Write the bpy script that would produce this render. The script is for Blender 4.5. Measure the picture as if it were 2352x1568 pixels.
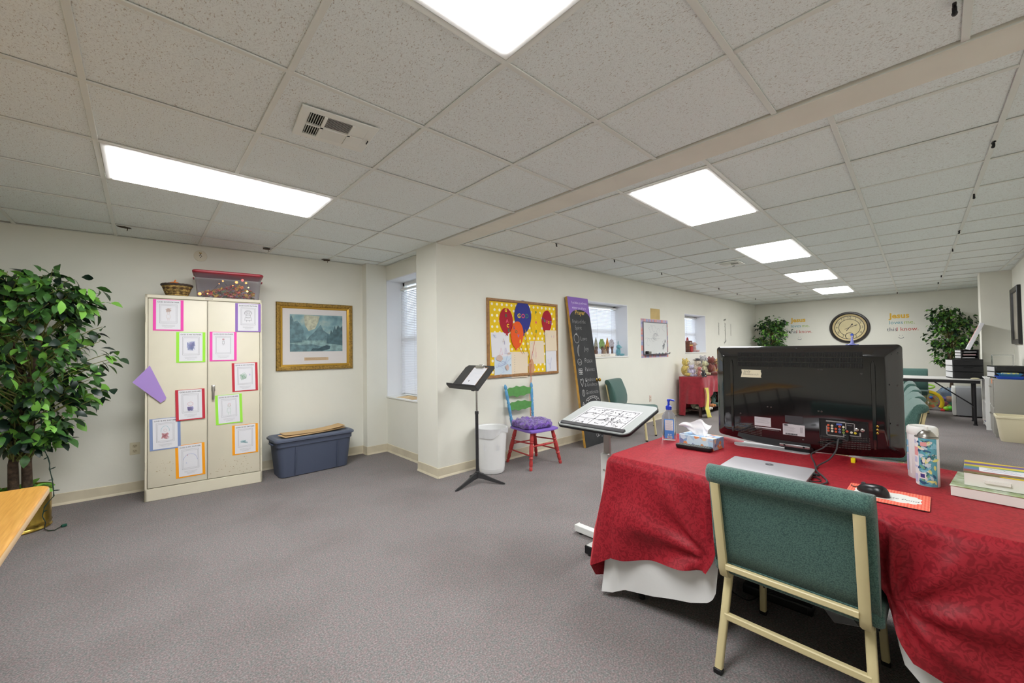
import bpy, bmesh, math, random
from mathutils import Matrix, Vector, Euler, noise as mnoise
PI = math.pi
SC = bpy.context.scene
COL = SC.collection
for o_ in list(bpy.data.objects): bpy.data.objects.remove(o_)

# ---------------------------------------------------------------- camera
FPX, CAMH = 915.0, 1.3034
YAW, PIT, ROL = 0.82142, 0.02021, -0.01414
cy_, sy_, cp_, sp_, cr_, sr_ = math.cos(YAW), math.sin(YAW), math.cos(PIT), math.sin(PIT), math.cos(ROL), math.sin(ROL)
FW = Vector((cy_*cp_, sy_*cp_, sp_))
R0 = Vector((sy_, -cy_, 0)); U0 = Vector((-cy_*sp_, -sy_*sp_, cp_))
RT = R0*cr_ + U0*sr_
UP = -R0*sr_ + U0*cr_
cam = bpy.data.cameras.new('camera'); camo = bpy.data.objects.new('camera', cam); COL.objects.link(camo)
mat3 = Matrix((RT, UP, -FW)).transposed()
camo.matrix_world = Matrix.Translation((0, 0, CAMH)) @ mat3.to_4x4()
cam.sensor_fit = 'HORIZONTAL'; cam.sensor_width = 36.0; cam.lens = FPX/2352*36
cam.clip_start = 0.05; cam.clip_end = 100
SC.camera = camo

# ---------------------------------------------------------------- world, exposure
w = bpy.data.worlds.new('sky'); SC.world = w; w.use_nodes = True
bg = w.node_tree.nodes['Background']
bg.inputs[0].default_value = (0.80, 0.88, 1.0, 1); bg.inputs[1].default_value = 3.5
SC.view_settings.view_transform = 'Standard'; SC.view_settings.look = 'None'
SC.view_settings.gamma = 1.0; SC.view_settings.use_curve_mapping = False
SC.view_settings.exposure = 0.0
LAMP = 27.0     # emission of the fluorescent diffusers

# ---------------------------------------------------------------- helpers
def ray(x, y):
    return FW + RT*((x-1176)/FPX) + UP*((784-y)/FPX)
def at_z(x, y, z=0.0):
    d = ray(x, y); t = (z-CAMH)/d.z; return Vector((t*d.x, t*d.y, z))
def at_y(x, y, Y):
    d = ray(x, y); t = Y/d.y; return Vector((t*d.x, Y, CAMH+t*d.z))
def at_x(x, y, X):
    d = ray(x, y); t = X/d.x; return Vector((X, t*d.y, CAMH+t*d.z))

def lin(c):
    c = c/255.0
    return c/12.92 if c <= 0.04045 else ((c+0.055)/1.055)**2.4
def rgb(c): return (lin(c[0]), lin(c[1]), lin(c[2]), 1.0)
MATS = {}
def mat(name, c, rough=0.6, metal=0.0, var=None, bump=None, c2=None, trans=0.0, alpha=1.0, emit=0.0, spec=0.5, ior=1.45, sheen=0.0, coat=0.0, space='Object'):
    """procedural principled material; var=(scale, amount) mottles the colour (towards c2 when given), bump=(scale, strength)"""
    if name in MATS: return MATS[name]
    m = bpy.data.materials.new(name); m.use_nodes = True; MATS[name] = m
    nt = m.node_tree; b = nt.nodes['Principled BSDF']
    b.inputs['Base Color'].default_value = rgb(c); b.inputs['Roughness'].default_value = rough
    b.inputs['Metallic'].default_value = metal; b.inputs['IOR'].default_value = ior
    b.inputs['Specular IOR Level'].default_value = spec
    if trans: b.inputs['Transmission Weight'].default_value = trans
    if alpha < 1: b.inputs['Alpha'].default_value = alpha
    if sheen: b.inputs['Sheen Weight'].default_value = sheen
    if coat: b.inputs['Coat Weight'].default_value = coat
    if emit:
        b.inputs['Emission Color'].default_value = rgb(c); b.inputs['Emission Strength'].default_value = emit
    if var or bump:
        tc = nt.nodes.new('ShaderNodeTexCoord')
        if space == 'World':
            tc = nt.nodes.new('ShaderNodeNewGeometry'); vec = tc.outputs['Position']
        else: vec = tc.outputs['Object']
    if var:
        n = nt.nodes.new('ShaderNodeTexNoise'); n.inputs['Scale'].default_value = var[0]; n.inputs['Detail'].default_value = 3
        nt.links.new(vec, n.inputs['Vector'])
        r = nt.nodes.new('ShaderNodeValToRGB'); nt.links.new(n.outputs['Fac'], r.inputs[0])
        r.color_ramp.elements[0].position = 0.35; r.color_ramp.elements[1].position = 0.65
        c2_ = c2 if c2 else tuple(max(0, k*(1-var[1])) for k in c)
        r.color_ramp.elements[0].color = rgb(c2_); r.color_ramp.elements[1].color = rgb(c)
        nt.links.new(r.outputs[0], b.inputs['Base Color'])
    if bump:
        n2 = nt.nodes.new('ShaderNodeTexNoise'); n2.inputs['Scale'].default_value = bump[0]; n2.inputs['Detail'].default_value = 4
        nt.links.new(vec, n2.inputs['Vector'])
        bp = nt.nodes.new('ShaderNodeBump'); bp.inputs['Strength'].default_value = bump[1]; bp.inputs['Distance'].default_value = bump[2] if len(bump) > 2 else 0.005
        nt.links.new(n2.outputs['Fac'], bp.inputs['Height']); nt.links.new(bp.outputs[0], b.inputs['Normal'])
    return m

def empty(name, loc=(0, 0, 0), rot=(0, 0, 0)):
    o = bpy.data.objects.new(name, None); COL.objects.link(o); o.location = loc; o.rotation_euler = rot
    o.empty_display_size = 0.1
    return o
def tag(o, label=None, cat=None, group=None, kind=None):
    if label: o['label'] = label
    if cat: o['category'] = cat
    if group: o['group'] = group
    if kind: o['kind'] = kind
    return o
def thing(name, label, cat, loc=(0, 0, 0), rz=0.0, group=None, rot=None):
    return tag(empty(name, loc, rot if rot else (0, 0, rz)), label, cat, group)

class MB:
    """mesh builder: shapes are added in the local space of the thing"""
    def __init__(s): s.bm = bmesh.new()
    def face(s, pts):
        return s.bm.faces.new([s.bm.verts.new(p) for p in pts])
    def box(s, c, d, bev=0.0, rot=None, seg=2, taper=None):
        t = bmesh.new()
        bmesh.ops.create_cube(t, size=1.0)
        for v in t.verts:
            v.co = Vector((v.co.x*d[0], v.co.y*d[1], v.co.z*d[2]))
            if taper and v.co.z < 0: v.co.x *= taper[0]; v.co.y *= taper[1]
        if bev > 0: bmesh.ops.bevel(t, geom=list(t.edges), offset=bev, segments=seg, profile=0.5, affect='EDGES')
        M_ = Matrix.Translation(c) @ (rot.to_4x4() if rot else Matrix.Identity(4))
        t.transform(M_); s.merge(t); return s
    def merge(s, t):
        vm = {}
        for v in t.verts: vm[v] = s.bm.verts.new(v.co)
        for f in t.faces:
            try: s.bm.faces.new([vm[v] for v in f.verts])
            except ValueError: pass
        t.free()
    def loft(s, rings, cap0=True, cap1=True, closed=True):
        R = [[s.bm.verts.new(p) for p in r] for r in rings]
        n = len(rings[0])
        for a, b in zip(R, R[1:]):
            for i in range(n if closed else n-1):
                j = (i+1) % n
                s.bm.faces.new((a[i], a[j], b[j], b[i]))
        if cap0 and n > 2: s.bm.faces.new(R[0][::-1])
        if cap1 and n > 2: s.bm.faces.new(R[-1])
        return s
    def lathe(s, prof, n=20, c=(0, 0, 0), cap0=True, cap1=True, axis=None):
        """prof: (r, z) pairs; axis: optional (p0, p1) with z in 0..1 along it"""
        rings = []
        if axis:
            p0, p1 = Vector(axis[0]), Vector(axis[1]); d = p1-p0; q = d.to_track_quat('Z', 'Y')
        for r, z in prof:
            ring = []
            for k in range(n):
                a = 2*PI*k/n; v = Vector((r*math.cos(a), r*math.sin(a), 0))
                ring.append(p0+d*z+q@v if axis else Vector(c)+v+Vector((0, 0, z)))
            rings.append(ring)
        return s.loft(rings, cap0, cap1)
    def tube(s, pts, r, n=8):
        pts = [Vector(p) for p in pts]; rings = []
        up = None
        for i, p in enumerate(pts):
            d = (pts[min(i+1, len(pts)-1)]-pts[max(i-1, 0)]).normalized()
            if up is None:
                up = Vector((0, 0, 1)) if abs(d.z) < 0.9 else Vector((1, 0, 0))
            a = d.cross(up).normalized(); up = a.cross(d).normalized()
            rr = r[i] if isinstance(r, (list, tuple)) else r
            rings.append([p+(a*math.cos(2*PI*k/n)+up*math.sin(2*PI*k/n))*rr for k in range(n)])
        return s.loft(rings)
    def bar(s, pts, w, h, wx=None):
        """rectangular bar swept along pts; width axis wx (default local x)"""
        pts = [Vector(p) for p in pts]; wx = Vector(wx) if wx else Vector((1, 0, 0)); rings = []
        for i, p in enumerate(pts):
            d = (pts[min(i+1, len(pts)-1)]-pts[max(i-1, 0)]).normalized()
            nn = d.cross(wx).normalized(); a = wx*(w/2); b = nn*(h/2); e = 0.72
            rings.append([p+a*e+b, p+a+b*e, p+a-b*e, p+a*e-b, p-a*e-b, p-a-b*e, p-a+b*e, p-a*e+b])
        return s.loft(rings)
    def ball(s, c, r, seg=14, rings=9, rot=None):
        t = bmesh.new(); bmesh.ops.create_uvsphere(t, u_segments=seg, v_segments=rings, radius=1.0)
        if not isinstance(r, (tuple, list)): r = (r, r, r)
        M_ = Matrix.Translation(c) @ (rot.to_4x4() if rot else Matrix.Identity(4)) @ Matrix.Diagonal((r[0], r[1], r[2], 1))
        t.transform(M_); s.merge(t); return s
    def prism(s, poly, y0, y1):
        """2-D outline (x, z) standing upright, between y0 and y1"""
        return s.loft([[Vector((x, y0, z)) for x, z in poly], [Vector((x, y1, z)) for x, z in poly]])
    def slab(s, poly, z0, z1):
        return s.loft([[Vector((x, y, z0)) for x, y in poly], [Vector((x, y, z1)) for x, y in poly]])
    def grid(s, fn, nu, nv, closed_u=False):
        V = [[s.bm.verts.new(fn(i/nu, j/nv)) for i in range(nu if closed_u else nu+1)] for j in range(nv+1)]
        m = len(V[0])
        for j in range(nv):
            for i in range(nu):
                k = (i+1) % m
                s.bm.faces.new((V[j][i], V[j][k], V[j+1][k], V[j+1][i]))
        return s
    def ribbon(s, pts, w, y=0.0, flat=False):
        """thin drawn line through (x, z) points on a wall-like sheet, or (x, y) points on a flat one"""
        for (a, b), (c, d) in zip(pts, pts[1:]):
            L = math.hypot(c-a, d-b)
            if L < 1e-6: continue
            nx, nz = -(d-b)/L*w/2, (c-a)/L*w/2; ex, ez = (c-a)/L*w*.25, (d-b)/L*w*.25
            q = [(a-ex+nx, b-ez+nz), (a-ex-nx, b-ez-nz), (c+ex-nx, d+ez-nz), (c+ex+nx, d+ez+nz)]
            s.face([Vector((u, v, y)) if flat else Vector((u, y, v)) for u, v in q])
        return s
    def build(s, name, m, parent=None, smooth=True, angle=40, kind=None, label=None, mod=None):
        bmesh.ops.recalc_face_normals(s.bm, faces=s.bm.faces)
        me = bpy.data.meshes.new(name); s.bm.to_mesh(me); s.bm.free()
        if m: me.materials.append(m)
        if smooth:
            me.polygons.foreach_set('use_smooth', [True]*len(me.polygons)); me.set_sharp_from_angle(angle=math.radians(angle))
        o = bpy.data.objects.new(name, me); COL.objects.link(o)
        if parent: o.parent = parent
        if kind: o['kind'] = kind
        if label: o['label'] = label
        return o

def inst(src, name, parent, loc=(0, 0, 0), rot=(0, 0, 0), scale=(1, 1, 1)):
    o = bpy.data.objects.new(name, src.data if hasattr(src, 'data') else src); COL.objects.link(o)
    o.parent = parent; o.location = loc; o.rotation_euler = rot; o.scale = scale; return o
def copy_tree(o, parent=None):
    c = o.copy(); COL.objects.link(c); c.parent = parent
    for ch in o.children: copy_tree(ch, c)
    return c

def txt(s, size, m, parent, x, z, y=-0.001, align='CENTER', name='lettering', thin=0.0, rot=0.0, sx=1.0, flat=False, slant=0.0):
    cu = bpy.data.curves.new('t', 'FONT'); cu.body = s; cu.size = size; cu.align_x = align; cu.align_y = 'CENTER'
    cu.resolution_u = 2; cu.offset = thin; cu.shear = slant; cu.fill_mode = 'FRONT'
    o = bpy.data.objects.new('t', cu); COL.objects.link(o)
    dg = bpy.context.evaluated_depsgraph_get(); me = bpy.data.meshes.new_from_object(o.evaluated_get(dg))
    bpy.data.objects.remove(o); bpy.data.curves.remove(cu)
    M_ = Matrix.Rotation(rot, 4, 'Z') @ Matrix.Diagonal((sx, 1, 1, 1))
    M_ = (Matrix.Translation((x, z, y)) @ M_) if flat else (Matrix.Translation((x, y, z)) @ Matrix.Rotation(PI/2, 4, 'X') @ M_)
    me.transform(M_); me.name = name; me.materials.clear(); me.materials.append(m)
    ob = bpy.data.objects.new(name, me); COL.objects.link(ob); ob.parent = parent
    return ob

def rrect(w, h, r, n=4, cx=0, cz=0):
    p = []
    for qx, qz, a0 in ((1, 1, 0), (-1, 1, PI/2), (-1, -1, PI), (1, -1, 1.5*PI)):
        for k in range(n+1):
            a = a0+PI/2*k/n; p.append((cx+qx*(w/2-r)+r*math.cos(a), cz+qz*(h/2-r)+r*math.sin(a)))
    return p
def circ(r, n=20, cx=0, cz=0, rz=None): return [(cx+r*math.cos(2*PI*k/n), cz+(rz or r)*math.sin(2*PI*k/n)) for k in range(n)]

def ring_h(mb, w, d, prof):
    """mitred horizontal frame; prof = (inset, z) pairs of a closed section"""
    c = [(-1, -1), (1, -1), (1, 1), (-1, 1)]
    rings = [[Vector((sx*(w/2-i), sy*(d/2-i), z)) for i, z in prof] for sx, sy in c]
    mb.loft(rings+[rings[0]], False, False); bmesh.ops.remove_doubles(mb.bm, verts=mb.bm.verts, dist=1e-6)

# ---------------------------------------------------------------- setting materials
def m_carpet():
    m = bpy.data.materials.new('speckled_carpet'); m.use_nodes = True; nt = m.node_tree; b = nt.nodes['Principled BSDF']
    g = nt.nodes.new('ShaderNodeNewGeometry')
    def noise(sc, det=2): 
        n = nt.nodes.new('ShaderNodeTexNoise'); n.inputs['Scale'].default_value = sc; n.inputs['Detail'].default_value = det
        nt.links.new(g.outputs['Position'], n.inputs['Vector']); return n
    n1 = noise(135, 2); r1 = nt.nodes.new('ShaderNodeValToRGB'); nt.links.new(n1.outputs['Fac'], r1.inputs[0])
    cr = r1.color_ramp; cr.elements[0].position = .33; cr.elements[0].color = rgb((96, 92, 91))
    cr.elements[1].position = .68; cr.elements[1].color = rgb((172, 162, 160))
    e = cr.elements.new(.5); e.color = rgb((130, 123, 122))
    n2 = noise(90, 1); n2.inputs['Distortion'].default_value = .3
    r2 = nt.nodes.new('ShaderNodeValToRGB'); nt.links.new(n2.outputs['Color'], r2.inputs[0])
    r2.color_ramp.elements[0].position = .4; r2.color_ramp.elements[0].color = rgb((116, 124, 121))
    r2.color_ramp.elements[1].position = .6; r2.color_ramp.elements[1].color = rgb((140, 124, 124))
    mx = nt.nodes.new('ShaderNodeMix'); mx.data_type = 'RGBA'; mx.inputs[0].default_value = .5
    nt.links.new(r1.outputs[0], mx.inputs[6]); nt.links.new(r2.outputs[0], mx.inputs[7])
    n3 = noise(1.7, 4); r3 = nt.nodes.new('ShaderNodeValToRGB'); nt.links.new(n3.outputs['Fac'], r3.inputs[0])
    r3.color_ramp.elements[0].position = .3; r3.color_ramp.elements[0].color = (.86, .85, .84, 1); r3.color_ramp.elements[1].position = .55; r3.color_ramp.elements[1].color = (1, 1, 1, 1)
    m2 = nt.nodes.new('ShaderNodeMix'); m2.data_type = 'RGBA'; m2.blend_type = 'MULTIPLY'; m2.inputs[0].default_value = 1
    nt.links.new(mx.outputs[2], m2.inputs[6]); nt.links.new(r3.outputs[0], m2.inputs[7])
    nt.links.new(m2.outputs[2], b.inputs['Base Color']); b.inputs['Roughness'].default_value = .95; b.inputs['Specular IOR Level'].default_value = .15
    bp = nt.nodes.new('ShaderNodeBump'); bp.inputs['Strength'].default_value = .6; bp.inputs['Distance'].default_value = .006
    nt.links.new(n1.outputs['Fac'], bp.inputs['Height']); nt.links.new(bp.outputs[0], b.inputs['Normal'])
    return m
def m_tile():
    m = bpy.data.materials.new('fissured_tile'); m.use_nodes = True; nt = m.node_tree; b = nt.nodes['Principled BSDF']
    g = nt.nodes.new('ShaderNodeNewGeometry')
    mp = nt.nodes.new('ShaderNodeMapping'); mp.inputs['Scale'].default_value = (200, 85, 120); mp.inputs['Rotation'].default_value = (0, 0, .5)
    nt.links.new(g.outputs['Position'], mp.inputs[0])
    n = nt.nodes.new('ShaderNodeTexNoise'); n.inputs['Scale'].default_value = 1.0; n.inputs['Detail'].default_value = 1.5; nt.links.new(mp.outputs[0], n.inputs['Vector'])
    r = nt.nodes.new('ShaderNodeValToRGB'); nt.links.new(n.outputs['Fac'], r.inputs[0])
    r.color_ramp.elements[0].position = .30; r.color_ramp.elements[0].color = rgb((206, 202, 192)); r.color_ramp.elements[1].position = .38; r.color_ramp.elements[1].color = rgb((240, 246, 243))
    n2 = nt.nodes.new('ShaderNodeTexNoise'); n2.inputs['Scale'].default_value = 230; n2.inputs['Detail'].default_value = 1; nt.links.new(g.outputs['Position'], n2.inputs['Vector'])
    r2 = nt.nodes.new('ShaderNodeValToRGB'); nt.links.new(n2.outputs['Fac'], r2.inputs[0])
    r2.color_ramp.elements[0].position = .32; r2.color_ramp.elements[0].color = (.86, .855, .85, 1); r2.color_ramp.elements[1].position = .48; r2.color_ramp.elements[1].color = (1, 1, 1, 1)
    mx = nt.nodes.new('ShaderNodeMix'); mx.data_type = 'RGBA'; mx.blend_type = 'MULTIPLY'; mx.inputs[0].default_value = 1
    nt.links.new(r.outputs[0], mx.inputs[6]); nt.links.new(r2.outputs[0], mx.inputs[7]); nt.links.new(mx.outputs[2], b.inputs['Base Color'])
    b.inputs['Roughness'].default_value = .95; b.inputs['Specular IOR Level'].default_value = .1
    bp = nt.nodes.new('ShaderNodeBump'); bp.inputs['Strength'].default_value = .5; bp.inputs['Distance'].default_value = .004
    nt.links.new(r.outputs[0], bp.inputs['Height']); nt.links.new(bp.outputs[0], b.inputs['Normal'])
    return m
CARPET = m_carpet(); TILE = m_tile()
WALL = mat('cream_wall_paint', (236, 235, 223), .75, var=(1.3, .025), bump=(14, .12, .01), space='World')
BASE = mat('cream_vinyl_base', (222, 212, 186), .5, var=(5, .06), space='World')
GRID = mat('painted_grid_metal', (230, 232, 224), .5)
BEAMM = mat('painted_beam', (236, 232, 218), .6, var=(3, .03), space='World')
DECK = mat('plenum_deck', (120, 118, 112), .9)
WHITEP = mat('white_paint', (236, 236, 232), .5)
DARKGAP = mat('dark_gap', (38, 34, 30), .9)
LAMPM = mat('lit_diffuser', (252, 253, 255), .5, emit=LAMP)
BLACKP = mat('black_plastic', (22, 22, 24), .45)
CHROME = mat('brushed_steel', (190, 188, 184), .28, metal=1)
BRASS = mat('brass', (196, 160, 74), .25, metal=1)
PAPER = mat('white_paper', (228, 228, 232), .8)
INK = mat('black_ink', (32, 32, 36), .8)
GREYINK = mat('grey_pencil', (148, 146, 150), .8)
# ---------------------------------------------------------------- the room shell
ZN, ZF = 2.42, 2.44            # ceiling heights, near and far part
WY, FX, RY, BX = 3.515, 12.6, -0.79, -3.0
AX = 2.36                      # alcove wall
LANG = math.atan(-0.07615)
def LY(x): return 5.2346-0.07615*x
def struct(o): o['kind'] = 'structure'; return o

b = MB(); b.box(((BX+FX)/2, 2.3, -.05), (FX-BX+1, 7.0, .1)); struct(b.build('floor', CARPET, smooth=False))

def wall_with_holes(name, x0, x1, z1, holes, mapf, thick):
    """upright wall in its own (u, depth, z) frame; holes = (u0, u1, z0, z1)"""
    us = sorted({x0, x1, *[h[0] for h in holes], *[h[1] for h in holes]})
    mb = MB()
    for a, c in zip(us, us[1:]):
        hs = [h for h in holes if h[0] <= a+1e-6 and h[1] >= c-1e-6]
        spans = [(0, z1)] if not hs else [(0, hs[0][2]), (hs[0][3], z1)]
        for s0, s1 in spans:
            mb.loft([[Vector(mapf(a, d, z)) for d, z in ((0, s0), (thick, s0), (thick, s1), (0, s1))],
                     [Vector(mapf(c, d, z)) for d, z in ((0, s0), (thick, s0), (thick, s1), (0, s1))]])
    bmesh.ops.remove_doubles(mb.bm, verts=mb.bm.verts, dist=1e-5)
    return struct(mb.build(name, WALL, smooth=False))
WH = 2.62
wall_with_holes('wall_left', BX-.3, 2.45, WH, [], lambda u, d, z: (u, LY(u)+d, z), .2)
wall_with_holes('wall_alcove', 3.6, 5.3, WH, [(4.165, 4.955, .70, 2.235)], lambda u, d, z: (AX+d, u, z), .3)
wall_with_holes('wall_window', 2.42, FX+.2, WH, [(4.70, 5.885, 1.155, 2.01), (8.05, 9.10, 1.175, 1.985)], lambda u, d, z: (u, WY+d, z), .3)
wall_with_holes('wall_back', RY-.3, WY+.3, WH, [], lambda u, d, z: (FX+d, u, z), .2)
wall_with_holes('wall_right', BX-.3, FX+.2, WH, [], lambda u, d, z: (u, RY-d, z), .2)
wall_with_holes('wall_behind', RY-.3, 5.6, WH, [], lambda u, d, z: (BX-d, u, z), .2)
b = MB(); b.box((2.22+.1, (WY+3.92)/2, WH/2), (.2, 3.92-WY, WH)); struct(b.build('wall_pillar', WALL, smooth=False))
b = MB(); b.box(((2.09+2.37)/2, 5.10, WH/2), (.28, .30, WH)); struct(b.build('wall_pilaster', WALL, smooth=False))
b = MB(); b.box((10.25, (-.45+RY)/2-.02, WH/2), (.5, .36, WH)); struct(b.build('wall_column', WALL, smooth=False))

# vinyl base strips with a small toe
def base_strip(name, p0, p1, nrm):
    p0, p1, n = Vector((*p0, 0)), Vector((*p1, 0)), Vector((*nrm, 0)); prof = [(0, .001), (.016, .001), (.012, .012), (.007, .022), (.006, .098), (.004, .102), (0, .102)]
    mb = MB(); mb.loft([[p+n*(d-.0005)+Vector((0, 0, z)) for d, z in prof] for p in (p0, p1)])
    struct(mb.build(name, BASE, smooth=False))
nl = (math.sin(LANG), -math.cos(LANG))
base_strip('baseboard_left', (BX, LY(BX)), (2.09, LY(2.09)), nl)
base_strip('baseboard_pilaster', (2.09, 5.075), (2.09, 4.95), (-1, 0)); base_strip('baseboard_pilaster_front', (2.09-.006, 4.95), (AX, 4.95), (0, -1))
base_strip('baseboard_alcove', (AX, 4.95), (AX, 3.91), (-1, 0))
base_strip('baseboard_pillar', (2.22, 3.92), (2.22, WY-.006), (-1, 0))
base_strip('baseboard_window', (2.22-.006, WY), (FX, WY), (0, -1))
base_strip('baseboard_back', (FX, WY), (FX, RY), (-1, 0))
base_strip('baseboard_right', (BX, RY), (10.0, RY), (0, 1))

# ceiling: each lay-in panel and each grid bar is a part
ceil = empty('ceiling'); struct(ceil)
mb = MB(); mb.box((-.3, 2.4, ZN+.16), (5.8, 7.2, .04)); mb.box((7.5, 1.35, ZF+.16), (10.8, 5.2, .04)); mb.build('ceiling_deck', DECK, ceil, smooth=False)
T = .61
def panel_mesh(sx, sy):
    mb = MB(); mb.box((0, 0, .0095), (sx, sy, .019), bev=.0022, seg=1)
    bmesh.ops.recalc_face_normals(mb.bm, faces=mb.bm.faces); me = bpy.data.meshes.new('ceiling_tile'); mb.bm.to_mesh(me); mb.bm.free(); me.materials.append(TILE); return me
FULL = panel_mesh(T-.006, T-.006)
rngc = random.Random(5)
def ceil_field(xo, yo, rot, z, xr, yr, skip, clip):
    """grid of panels: xr, yr index ranges, clip(x0, x1, y0, y1) trims a cell to the room, None drops it"""
    e = empty('ceiling_field', (0, 0, z), (0, 0, rot)); return e
def lay(z, rot, xs, ys, skip, bars_x, bars_y):
    c, s = math.cos(rot), math.sin(rot)
    for i in range(len(xs)-1):
        for j in range(len(ys)-1):
            if (i, j) in skip: continue
            sx, sy = xs[i+1]-xs[i], ys[j+1]-ys[j]
            if sx < .03 or sy < .03: continue
            me = FULL if abs(sx-T) < .004 and abs(sy-T) < .004 else panel_mesh(sx-.006, sy-.006)
            X, Y = (xs[i]+xs[i+1])/2, (ys[j]+ys[j+1])/2
            o = bpy.data.objects.new('ceiling_tile', me); COL.objects.link(o); o.parent = ceil
            o.location = (X*c-Y*s, X*s+Y*c, z+.007+rngc.uniform(-.001, .0015)); o.rotation_euler = (rngc.uniform(-.002, .002), rngc.uniform(-.002, .002), rot)
    for x, y0, y1 in bars_x:       # cross bars run from lamp to lamp
        i = ix(xs, x); cuts = sorted(j for (a, j) in skip if a == i and (i-1, j) in skip)
        lo = y0
        for j in cuts:
            bar_('grid_bar', x, lo, x, ys[j]+.012, z, c, s); lo = ys[j+1]-.012
        bar_('grid_bar', x, lo, x, y1, z, c, s)
    for y, x0, x1 in bars_y: bar_('grid_bar', x0, y, x1, y, z-.0006, c, s)
def bar_(name, xa, ya, xb, yb, z, c, s):
    L = math.hypot(xb-xa, yb-ya); mb = MB(); mb.box((0, 0, .003), (L, .0235, .006), bev=.0012, seg=1); mb.box((0, 0, .022), (L, .004, .032))
    o = mb.build(name, GRID, ceil, smooth=False); X, Y = (xa+xb)/2, (ya+yb)/2
    o.location = (X*c-Y*s, X*s+Y*c, z); o.rotation_euler = (0, 0, math.atan2(yb-ya, xb-xa)+(math.atan2(s, c)))
# near field
xn, yn = -.1801, 1.1297
xs = [BX]+[xn+i*T for i in range(-4, 4)]+[2.225]
ys = [RY]+[yn+j*T for j in range(-3, 7)]+[5.26]
def ix(xs, v): return min(range(len(xs)), key=lambda k: abs(xs[k]-v))
skip = set()
NEARL = [(xn, yn+3*T), (xn, yn-T)]
for lx, ly in NEARL:
    i, j = ix(xs, lx), ix(ys, ly); skip |= {(i, j), (i+1, j)}
lay(ZN, 0, xs, ys, skip, [(x, RY, LY(x)) for x in xs[1:-1]], [(y, BX, min(2.23, 2.3)) for y in ys[1:-1]])
# far field
xf, yf, rf = 3.2459-T, .2769, .02759
xs = [2.46]+[xf+i*T for i in range(0, 17)]+[12.63]
ys = [-1.12]+[yf+j*T for j in range(-2, 6)]+[3.50]
skip = set(); FARL = [(xf+i*T, yf+T) for i in (0, 4, 8, 12)]
for lx, ly in FARL:
    i, j = ix(xs, lx), ix(ys, ly); skip |= {(i, j), (i+1, j)}
lay(ZF, rf, xs, ys, skip, [(x, -1.1-x*.0, 3.47-.0276*x+.05) for x in xs[1:-1]], [(y, 2.42, 12.6) for y in ys[1:-1]])
# narrow strip of cut panels between the last bar and the alcove wall
for y0, y1 in zip([3.92]+[yn+j*T for j in range(5, 7)], [yn+j*T for j in range(5, 7)]+[4.95]):
    if y1-y0 < .03: continue
    o = bpy.data.objects.new('ceiling_tile', panel_mesh(.118, y1-y0-.006)); COL.objects.link(o); o.parent = ceil; o.location = (2.297, (y0+y1)/2, ZN+.007)
bar_('grid_bar', 2.228, 3.92, 2.228, 4.96, ZN, 1, 0)
# edge angles along the walls
for nm, p0, p1, z in (('left', (BX, LY(BX)), (2.09, LY(2.09)), ZN), ('alcove', (AX, 4.95), (AX, 3.9), ZN), ('far', (FX, RY), (FX, WY), ZF), ('window', (2.4, WY), (FX, WY), ZF), ('right', (2.4, RY), (FX, RY), ZF)):
    p0, p1 = Vector(p0), Vector(p1); d = (p1-p0); L = d.length; mid = (p0+p1)/2
    mb = MB(); mb.box((0, 0, .002), (L, .04, .003)); o = mb.build('wall_angle', GRID, ceil, smooth=False)
    o.location = (mid.x, mid.y, z-.001); o.rotation_euler = (0, 0, math.atan2(d.y, d.x))
# header beam between the two parts of the room
mb = MB(); mb.box((2.335, 1.35, ZN+.06), (.21, 4.34, .14), bev=.004, seg=1); struct(mb.build('trim_beam', BEAMM, smooth=False))
mb = MB(); mb.box((2.236, 1.35, ZN-.004), (.016, 4.32, .006), bev=.001, seg=1); struct(mb.build('trim_beam_edge', GRID, smooth=False))
# dark gaps and broken panel corners at the wall
DMG = []
for (px, py, wd, hg, lab) in ((287, 522, .10, .03, 'small dark hole in the ceiling edge over the white cabinet'), (749, 597, .085, .05, 'torn brown panel corner hanging at the ceiling edge above the gold picture'),
                         (612, 571, .075, .04, 'dark chipped panel corner at the ceiling edge over the red-lidded box')):
    p = at_z(px, py, ZN-.003); mb = MB(); r = random.Random(px)
    mb.slab([(wd*.5*math.cos(a)*r.uniform(.6, 1.15), hg*math.sin(a)*r.uniform(.5, 1.2)) for a in [k*PI/5 for k in range(10)]], -.003, .001)
    mb.tube([(.01, -.01, 0), (.012, -.014, -.012), (.008, -.015, -.03)], .003, 5)
    o = mb.build('broken_panel_chip', mat('torn_fibre', (74, 62, 50), .9), smooth=False); o.location = p; o.rotation_euler = (0, 0, .4); tag(o, lab, 'ceiling damage')

# ---------------------------------------------------------------- ceiling lights, vents, clips
def light(lx, ly, rot, z, label):
    c, s = math.cos(rot), math.sin(rot); X, Y = lx+T, ly+T/2
    t = thing('ceiling_light', label, 'ceiling light', (X*c-Y*s, X*s+Y*c, z), rot, 'fluorescent ceiling lights')
    mb = MB(); W2, H2 = T-.013, T/2-.013
    ring_h(mb, 2*W2, 2*H2, [(0, .014), (0, .001), (.003, -.002), (.026, -.002), (.031, .001), (.031, .014)])
    mb.build('frame', WHITEP, t)
    mb = MB(); mb.box((0, 0, .001), (2*W2-.06, 2*H2-.06, .016), bev=.003, seg=1); mb.build('diffuser', LAMPM, t, smooth=False)
    mb = MB(); mb.box((0, 0, .075), (2*W2-.02, 2*H2-.02, .10), bev=.01, seg=1); mb.build('housing', WHITEP, t, smooth=False)
light(*NEARL[0], 0, ZN, 'long lit ceiling panel over the white steel cabinet')
light(*NEARL[1], 0, ZN, 'large lit ceiling panel cut by the top edge of the photo')
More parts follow.
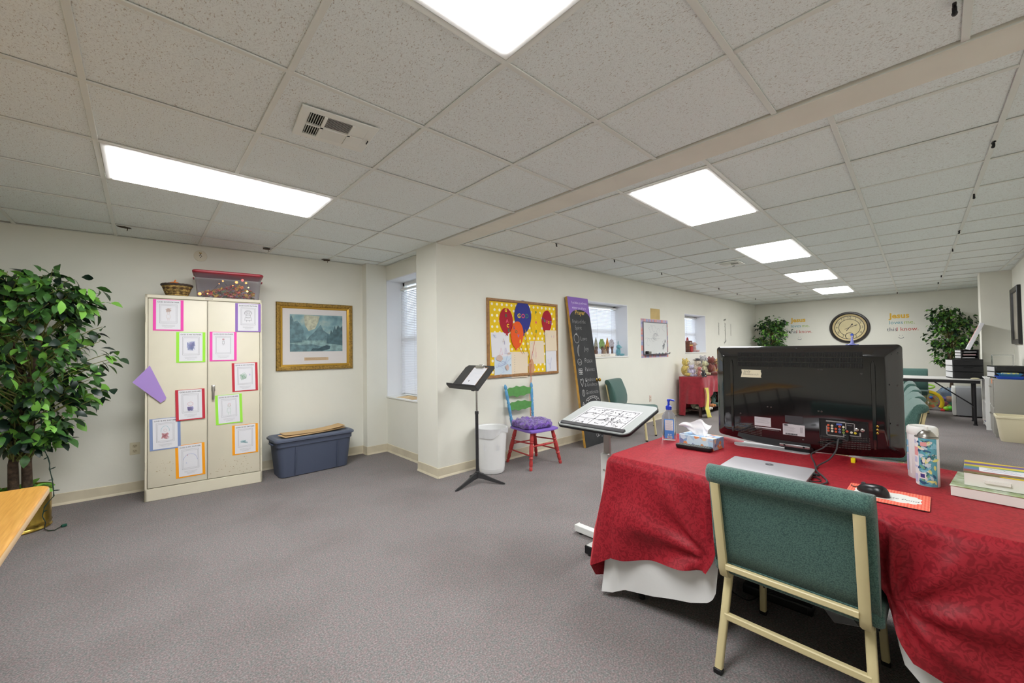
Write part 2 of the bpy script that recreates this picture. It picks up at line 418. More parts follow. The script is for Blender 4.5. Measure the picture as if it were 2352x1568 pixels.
for k, (lx, ly) in enumerate(NEARL[2:]): light(lx, ly, 0, ZN, ['lit ceiling panel out of frame behind the wood table', 'lit ceiling panel out of frame behind the camera'][k])
for k, (lx, ly) in enumerate(FARL):
    light(lx, ly, rf, ZF, ['lit ceiling panel just beyond the beam, nearest of the far row', 'second lit ceiling panel beyond the beam', 'third lit ceiling panel beyond the beam', 'farthest lit ceiling panel, above the round clock'][k])

VENTW = mat('vent_enamel', (238, 240, 232), .45); VDARK = mat('duct_dark', (36, 33, 29), .8)
def vent(pc, w, d, rz, z, label, fine=True):
    t = thing('ceiling_vent', label, 'vent', (pc[0], pc[1], z), rz)
    mb = MB(); fr = .040
    ring_h(mb, w, d, [(0, .0015), (0, -.003), (.003, -.005), (fr-.003, -.005), (fr, -.004), (fr, .0015)])
    iw, idp = w-2*fr, d-2*fr
    for x in (-iw*.24, iw*.24): mb.box((x, 0, -.005), (.014, idp, .009))
    mb.box((0, 0, -.005), (iw, .012, .009)); mb.build('frame', VENTW, t, smooth=False)
    mb = MB(); mb.box((0, 0, .004), (iw, idp, .004)); mb.build('backing', VDARK, t, smooth=False)
    def slats(x0, x1, y0, y1, n, along, tilt):
        m0 = MB(); L = (x1-x0) if along == 'x' else (y1-y0); m0.box((0, 0, 0), (L, .009, .0012)) if along == 'x' else m0.box((0, 0, 0), (.011, L, .0012))
        me = m0.build('slat', VENTW, t, smooth=False)
        for k in range(n):
            f = (k+.5)/n; pos = ((x0+x1)/2, y0+(y1-y0)*f, -.004) if along == 'x' else (x0+(x1-x0)*f, (y0+y1)/2, -.004)
            o = me if k == 0 else inst(me, 'slat', t)
            o.location = pos; o.rotation_euler = (tilt, 0, 0) if along == 'x' else (0, tilt, 0)
    e = iw*.24
    slats(-e+.008, e-.008, .008, idp/2, 10, 'x', -.6); slats(-e+.008, e-.008, -idp/2, -.008, 10, 'x', .55)
    for sx in (-1, 1):
        for sy in (-1, 1):
            x0, x1 = sorted((sx*(e+.008), sx*iw/2)); y0, y1 = sorted((sy*.008, sy*idp/2))
            slats(x0, x1, y0, y1, 6, 'y', -1.0 if sx < 0 else .05)
    mb = MB(); mb.box((w/2-.016, 0, -.014), (.004, .03, .006)); mb.build('damper_lever', BLACKP, t)
a_, b_, c_, d_ = at_z(703, 237, ZN), at_z(877, 290, ZN), at_z(826, 347, ZN), at_z(665, 310, ZN)
vent(((a_+b_+c_+d_)/4)[:2], .345, .29, -.10, ZN-.002, 'white four-way ceiling vent with dark slots near the long light')
vent(at_z(1677, 605, ZF)[:2], .32, .28, rf, ZF-.002, 'white ceiling vent beyond the beam beside the second far light')
vent(at_z(1828, 673, ZF)[:2], .32, .28, rf, ZF-.002, 'small distant ceiling vent left of the farthest light')

mb = MB(); mb.box((0, 0, -.004), (.034, .010, .008), bev=.002, seg=1); mb.box((0, 0, -.016), (.010, .012, .020), bev=.003, seg=1); mb.ball((.006, 0, -.026), (.012, .008, .008), 8, 6)
clip0 = mb.build('ceiling_clip', BLACKP)
CL = [(2192, 10, 'black clip on the ceiling bar at the top right corner of the photo'), (2282, 325, 'black clip on the right ceiling bar, first beyond the beam'), (2237, 446, 'black clip on the right ceiling bar, second beyond the beam'),
      (2203, 529, 'black clip on the right ceiling bar, third beyond the beam'), (2188, 571, 'black clip on the right ceiling bar, fourth beyond the beam'), (2162, 632, 'tiny black clip on the right ceiling bar, second from its far end'), (2155, 648, 'tiny black clip at the far end of the right ceiling bar'),
      (1278, 559, 'black clip on the left ceiling bar nearest the beam'), (1411, 596, 'black clip on the left ceiling bar above the chalkboard plank'), (1520, 626, 'black clip on the left ceiling bar above the whiteboard'),
      (1651, 661, 'tiny black clip on the left ceiling bar beside the far vent'), (1693, 673, 'tiny black clip on the left ceiling bar, second from its far end'), (1735, 685, 'tiny black clip at the far end of the left ceiling bar'), (2061, 671, 'tiny black clip on the middle ceiling bar over the far wall')]
for k, (px, py, lab) in enumerate(CL):
    o = clip0 if k == 0 else clip0.copy()
    if k: COL.objects.link(o)
    p = at_z(px, py, ZF if k else ZN); o.location = (p.x, p.y, (ZF if k else ZN)-.001); o.rotation_euler = (0, 0, .3*k % .6); tag(o, lab, 'clip', 'black ceiling clips')

# ---------------------------------------------------------------- windows with blinds
GLASS = mat('window_glass', (235, 242, 245), .05, trans=1.0, ior=1.1)
BLIND = bpy.data.materials.new('blind_slat_vinyl'); BLIND.use_nodes = True
nt = BLIND.node_tree; pb = nt.nodes['Principled BSDF']; pb.inputs['Base Color'].default_value = rgb((236, 236, 238)); pb.inputs['Roughness'].default_value = .5
tl = nt.nodes.new('ShaderNodeBsdfTranslucent'); tl.inputs[0].default_value = rgb((232, 234, 244)); ms = nt.nodes.new('ShaderNodeMixShader'); ms.inputs[0].default_value = .18
nt.links.new(pb.outputs[0], ms.inputs[1]); nt.links.new(tl.outputs[0], ms.inputs[2]); nt.links.new(ms.outputs[0], nt.nodes['Material Output'].inputs[0])
REVEAL = mat('white_window_reveal', (236, 237, 240), .55)
def window(n, org, rz, w, z0, z1, thick, blab, gap_top=.05, lean=0.0):
    """org: floor point under the left edge of the opening, local x along the wall, local y outwards"""
    win = empty('window_%d' % n, (org[0], org[1], 0), (0, 0, rz)); win['kind'] = 'structure'
    mb = MB(); tk = .012; dp = thick-.02
    mb.box((tk/2, dp/2, (z0+z1)/2), (tk, dp, z1-z0)); mb.box((w-tk/2, dp/2, (z0+z1)/2), (tk, dp, z1-z0)); mb.box((w/2, dp/2, z1-tk/2), (w, dp, tk))
    mb.build('reveal', REVEAL, win, smooth=False)
    mb = MB(); mb.box((w/2, dp/2-.006, z0+.008), (w, dp+.012, .02), bev=.004, seg=1); mb.build('window_sill', WHITEP, win)
    mb = MB(); f = .045; y = thick-.05
    for x in (f/2+tk, w-f/2-tk): mb.box((x, y, (z0+z1)/2), (f, .04, z1-z0-.02))
    for z in (z0+f/2+.018, (z0+z1)/2, z1-f/2-tk): mb.box((w/2, y, z), (w-.03, .04, f))
    mb.build('window_frame', WHITEP, win, smooth=False)
    mb = MB(); mb.box((w/2, y, (z0+z1)/2), (w-.08, .004, z1-z0-.08)); mb.build('window_pane', GLASS, win, smooth=False)
    bl = thing('window_blind', blab, 'window blind', (org[0], org[1], 0), rz, 'white venetian blinds')
    y = thick-.10; x0, x1 = tk+.02, w-tk-.02
    mb = MB(); mb.box(((x0+x1)/2, y, z1-gap_top), (x1-x0, .036, .028), bev=.003, seg=1); mb.build('head_rail', WHITEP, bl)
    mb = MB(); mb.box(((x0+x1)/2, y, z0+.03), (x1-x0, .028, .016), bev=.004, seg=1); mb.build('bottom_rail', WHITEP, bl)
    zt, zb = z1-gap_top-.03, z0+.05; N = int((zt-zb)/.0215)
    mb = MB(); prof = [(-.0125, -.0015), (-.006, .001), (0, .0018), (.006, .001), (.0125, -.0015)]
    ca, sa = math.cos(1.08), math.sin(1.08)
    V = [[mb.bm.verts.new((xx, a*ca-h*sa, a*sa+h*ca)) for a, h in prof] for xx in (-(x1-x0)/2, (x1-x0)/2)]
    for k in range(4): mb.bm.faces.new((V[0][k], V[0][k+1], V[1][k+1], V[1][k]))
    s0 = mb.build('slat', BLIND, bl)
    for k in range(N):
        o = s0 if k == 0 else inst(s0, 'slat', bl)
        o.location = ((x0+x1)/2, y, zb+(k+.5)*(zt-zb)/N)
    mb = MB()
    for fx in (.14, .5, .86): mb.tube([(x0+(x1-x0)*fx, y-.014, zt+.02), (x0+(x1-x0)*fx, y-.014, zb-.02)], .0014, 5)
    mb.build('ladder_cord', mat('white_cord', (226, 226, 228), .7), bl)
    return bl
window(1, (AX, 4.955), -PI/2, .79, .70, 2.235, .3, 'tall white window blind half hidden by the wall pillar', .11)
window(2, (4.70, WY), 0, 1.185, 1.155, 2.01, .3, 'white window blind behind the row of cut-out trees')
window(3, (8.05, WY), 0, 1.05, 1.175, 1.985, .3, 'small white window blind above the red draped toy table')
# ================================================================ left part of the room
PURPLE = mat('purple_construction_paper', (168, 138, 204), .85)
# ---------------------------------------------------------------- steel cabinet
CX0, CY0 = .022, 4.816
CANG = math.atan2(4.713-4.816, .903-.022)
CAB = mat('cream_cabinet_enamel', (226, 219, 197), .42, var=(2.2, .04))
CABW = .885; CABH = 1.845; CABD = .36
cab = thing('storage_cabinet', 'tall cream steel two-door cabinet covered with childrens drawings', 'cabinet', (CX0, CY0, 0), CANG)
mb = MB(); W_, H_ = CABW, CABH
mb.box((W_/2, CABD/2+.012, H_/2), (W_, CABD-.02, H_), bev=.004, seg=1)
mb.box((W_/2, .006, .055), (W_, .014, .11), bev=.003, seg=1); mb.box((W_/2, .006, H_-.016), (W_, .014, .032), bev=.003, seg=1)
mb.box((.009, .006, H_/2), (.018, .014, H_), bev=.003, seg=1); mb.box((W_-.009, .006, H_/2), (.018, .014, H_), bev=.003, seg=1)
mb.build('cabinet_body', CAB, cab)
SMUDGE = mat('cream_cabinet_door', (228, 221, 199), .4, var=(3.0, .03))
for k in (0, 1):
    x0 = .022 if k == 0 else W_/2+.0035; x1 = W_/2-.0035 if k == 0 else W_-.022
    mb = MB(); mb.box(((x0+x1)/2, .003, (.116+H_-.037)/2), (x1-x0, .012, H_-.037-.116), bev=.003, seg=2)
    d = mb.build('door', SMUDGE, cab)
    if k == 1:
        mb = MB(); mb.box((.487, -.006, .975), (.03, .008, .06), bev=.003); mb.lathe([(.013, 0), (.015, .012), (.012, .022), (.004, .026)], 16, axis=((.487, -.004, .98), (.487, -1.004, .98)))
        mb.bar([(.487, -.026, .992), (.487, -.030, .95), (.487, -.026, .90), (.487, -.022, .868)], .019, .010); mb.build('handle', CHROME, d, label='chrome turning handle')
    mbh = MB(); hx = .008 if k == 0 else W_-.008
    for hz in (.28, H_-.25, H_/2): mbh.lathe([(.0055, 0), (.0055, .07)], 8, (hx, -.003, hz))
    mbh.build('hinge', CAB, cab)
mb = MB(); mb.box((.455, -.0015, H_-.016), (.06, .002, .010)); pl = mb.build('maker_plate', mat('grey_plate', (150, 146, 136), .4, metal=.5), cab)
# rust and scuffs at the foot of the doors: flat marks
RUST = mat('rust_scuff', (188, 170, 134), .7)
r = random.Random(3); mb = MB()
for k in range(90):
    u = r.choice([r.gauss(.14, .05), r.gauss(.60, .07), r.gauss(.72, .05)]); z = r.gauss(.30 if u < .4 else .20, .05); q = r.uniform(.0015, .005)
    if .03 < u < .86 and .125 < z and abs(u-.4425) > .012: mb.face([(u+q*math.cos(a)*r.uniform(.5, 1.5), -.0036, z+q*math.sin(a)*r.uniform(.4, 1)) for a in (0, 1.2, 2.4, 3.6, 4.8)])
mb.build('scuff_marks', RUST, cab, smooth=False, kind='stuff')

# ---------------------------------------------------------------- letter-size drawings on the doors
CARD = {'pink': (240, 84, 178), 'lime': (160, 232, 74), 'purple': (150, 116, 190), 'red': (196, 52, 66), 'blue': (132, 150, 192), 'orange': (250, 164, 22)}
CRAY = {k: mat('crayon_'+k, tuple(q*.62+228*.38 for q in c), .8) for k, c in {'red': (214, 110, 120), 'green': (110, 170, 130), 'blue': (120, 136, 204), 'purple': (142, 122, 200), 'brown': (196, 158, 140), 'teal': (126, 190, 200), 'black': (70, 70, 78), 'pink': (226, 130, 160)}.items()}
def scribble(mb, cx, cz, rx, rz, n, rr, wdt, y):
    pts = [(cx+rx*rr.uniform(-1, 1), cz+rz*rr.uniform(-1, 1)) for _ in range(n)]
    mb.ribbon(pts, wdt, y)
def drawing(u, z0, col, label, sketch, tilt=0.0, wd=.213, ht=.283, dep=0.0):
    t = thing('childs_drawing', label, 'drawing', rot=(0, 0, CANG), group='drawings on the steel cabinet')
    base = Vector((CX0, CY0, 0)) + Matrix.Rotation(CANG, 3, 'Z') @ Vector((u+wd/2, -.0045-dep, z0+ht/2))
    t.location = base; t.rotation_euler = (0, tilt, CANG)
    mb = MB(); n = 8; rr = random.Random(label)
    cv = [rr.uniform(0, .004) for _ in range(3)]
    def bend(x, z): return -.0006-cv[0]*max(0, x/wd+.1)**2*2-cv[1]*max(0, -z/ht)**2*2
    def sheet(m_, x0, x1, za, zb, off):
        mb = MB(); mb.grid(lambda p, q: Vector((x0+(x1-x0)*p, bend(x0+(x1-x0)*p, za+(zb-za)*q)-off, za+(zb-za)*q)), 6, 6); return mb.build(m_[0], m_[1], t)
    sheet(('backing_card', mat('card_'+col, CARD[col], .8)), -wd/2, wd/2, -ht/2, ht/2, 0)
    sx = wd*.40; sheet(('paper_sheet', PAPER), -sx, sx, -ht*.465, ht*.485, .0012)
    y = lambda x, z: bend(x, z)-.0022
    txt('GOD IS MY FATHER', .0155, INK, t, 0, ht*.415, y(0, ht*.41)-.001, sx=1.12)
    mb = MB()
    for f, wl in ((1.0, .0016), (.88, .0012)):
        a, c = wd*.285*f, ht*.30*f; zc = ht*.045
        mb.ribbon([(-a, zc-c), (a, zc-c), (a, zc+c), (-a, zc+c), (-a, zc-c)], wl, y(0, 0)-.001)
    mb.build('printed_frame', GREYINK, t, smooth=False)
    mb = MB()
    for k in range(3):
        zz = -ht*(.325+.035*k); L_ = wd*(.22, .2, .13)[k]
        mb.ribbon([(-L_+i*L_/4, zz+.0008*(i % 2)) for i in range(9)], .0013, y(0, zz)-.002)
    mb.build('printed_lines', GREYINK, t, smooth=False)
    yy = y(0, 0)-.0016; zc = ht*.04
    for kind, c, cx, cz, rx, rz, n in sketch:
        mb = MB()
        if kind == 'scr': scribble(mb, cx, zc+cz, rx, rz, n, rr, .0022, yy)
        elif kind == 'circ': mb.ribbon(circ(rx, 16, cx, zc+cz, rz)+circ(rx, 16, cx, zc+cz, rz)[:1], .0018, yy)
        elif kind == 'fig':
            mb.ribbon(circ(rx*.4, 12, cx, zc+cz+rz*.7)+circ(rx*.4, 12, cx, zc+cz+rz*.7)[:1], .0016, yy)
            mb.ribbon([(cx-rx*.5, zc+cz+rz*.3), (cx+rx*.5, zc+cz+rz*.3), (cx+rx*.6, zc+cz-rz*.5), (cx-rx*.6, zc+cz-rz*.5), (cx-rx*.5, zc+cz+rz*.3)], .0016, yy)
            mb.ribbon([(cx-rx*.25, zc+cz-rz*.5), (cx-rx*.25, zc+cz-rz)], .0016, yy); mb.ribbon([(cx+rx*.25, zc+cz-rz*.5), (cx+rx*.25, zc+cz-rz)], .0016, yy)
        elif kind == 'arc': mb.ribbon([(cx+rx*math.cos(a), zc+cz+rz*math.sin(a)) for a in [k*.2 for k in range(n)]], .0024, yy)
        mb.build('crayon_sketch', CRAY[c], t, smooth=False)
    return t
drawing(.053, 1.520, 'pink', 'pink backed drawing at the top left of the left cabinet door', [('scr', 'brown', 0, .035, .022, .02, 26), ('fig', 'brown', 0, -.02, .02, .04, 0)])
drawing(.660, 1.518, 'purple', 'purple backed drawing of a child at the top right of the cabinet', [('circ', 'black', 0, .03, .026, .022, 0), ('arc', 'black', 0, .03, .032, .03, 18), ('fig', 'black', 0, -.02, .05, .035, 0), ('circ', 'black', -.009, .035, .004, .004, 0), ('circ', 'black', .009, .035, .004, .004, 0)], dep=.002)
drawing(.214, 1.226, 'lime', 'lime green backed drawing with a blue scribble on the left door', [('scr', 'blue', 0, .0, .032, .042, 60), ('scr', 'purple', .01, .01, .02, .03, 30)])
drawing(.459, 1.232, 'pink', 'pink backed drawing on the right door beside the middle gap', [('fig', 'black', 0, .03, .014, .03, 0), ('scr', 'red', 0, .058, .01, .006, 12)])
drawing(.634, .927, 'red', 'red backed drawing with a green scribble on the right door', [('scr', 'green', -.012, -.005, .03, .036, 30), ('scr', 'purple', .04, .01, .004, .01, 6)], tilt=-.02)
drawing(.211, .693, 'red', 'red backed drawing of a purple figure on the left door', [('circ', 'red', 0, -.005, .02, .018, 0), ('scr', 'purple', 0, -.05, .024, .022, 60), ('scr', 'blue', 0, -.05, .022, .02, 30)], tilt=-.02, dep=.007)
drawing(.504, .621, 'lime', 'lime green backed drawing of a figure on the right door', [('circ', 'red', .004, .03, .012, .014, 0), ('fig', 'green', 0, -.015, .026, .05, 0)], tilt=-.03)
drawing(.034, .446, 'blue', 'blue backed drawing of a red robed figure at the lower left', [('arc', 'teal', 0, .01, .03, .05, 17), ('scr', 'red', 0, -.03, .028, .03, 50), ('circ', 'brown', 0, .02, .01, .012, 0)], tilt=-.015)
drawing(.212, .168, 'orange', 'orange backed drawing lowest on the left cabinet door', [('arc', 'blue', 0, -.01, .05, .06, 16), ('scr', 'red', -.02, .04, .006, .006, 8), ('scr', 'blue', -.03, -.03, .004, .004, 6)], tilt=-.025, ht=.30)
drawing(.636, .308, 'orange', 'orange backed drawing at the lower right of the right door', [('scr', 'teal', -.02, -.03, .026, .016, 24), ('scr', 'teal', 0, -.045, .02, .008, 12)], tilt=-.01, ht=.29)
# purple construction paper folded round the cabinet edge
mb = MB(); A = [at_x(0, 0, 1)]
def cabpt(px, py, off):
    d = ray(px, py); n = Matrix.Rotation(CANG, 3, 'Z') @ Vector((0, -1, 0)); p0 = Vector((CX0, CY0, 0))+n*off
    t_ = (p0-Vector((0, 0, CAMH))).dot(n)/d.dot(n); return Vector((0, 0, CAMH))+d*t_
q = [cabpt(304, 878, .02), cabpt(344, 839, .012), cabpt(382, 913, .012), cabpt(380, 918, .014), cabpt(369, 925, .016)]
n_ = Matrix.Rotation(CANG, 3, 'Z') @ Vector((0, -1, 0))
mb.loft([[p+n_*.0006 for p in q], [p-n_*.0006 for p in q]])
o = mb.build('purple_paper', PURPLE, smooth=False); tag(o, 'plain purple construction paper sticking out past the cabinet left edge', 'paper')

# ---------------------------------------------------------------- on the cabinet: basket and red-lidded box
def weave_basket():
    t = thing('wicker_basket', 'small dark rimmed wicker basket on top of the cabinet', 'basket', (.245, 4.90, CABH+.001), CANG)
    STR = [mat('wicker_tan', (196, 164, 96), .7, var=(40, .4)), mat('wicker_brown', (112, 84, 52), .7, var=(40, .3))]
    H = .105; r0, r1 = .072, .108
    for lv in range(7):
        for ph in (0, 1):
            mb = MB(); pts = []
            z = .010+lv*.0135; rb = r0+(r1-r0)*(z/H)
            for k in range(49):
                a = 2*PI*k/48; pts.append((math.cos(a)*(rb+.004*math.sin(12*a+PI*(lv+ph))), math.sin(a)*(rb+.004*math.sin(12*a+PI*(lv+ph))), z+.003*ph))
            mb.tube(pts, .0062, 6); mb.build('wicker_strand', STR[(lv+ph) % 2 if lv % 3 else 0], t)
    mb = MB()
    for k in range(24):
        a = 2*PI*k/24; mb.tube([(r0*math.cos(a), r0*math.sin(a), 0), (r1*math.cos(a), r1*math.sin(a), H)], .003, 5)
    mb.build('stake', STR[1], t)
    mb = MB(); mb.lathe([(.002, .001), (r0, .001), (r0, .008), (.002, .008)], 24); mb.build('basket_base', STR[1], t)
    mb = MB(); pts = [(math.cos(2*PI*k/40)*(r1+.002), math.sin(2*PI*k/40)*(r1+.002), H+.002*(k % 2)) for k in range(41)]; mb.tube(pts, .011, 8); mb.build('rim', mat('wicker_dark', (74, 62, 54), .6, var=(60, .3)), t)
weave_basket()
mb = MB(); n = 40
mb.grid(lambda u, v: Vector(((.05+.006*abs(math.cos(5*2*PI*u)))*math.sin(PI*v)*math.cos(2*PI*u), (.05+.006*abs(math.cos(5*2*PI*u)))*math.sin(PI*v)*math.sin(2*PI*u), .042*math.cos(PI*v))), n, 12, True)
mb.tube([(0, 0, .038), (.003, 0, .05), (.01, 0, .058)], [.008, .006, .006], 6)
o = mb.build('toy_pumpkin', mat('orange_foam', (232, 132, 60), .6)); o.location = (.225, 4.885, CABH+.098); tag(o, 'orange toy pumpkin showing over the wicker basket rim', 'pumpkin')

BXM = mat('clear_plastic', (226, 224, 236), .12, trans=.92, ior=1.12, alpha=.55); REDLID = mat('red_plastic_lid', (172, 48, 62), .4)
p0 = Matrix.Rotation(CANG, 3, 'Z') @ Vector((.612, .165, 0))+Vector((CX0, CY0, 0))
bx = thing('storage_box', 'clear plastic box with a red lid holding autumn decorations on the cabinet', 'storage box', (p0.x, p0.y, CABH+.001), CANG)
mb = MB(); L0, D0, L1, D1, Hh = .50, .27, .545, .31, .245; th = .003
outer = [[(x, y, z) for x, y in rrect(a, c, .03, 4)] for a, c, z in ((L0, D0, 0), (L0+(L1-L0)*.5, D0+(D1-D0)*.5, Hh*.5), (L1, D1, Hh))]
inner = [[(x, y, z) for x, y in rrect(a-2*th, c-2*th, .028, 4)] for a, c, z in ((L1, D1, Hh), (L0+(L1-L0)*.5, D0+(D1-D0)*.5, Hh*.5), (L0, D0, .004))]
mb.loft([[Vector(p) for p in r_] for r_ in outer+inner]); mb.build('bin', BXM, bx)
mb = MB(); mb.loft([[Vector((x, y, z)) for x, y in rrect(a, c, .035, 4)] for a, c, z in ((L1+.015, D1+.015, Hh-.012), (L1+.03, D1+.03, Hh-.004), (L1+.03, D1+.03, Hh+.008), (L1+.01, D1+.01, Hh+.016), (L1-.03, D1-.03, Hh+.012))]); mb.build('lid', REDLID, bx)
mb = MB()
for x in (-L1/2-.008, L1/2+.008): mb.box((x, 0, Hh-.05), (.012, .09, .012), bev=.004)
mb.build('handle', REDLID, bx)
r = random.Random(11)
AUT = [mat('autumn_'+k, c, .7) for k, c in (('orange', (230, 130, 70)), ('red', (206, 78, 70)), ('yellow', (226, 186, 84)), ('pink', (226, 150, 140)), ('green', (120, 140, 90)))]
mb = MB(); mi = []
for k in range(230):
    x, y = r.uniform(-.21, .21), r.uniform(-.10, .09); z = .014+max(0, (.125-.35*abs(x-.04)))*r.random(); s = r.uniform(.014, .03); a = r.uniform(0, 6.3)
    rot = Euler((r.uniform(-1, 1), r.uniform(-1, 1), a)).to_matrix(); c = Vector((x, y, z))
    f = mb.face([c+rot @ Vector((s*math.cos(t_)*(1 if i % 2 else .55), s*math.sin(t_)*(1 if i % 2 else .55), .004*(i % 3))) for i, t_ in enumerate([2*PI*i/10 for i in range(10)])])
    f.material_index = k % 5
o = mb.build('artificial_leaves', AUT[0], smooth=False, kind='stuff')
for m_ in AUT[1:]: o.data.materials.append(m_)
o.location = (p0.x, p0.y, CABH+.006); o.rotation_euler = (0, 0, CANG); tag(o, 'heap of orange and red artificial leaves inside the clear red lidded box', 'leaves')
st = thing('string_lights', 'string of glowing orange fairy lights inside the clear box', 'string lights', (p0.x, p0.y, CABH+.006), CANG)
pts = [(-.23, -.11, .03), (-.17, -.115, .035), (-.12, -.11, .08), (-.08, -.1, .14), (-.05, -.1, .17), (.0, -.11, .10), (.03, -.11, .13), (.06, -.11, .165), (.11, -.11, .19), (.14, -.11, .165), (.16, -.11, .12), (.15, -.11, .08), (.12, -.11, .07)]
mb = MB(); mb.tube(pts, .0015, 5); mb.build('wire', mat('green_wire', (40, 70, 52), .5), st)
GL = {'a': mat('glow_orange', (255, 170, 90), .4, emit=2.2), 'r': mat('glow_red', (255, 110, 100), .4, emit=1.8), 'y': mat('glow_yellow', (255, 236, 150), .4, emit=1.8)}
for (k, c, rr) in ((0, 'a', .014), (1, 'a', .007), (4, 'a', .008), (3, 'a', .005), (6, 'a', .006), (7, 'a', .013), (8, 'r', .012), (9, 'a', .010), (10, 'y', .007), (11, 'y', .010)):
    mb = MB(); mb.ball(pts[k], rr, 8, 6); mb.build('bulb', GL[c], st)

# ---------------------------------------------------------------- wall plate and socket
def LP(x, off=0.0): return (x+off*math.sin(LANG), LY(x)-off*math.cos(LANG))
t = thing('wall_cover_plate', 'round cream cover plate with a brass hook above the cabinet', 'wall plate', (*LP(.445), 2.318), LANG)
mb = MB(); mb.lathe([(.056, 0), (.056, .004), (.05, .008), (.002, .009)], 28, axis=((0, 0, 0), (0, -1, 0))); mb.build('cover', mat('cream_plate', (226, 220, 200), .4), t)
mb = MB()
for x, z in ((-.006, .0), (.008, -.002), (.001, .012), (.001, -.016)): mb.lathe([(.0045, 0), (.0045, .001)], 8, axis=((x, -.009, z), (x, -1.009, z)))
mb.build('screw_hole', DARKGAP, t)
mb = MB(); mb.tube([(-.008, -.010, .03), (-.004, -.016, .026), (.004, -.016, .026), (.008, -.010, .03)], .004, 6); mb.build('hook', BRASS, t)
def outlet(loc, rz, label, col=(220, 212, 186)):
    t = thing('wall_outlet', label, 'outlet', loc, rz)
    mb = MB(); mb.box((0, -.003, 0), (.072, .006, .115), bev=.003); mb.build('cover_plate', mat('outlet_%d' % col[2], col, .4), t)
    for z in (.024, -.024):
        mb = MB(); mb.loft([[Vector((x, y, zz+z)) for x, zz in rrect(.034, .028, .010, 4)] for y in (-.005, -.009)]); s = mb.build('socket', mat('outlet_ivory', (206, 196, 166), .4), t)
        mb = MB()
        for x in (-.007, .007): mb.box((x, -.0092, z+.003), (.0025, .001, .009))
        mb.lathe([(.003, 0), (.003, .0008)], 8, axis=((0, -.009, z-.008), (0, -1.009, z-.008))); mb.build('slot', DARKGAP, s)
outlet((*LP(-.042), .415), LANG, 'almond wall outlet between the big plant and the cabinet')
outlet((6.588, WY, .405), 0, 'pale pinkish wall outlet under the whiteboard', (226, 206, 196))

# ---------------------------------------------------------------- framed landscape
px0, px1, pz0, pz1 = 1.118, 1.957, 1.097, 1.887
pc = LP((px0+px1)/2); t = thing('framed_picture', 'gold framed misty blue lake landscape print on the left wall', 'picture', (*pc, (pz0+pz1)/2), LANG)
PW, PH = .842, .79; GOLD = mat('antique_gold', (176, 140, 66), .38, metal=.55, var=(60, .3), bump=(140, .5, .004)); GOLD2 = mat('bright_gold', (206, 162, 66), .3, metal=.6)
def frame_ring(mb, w, h, prof):
    """mitred moulding; prof = (inset, depth)"""
    for sgn in range(1):
        rings = [[Vector((sx*(w/2-i), -d, sz*(h/2-i))) for sx, sz in ((-1, -1), (1, -1), (1, 1), (-1, 1))] for i, d in prof]
        mb.loft(rings, False, False)
mb = MB(); frame_ring(mb, PW, PH, [(0, 0), (0, .022), (.008, .03), (.03, .026), (.042, .020), (.046, .018)]); mb.build('frame', GOLD, t, angle=20)
mb = MB(); frame_ring(mb, PW-.09, PH-.09, [(0, .018), (.002, .022), (.016, .016), (.022, .010), (.024, .004)]); mb.build('inner_frame', GOLD2, t, angle=20)
orn = MB(); orn.ball((0, 0, 0), (.012, .004, .006), 6, 4); o0 = orn.build('ornament', GOLD, t)
first = True; K = 0
for k in range(22):
    for zz in (-PH/2+.022, PH/2-.022):
        o = o0 if first else inst(o0, 'ornament', t); first = False; o.location = (-PW/2+.03+k*(PW-.06)/21, -.029, zz)
for k in range(20):
    for xx in (-PW/2+.022, PW/2-.022):
        o = inst(o0, 'ornament', t, (xx, -.029, -PH/2+.05+k*(PH-.1)/19), (0, PI/2, 0))
mb = MB(); mb.box((0, -.004, 0), (PW-.11, .004, PH-.11)); mb.build('mat_board', mat('grey_white_mat', (222, 218, 216), .8), t, smooth=False)
# print: mist, cliffs, lake
mp = bpy.data.materials.new('misty_lake_print'); mp.use_nodes = True; nt = mp.node_tree; bs = nt.nodes['Principled BSDF']; bs.inputs['Roughness'].default_value = .35
tc = nt.nodes.new('ShaderNodeTexCoord'); n1 = nt.nodes.new('ShaderNodeTexNoise'); n1.inputs['Scale'].default_value = 7; n1.inputs['Detail'].default_value = 6; nt.links.new(tc.outputs['Object'], n1.inputs['Vector'])
rp = nt.nodes.new('ShaderNodeValToRGB'); nt.links.new(n1.outputs['Fac'], rp.inputs[0])
rp.color_ramp.elements[0].position = .32; rp.color_ramp.elements[0].color = rgb((96, 132, 142)); rp.color_ramp.elements[1].position = .7; rp.color_ramp.elements[1].color = rgb((190, 200, 182))
e = rp.color_ramp.elements.new(.5); e.color = rgb((132, 168, 174)); nt.links.new(rp.outputs[0], bs.inputs['Base Color'])
AW, AH = .582, .436; az = .041
mb = MB(); mb.box((.012, -.0066, az), (AW, .0012, AH)); mb.build('print', mp, t, smooth=False)
TEALS = [mat('print_teal_%d' % i, c, .4, var=(22, .2)) for i, c in enumerate([(112, 146, 154), (100, 134, 142), (86, 118, 126), (66, 94, 104), (150, 184, 184), (206, 208, 182)])]
def landf(pts, m_, y): 
    mb = MB(); mb.face([(.012+(a-.5)*AW, y, az+(c-.5)*AH) for a, c in pts]); mb.build('painted_shape', m_, t, smooth=False)
r = random.Random(8)
landf([(.26, .98), (.36, .99), (.55, .97), (.52, .8), (.46, .62), (.34, .56), (.27, .72)], TEALS[5], -.0074)
landf([(0, .3), (0, .93), (.03, .97), (.07, .8), (.13, .83), (.2, .72), (.24, .6), (.28, .42), (.31, .3)], TEALS[0], -.0077)
